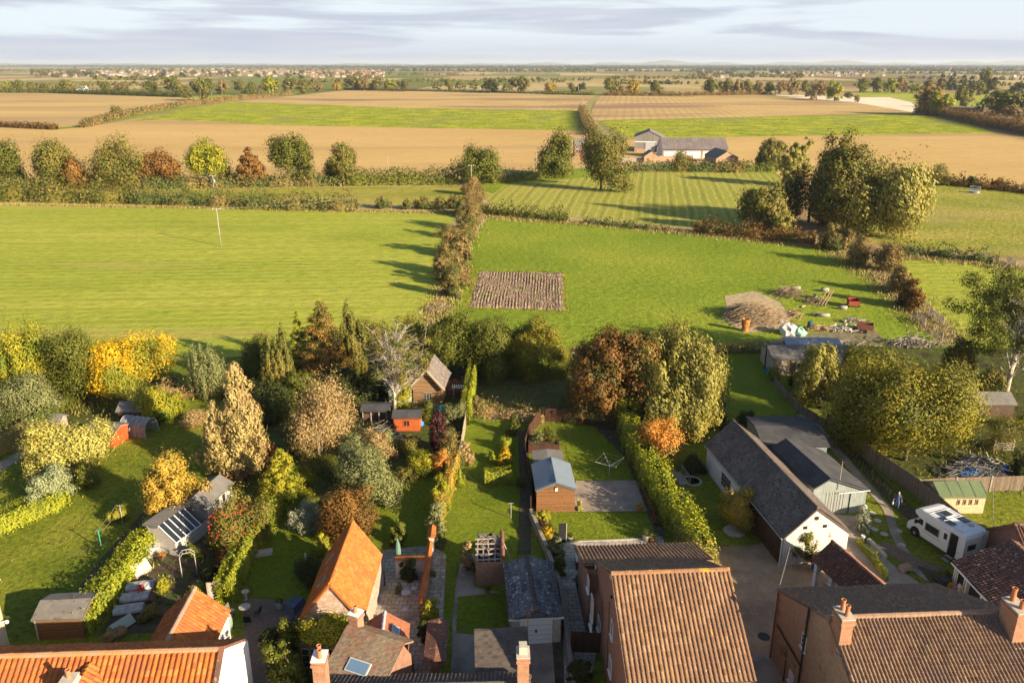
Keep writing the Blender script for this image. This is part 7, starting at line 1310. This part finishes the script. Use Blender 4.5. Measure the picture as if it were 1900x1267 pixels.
t=thing('paddling_pool','blue round object under the chestnut branches','pool',G(1092,775)); MB().lathe([(1.0,0),(1.1,.3),(.95,.3),(.95,.15)],(0,0,0),16).build('rim',mat('dark_blue_vinyl',[(.06,.16,.34)]),t)
box_thing('blue_crate','blue barrel crate at the corner of the workshop fence','crate',G(1427,694),.2,(.7,.7,.8),mat('crate_blue',[(.02,.16,.32)])); box_thing('black_bin','black wheelie bin beside the flower pots','bin',G(1748,1095),.3,(.6,.7,1.05),M_['soot']); box_thing('patio_box','brown cardboard-coloured storage box on the patio','storage box',G(759,1245),.05,(.65,.7,.9),mat('brown_card',[(.3,.18,.1)])); box_thing('log_store','low felt-topped log store at the corner of the terrace','log store',G(1090,1050),0,(1.9,1.2,.8),M_['dwood'],'roof',M_['stone'])
box_thing('picnic_table','small weathered picnic bench on the lawn by the brick path','table',G(1678,1060),.4,(.9,.5,.5),M_['greywood'],'table_top',M_['wgrain'],True)
t=thing('signboard','tall dark cover leaning at the corner of the narrow lawn','screen',G(1043,1008),.2); MB().box(-.3,.3,-.06,.06,0,1.9).build('panel',M_['soot'],t); MB().box(.3,.36,-.08,.08,0,1.95).build('post',M_['greywood'],t)
t=thing('bird_box','dark bird box on a pole in front of the russet hedge','bird box',G(838,462)); MB().tube([(0,0,0),(0,0,2.2)],.06,6).build('post',M_['greywood'],t); MB().box(-.3,.3,-.3,.3,2.2,2.9).build('box',M_['brownv'],t)
t=thing('ring_feeder','galvanised ring feeder standing in the right-hand pasture','feeder',(144.3,250)); m=MB(); [m.tube([(1.5*math.cos(k*.5236),1.5*math.sin(k*.5236),z) for k in range(13)],.06,4) for z in (.2,.6,1.0,1.9)]; [m.tube([(1.5*math.cos(k*.7854),1.5*math.sin(k*.7854),0),(1.5*math.cos(k*.7854),1.5*math.sin(k*.7854),1.9)],.05,4) for k in range(8)]; m.build('rails',M_['steel'],t); MB().lathe([(1.4,0),(1.4,.5)],(0,0,0),14).build('hay',M_['lead'],t)
t=thing('wooden_ladder','ladder leaning on the wall of the orange-roofed barn','ladder',G(700,1100),rad(160)); m=MB(); [m.bar((x,0,0),(x,1.4,2.4),.06) for x in (0,.45)]; [m.bar((0,.14*i,.24*i),(.45,.14*i,.24*i),.035) for i in range(1,10)]; m.build('frame',M_['greywood'],t)
m=MB(); m.tube([(*G(p[0],p[1]),.09) for p in ((716,1078),(722,1062),(712,1050),(706,1060),(718,1082),(722,1100),(732,1118),(726,1128),(716,1120),(728,1108),(722,1090))],.025,5); tag(m.build('garden_hose',mat('yellow_hose',[(.45,.36,.14)]),uv=False),'coiled yellow garden hose lying on the flagged patio','hose')
# pond and log bridges in the barn garden
t=thing('garden_pond','small kidney-shaped pond ringed with stones beside the lime hedge','pond',G(1283,893)); MB().lathe([(.95,0),(1.0,.1),(.8,.12),(.78,.03)],(0,0,0),18).build('stone_rim',M_['stone'],t); MB().lathe([(.8,.03),(.8,.06)],(0,0,0),18).build('water',mat('pond_water',[(.01,.015,.01)],rough=.08,spec=.6),t)
t=thing('garden_bridge','small wooden bridge with two rails beside the pond','bridge',G(1262,890),rad(100)); MB().box(-1.2,1.2,-.5,.5,.1,.2).build('deck',M_['greywood'],t)
for y in (-.55,.55): m=MB(); m.bar((-1.3,y,.9),(1.3,y,.9),.07); [m.bar((x,y,.1),(x,y,.9),.05) for x in (-1.1,0,1.1)]; [m.bar((x,y,.15),(x+1.1,y,.85),.04) for x in (-1.1,0)]; m.build('handrail',M_['greywood'],t)
lathe_thing('tree_ring','round bed of bare stones around the small yellow-leaved tree','stone ring',G(1363,986),[(.95,0),(.95,.12),(.85,.14),(.2,.1)],M_['stone'],16)
for i,(px,py) in enumerate(((1618,953),(1628,967),(1622,983),(1667,986),(1673,1012),(1640,992))): t=thing('stepping_stone',('stepping stone in the sunlit wedge of lawn','second stepping stone down the lawn by the path','stepping stone below the sunlit wedge','stepping stone just right of the path bend','stepping stone beside the lower path','stepping stone midway to the brick path')[i],'stepping stone',G(px,py),0,'stepping stones in the lawn by the path'); MB().lathe([(.33,.09),(.3,.12)],(0,0,0),12).build('slab',M_['stone'],t)
box_thing('concrete_trough','low stone trough on the shaded lawn beside the clipped hedge','trough',G(488,1030),.3,(1.5,.5,.35),M_['stone'])
lathe_thing('manhole_cover','dark round drain cover in the gravel drive','drain cover',G(1417,1182),[(.42,.08),(.42,.1),(.38,.1)],M_['soot'],18)
t=thing('potted_acer','red-leaved acer in a blue bowl under the white barn gable','plant pot',G(1515,1058)); MB().lathe([(.25,0),(.42,.2),(.45,.45),(.38,.45)],(0,0,0),14).build('bowl',mat('blue_glaze',[(.02,.07,.3)],rough=.25),t); V,c,rc=crown('dome',.9,.5,1.8,900,.14,3); quads_obj('foliage',V,l_red,t)
t=thing('wheelie_bin','black planter tub against the red brick side wall','planter',G(1078,1100)); MB().lathe([(.3,0),(.4,.8),(.42,.8),(.3,.75)],(0,0,0),10).build('tub',M_['soot'],t); V,c,rc=crown('dome',.6,.7,1.9,500,.14,5); quads_obj('foliage',V,l_dark,t)
# ---------------- far village, woods, haze ----------------
def village():
    rg=random.Random(12); wm=[mat('render_cream',[(.33,.28,.23)]),mat('render_white',[(.40,.37,.33)]),mat('brick_far',[(.22,.14,.10)])]
    rm=[mat('roof_red_far',[(.25,.13,.09)]),mat('roof_brown_far',[(.22,.15,.12)]),mat('roof_grey_far',[(.2,.19,.19)])]
    ms={}
    for a in range(3):
        for b in range(3):
            mb=MB(); mb.box(-5,5,-3.6,3.6,0,5,0); mb.add([(-5.4,-4,4.9),(5.4,-4,4.9),(5.4,4,4.9),(-5.4,4,4.9),(-5.4,0,8),(5.4,0,8)],[(0,1,5,4),(2,3,4,5),(0,4,3),(1,2,5)],1); mb.box(3,4,-.5,.5,7,8.9,0)
            o=mb.build('village_house',[wm[a],rm[b]],uv=False); ms[a,b]=o.data; bpy.data.objects.remove(o)
    WA=('cream','white','brick'); RA=('red','brown','grey'); pos=[]
    zones=[(72,150,134,144,16,'at the left end of the far village'),(150,300,129,143,55,'in the left part of the far village'),(300,430,127,143,62,'in the middle of the far village'),(430,560,128,143,38,'in the right part of the far village'),(560,712,130,146,92,'in the red-roofed terraces right of the far village'),(1310,1480,136,145,20,'in the second village on the right'),(1480,1660,134,144,34,'in the second village right of centre'),(1700,1900,138,148,9,'scattered on the right-hand plain')]
    for (x0,x1,y0,y1,n,txt) in zones:
        for i in range(n):
            x=rg.uniform(x0,x1); y=y1-(y1-y0)*rg.random()**1.0; X,Y=G(x,y); a=2 if (x0==560 and rg.random()<.5) else rg.choice((0,1,1,0,2)); b=0 if x0==560 else rg.choice((0,1,2,1))
            o=bpy.data.objects.new('village_house',ms[a,b]); COL.objects.link(o); o.location=(X,Y,0); o.rotation_euler=(0,0,rg.choice((0,.3,-.4,1.4,1.7,.1))); s=rg.uniform(.85,1.2); o.scale=(s*1.15,s,s)
            tag(o,'tiny %s house with a %s roof %s'%(WA[a],RA[b],txt),'house','far village houses, %s walls and %s roofs, %s'%(WA[a],RA[b],txt))
    # village trees
    for i in range(290):
        z=rg.choice(zones[:6]); x=rg.uniform(z[0]-15,z[1]+15); y=rg.uniform(z[2]-3,z[3]+1)
        k=rg.choice('goodbo'); far_tree(k,x,y,y-rg.uniform(4,8)*(y-119)/20,rg.uniform(5,10)*(y-119)/20+2,'tiny %s tree among the houses %s'%(CN[k],z[5]),'trees in the far village, %s, %s'%(CN[k],z[5]))
village()
def wood(label,runs,seed,ls,lm,name='woodland'):
    rg=np.random.default_rng(seed); VV=[]
    for (x0,x1,y0,y1,h,dp,dn) in runs:      # px endpoints, height m, depth m
        A=np.array(G(x0,y0));B=np.array(G(x1,y1)); Lm=np.linalg.norm(B-A); nl=int(Lm/(h*.62)*dn*1.5); 
        for i in range(nl):
            t=rg.uniform(); c=A*(1-t)+B*t; hh=h*rg.uniform(.45,1.15); r=hh*.5*rg.uniform(.8,1.5)
            m=26; d=_dirs(rg,m); d[:,2]=np.abs(d[:,2])*1.0
            P=np.stack([c[0]+d[:,0]*r,c[1]+rg.uniform(-dp,dp)+d[:,1]*r,d[:,2]*hh],1); VV.append(leaf_quads(P,d+.5*_dirs(rg,m),hh*.55,rg))
    return tag(quads_obj(name,np.vstack(VV),lm),label,'woodland',kind='stuff')
wood('far-off dark woods merging along the skyline',[(-100,700,124,127,15,400,1.6),(600,1200,127,128.3,16,400,2.6),(1100,1500,128,127,16,600,2.2),(1400,2000,127,128,16,600,2.4),(-50,1950,122.4,122.6,22,2500,1.8),(-50,1950,124.2,124.6,18,1200,1.5),(1300,1950,131,133,14,300,1.6),(700,1300,132,133,12,200,.8),(900,1950,125.6,126,18,700,1.2)],3,1,l_dark)
wood('far-off olive woods and hedge lines across the plain',[(0,230,133,131,12,160,.9),(150,440,131,126,11,300,1),(420,720,127,130,12,200,1.1),(180,320,148,149,9,60,1),(270,300,150,150,9,20,1.2),(1290,1460,141,144,10,130,1.1),(1460,1900,136,139,10,200,.9),(1680,1950,146,150,8,80,.6),(1700,1950,158,160,8,60,.5),(1120,1320,146,147,8,80,.7),(1120,1300,156,157,8,30,.9),(740,900,140,141,8,60,.4),(760,1050,152,153,7,30,.5),(830,1100,134,135,9,150,.5),(900,1100,149,150,7,20,.7),(150,300,158,160,7,30,.9),(0,240,160,162,7,30,.6),(560,650,153,154,8,30,.9)],5,1,l_olive)
def haze():
    mb=MB(); mb.box(-29500,29500,-210,30000,-4,125); m=bpy.data.materials.new('haze_air'); m.use_nodes=True; n=m.node_tree.nodes; n.clear()
    o=n.new('ShaderNodeOutputMaterial'); v=n.new('ShaderNodeVolumePrincipled'); v.inputs['Color'].default_value=(.80,.88,1.0,1); v.inputs['Density'].default_value=.00005; v.inputs['Anisotropy'].default_value=.1
    m.node_tree.links.new(v.outputs[0],o.inputs['Volume']); tag(mb.build('haze',m,uv=False),'thin blue autumn haze over the whole plain','haze',kind='stuff')
haze()
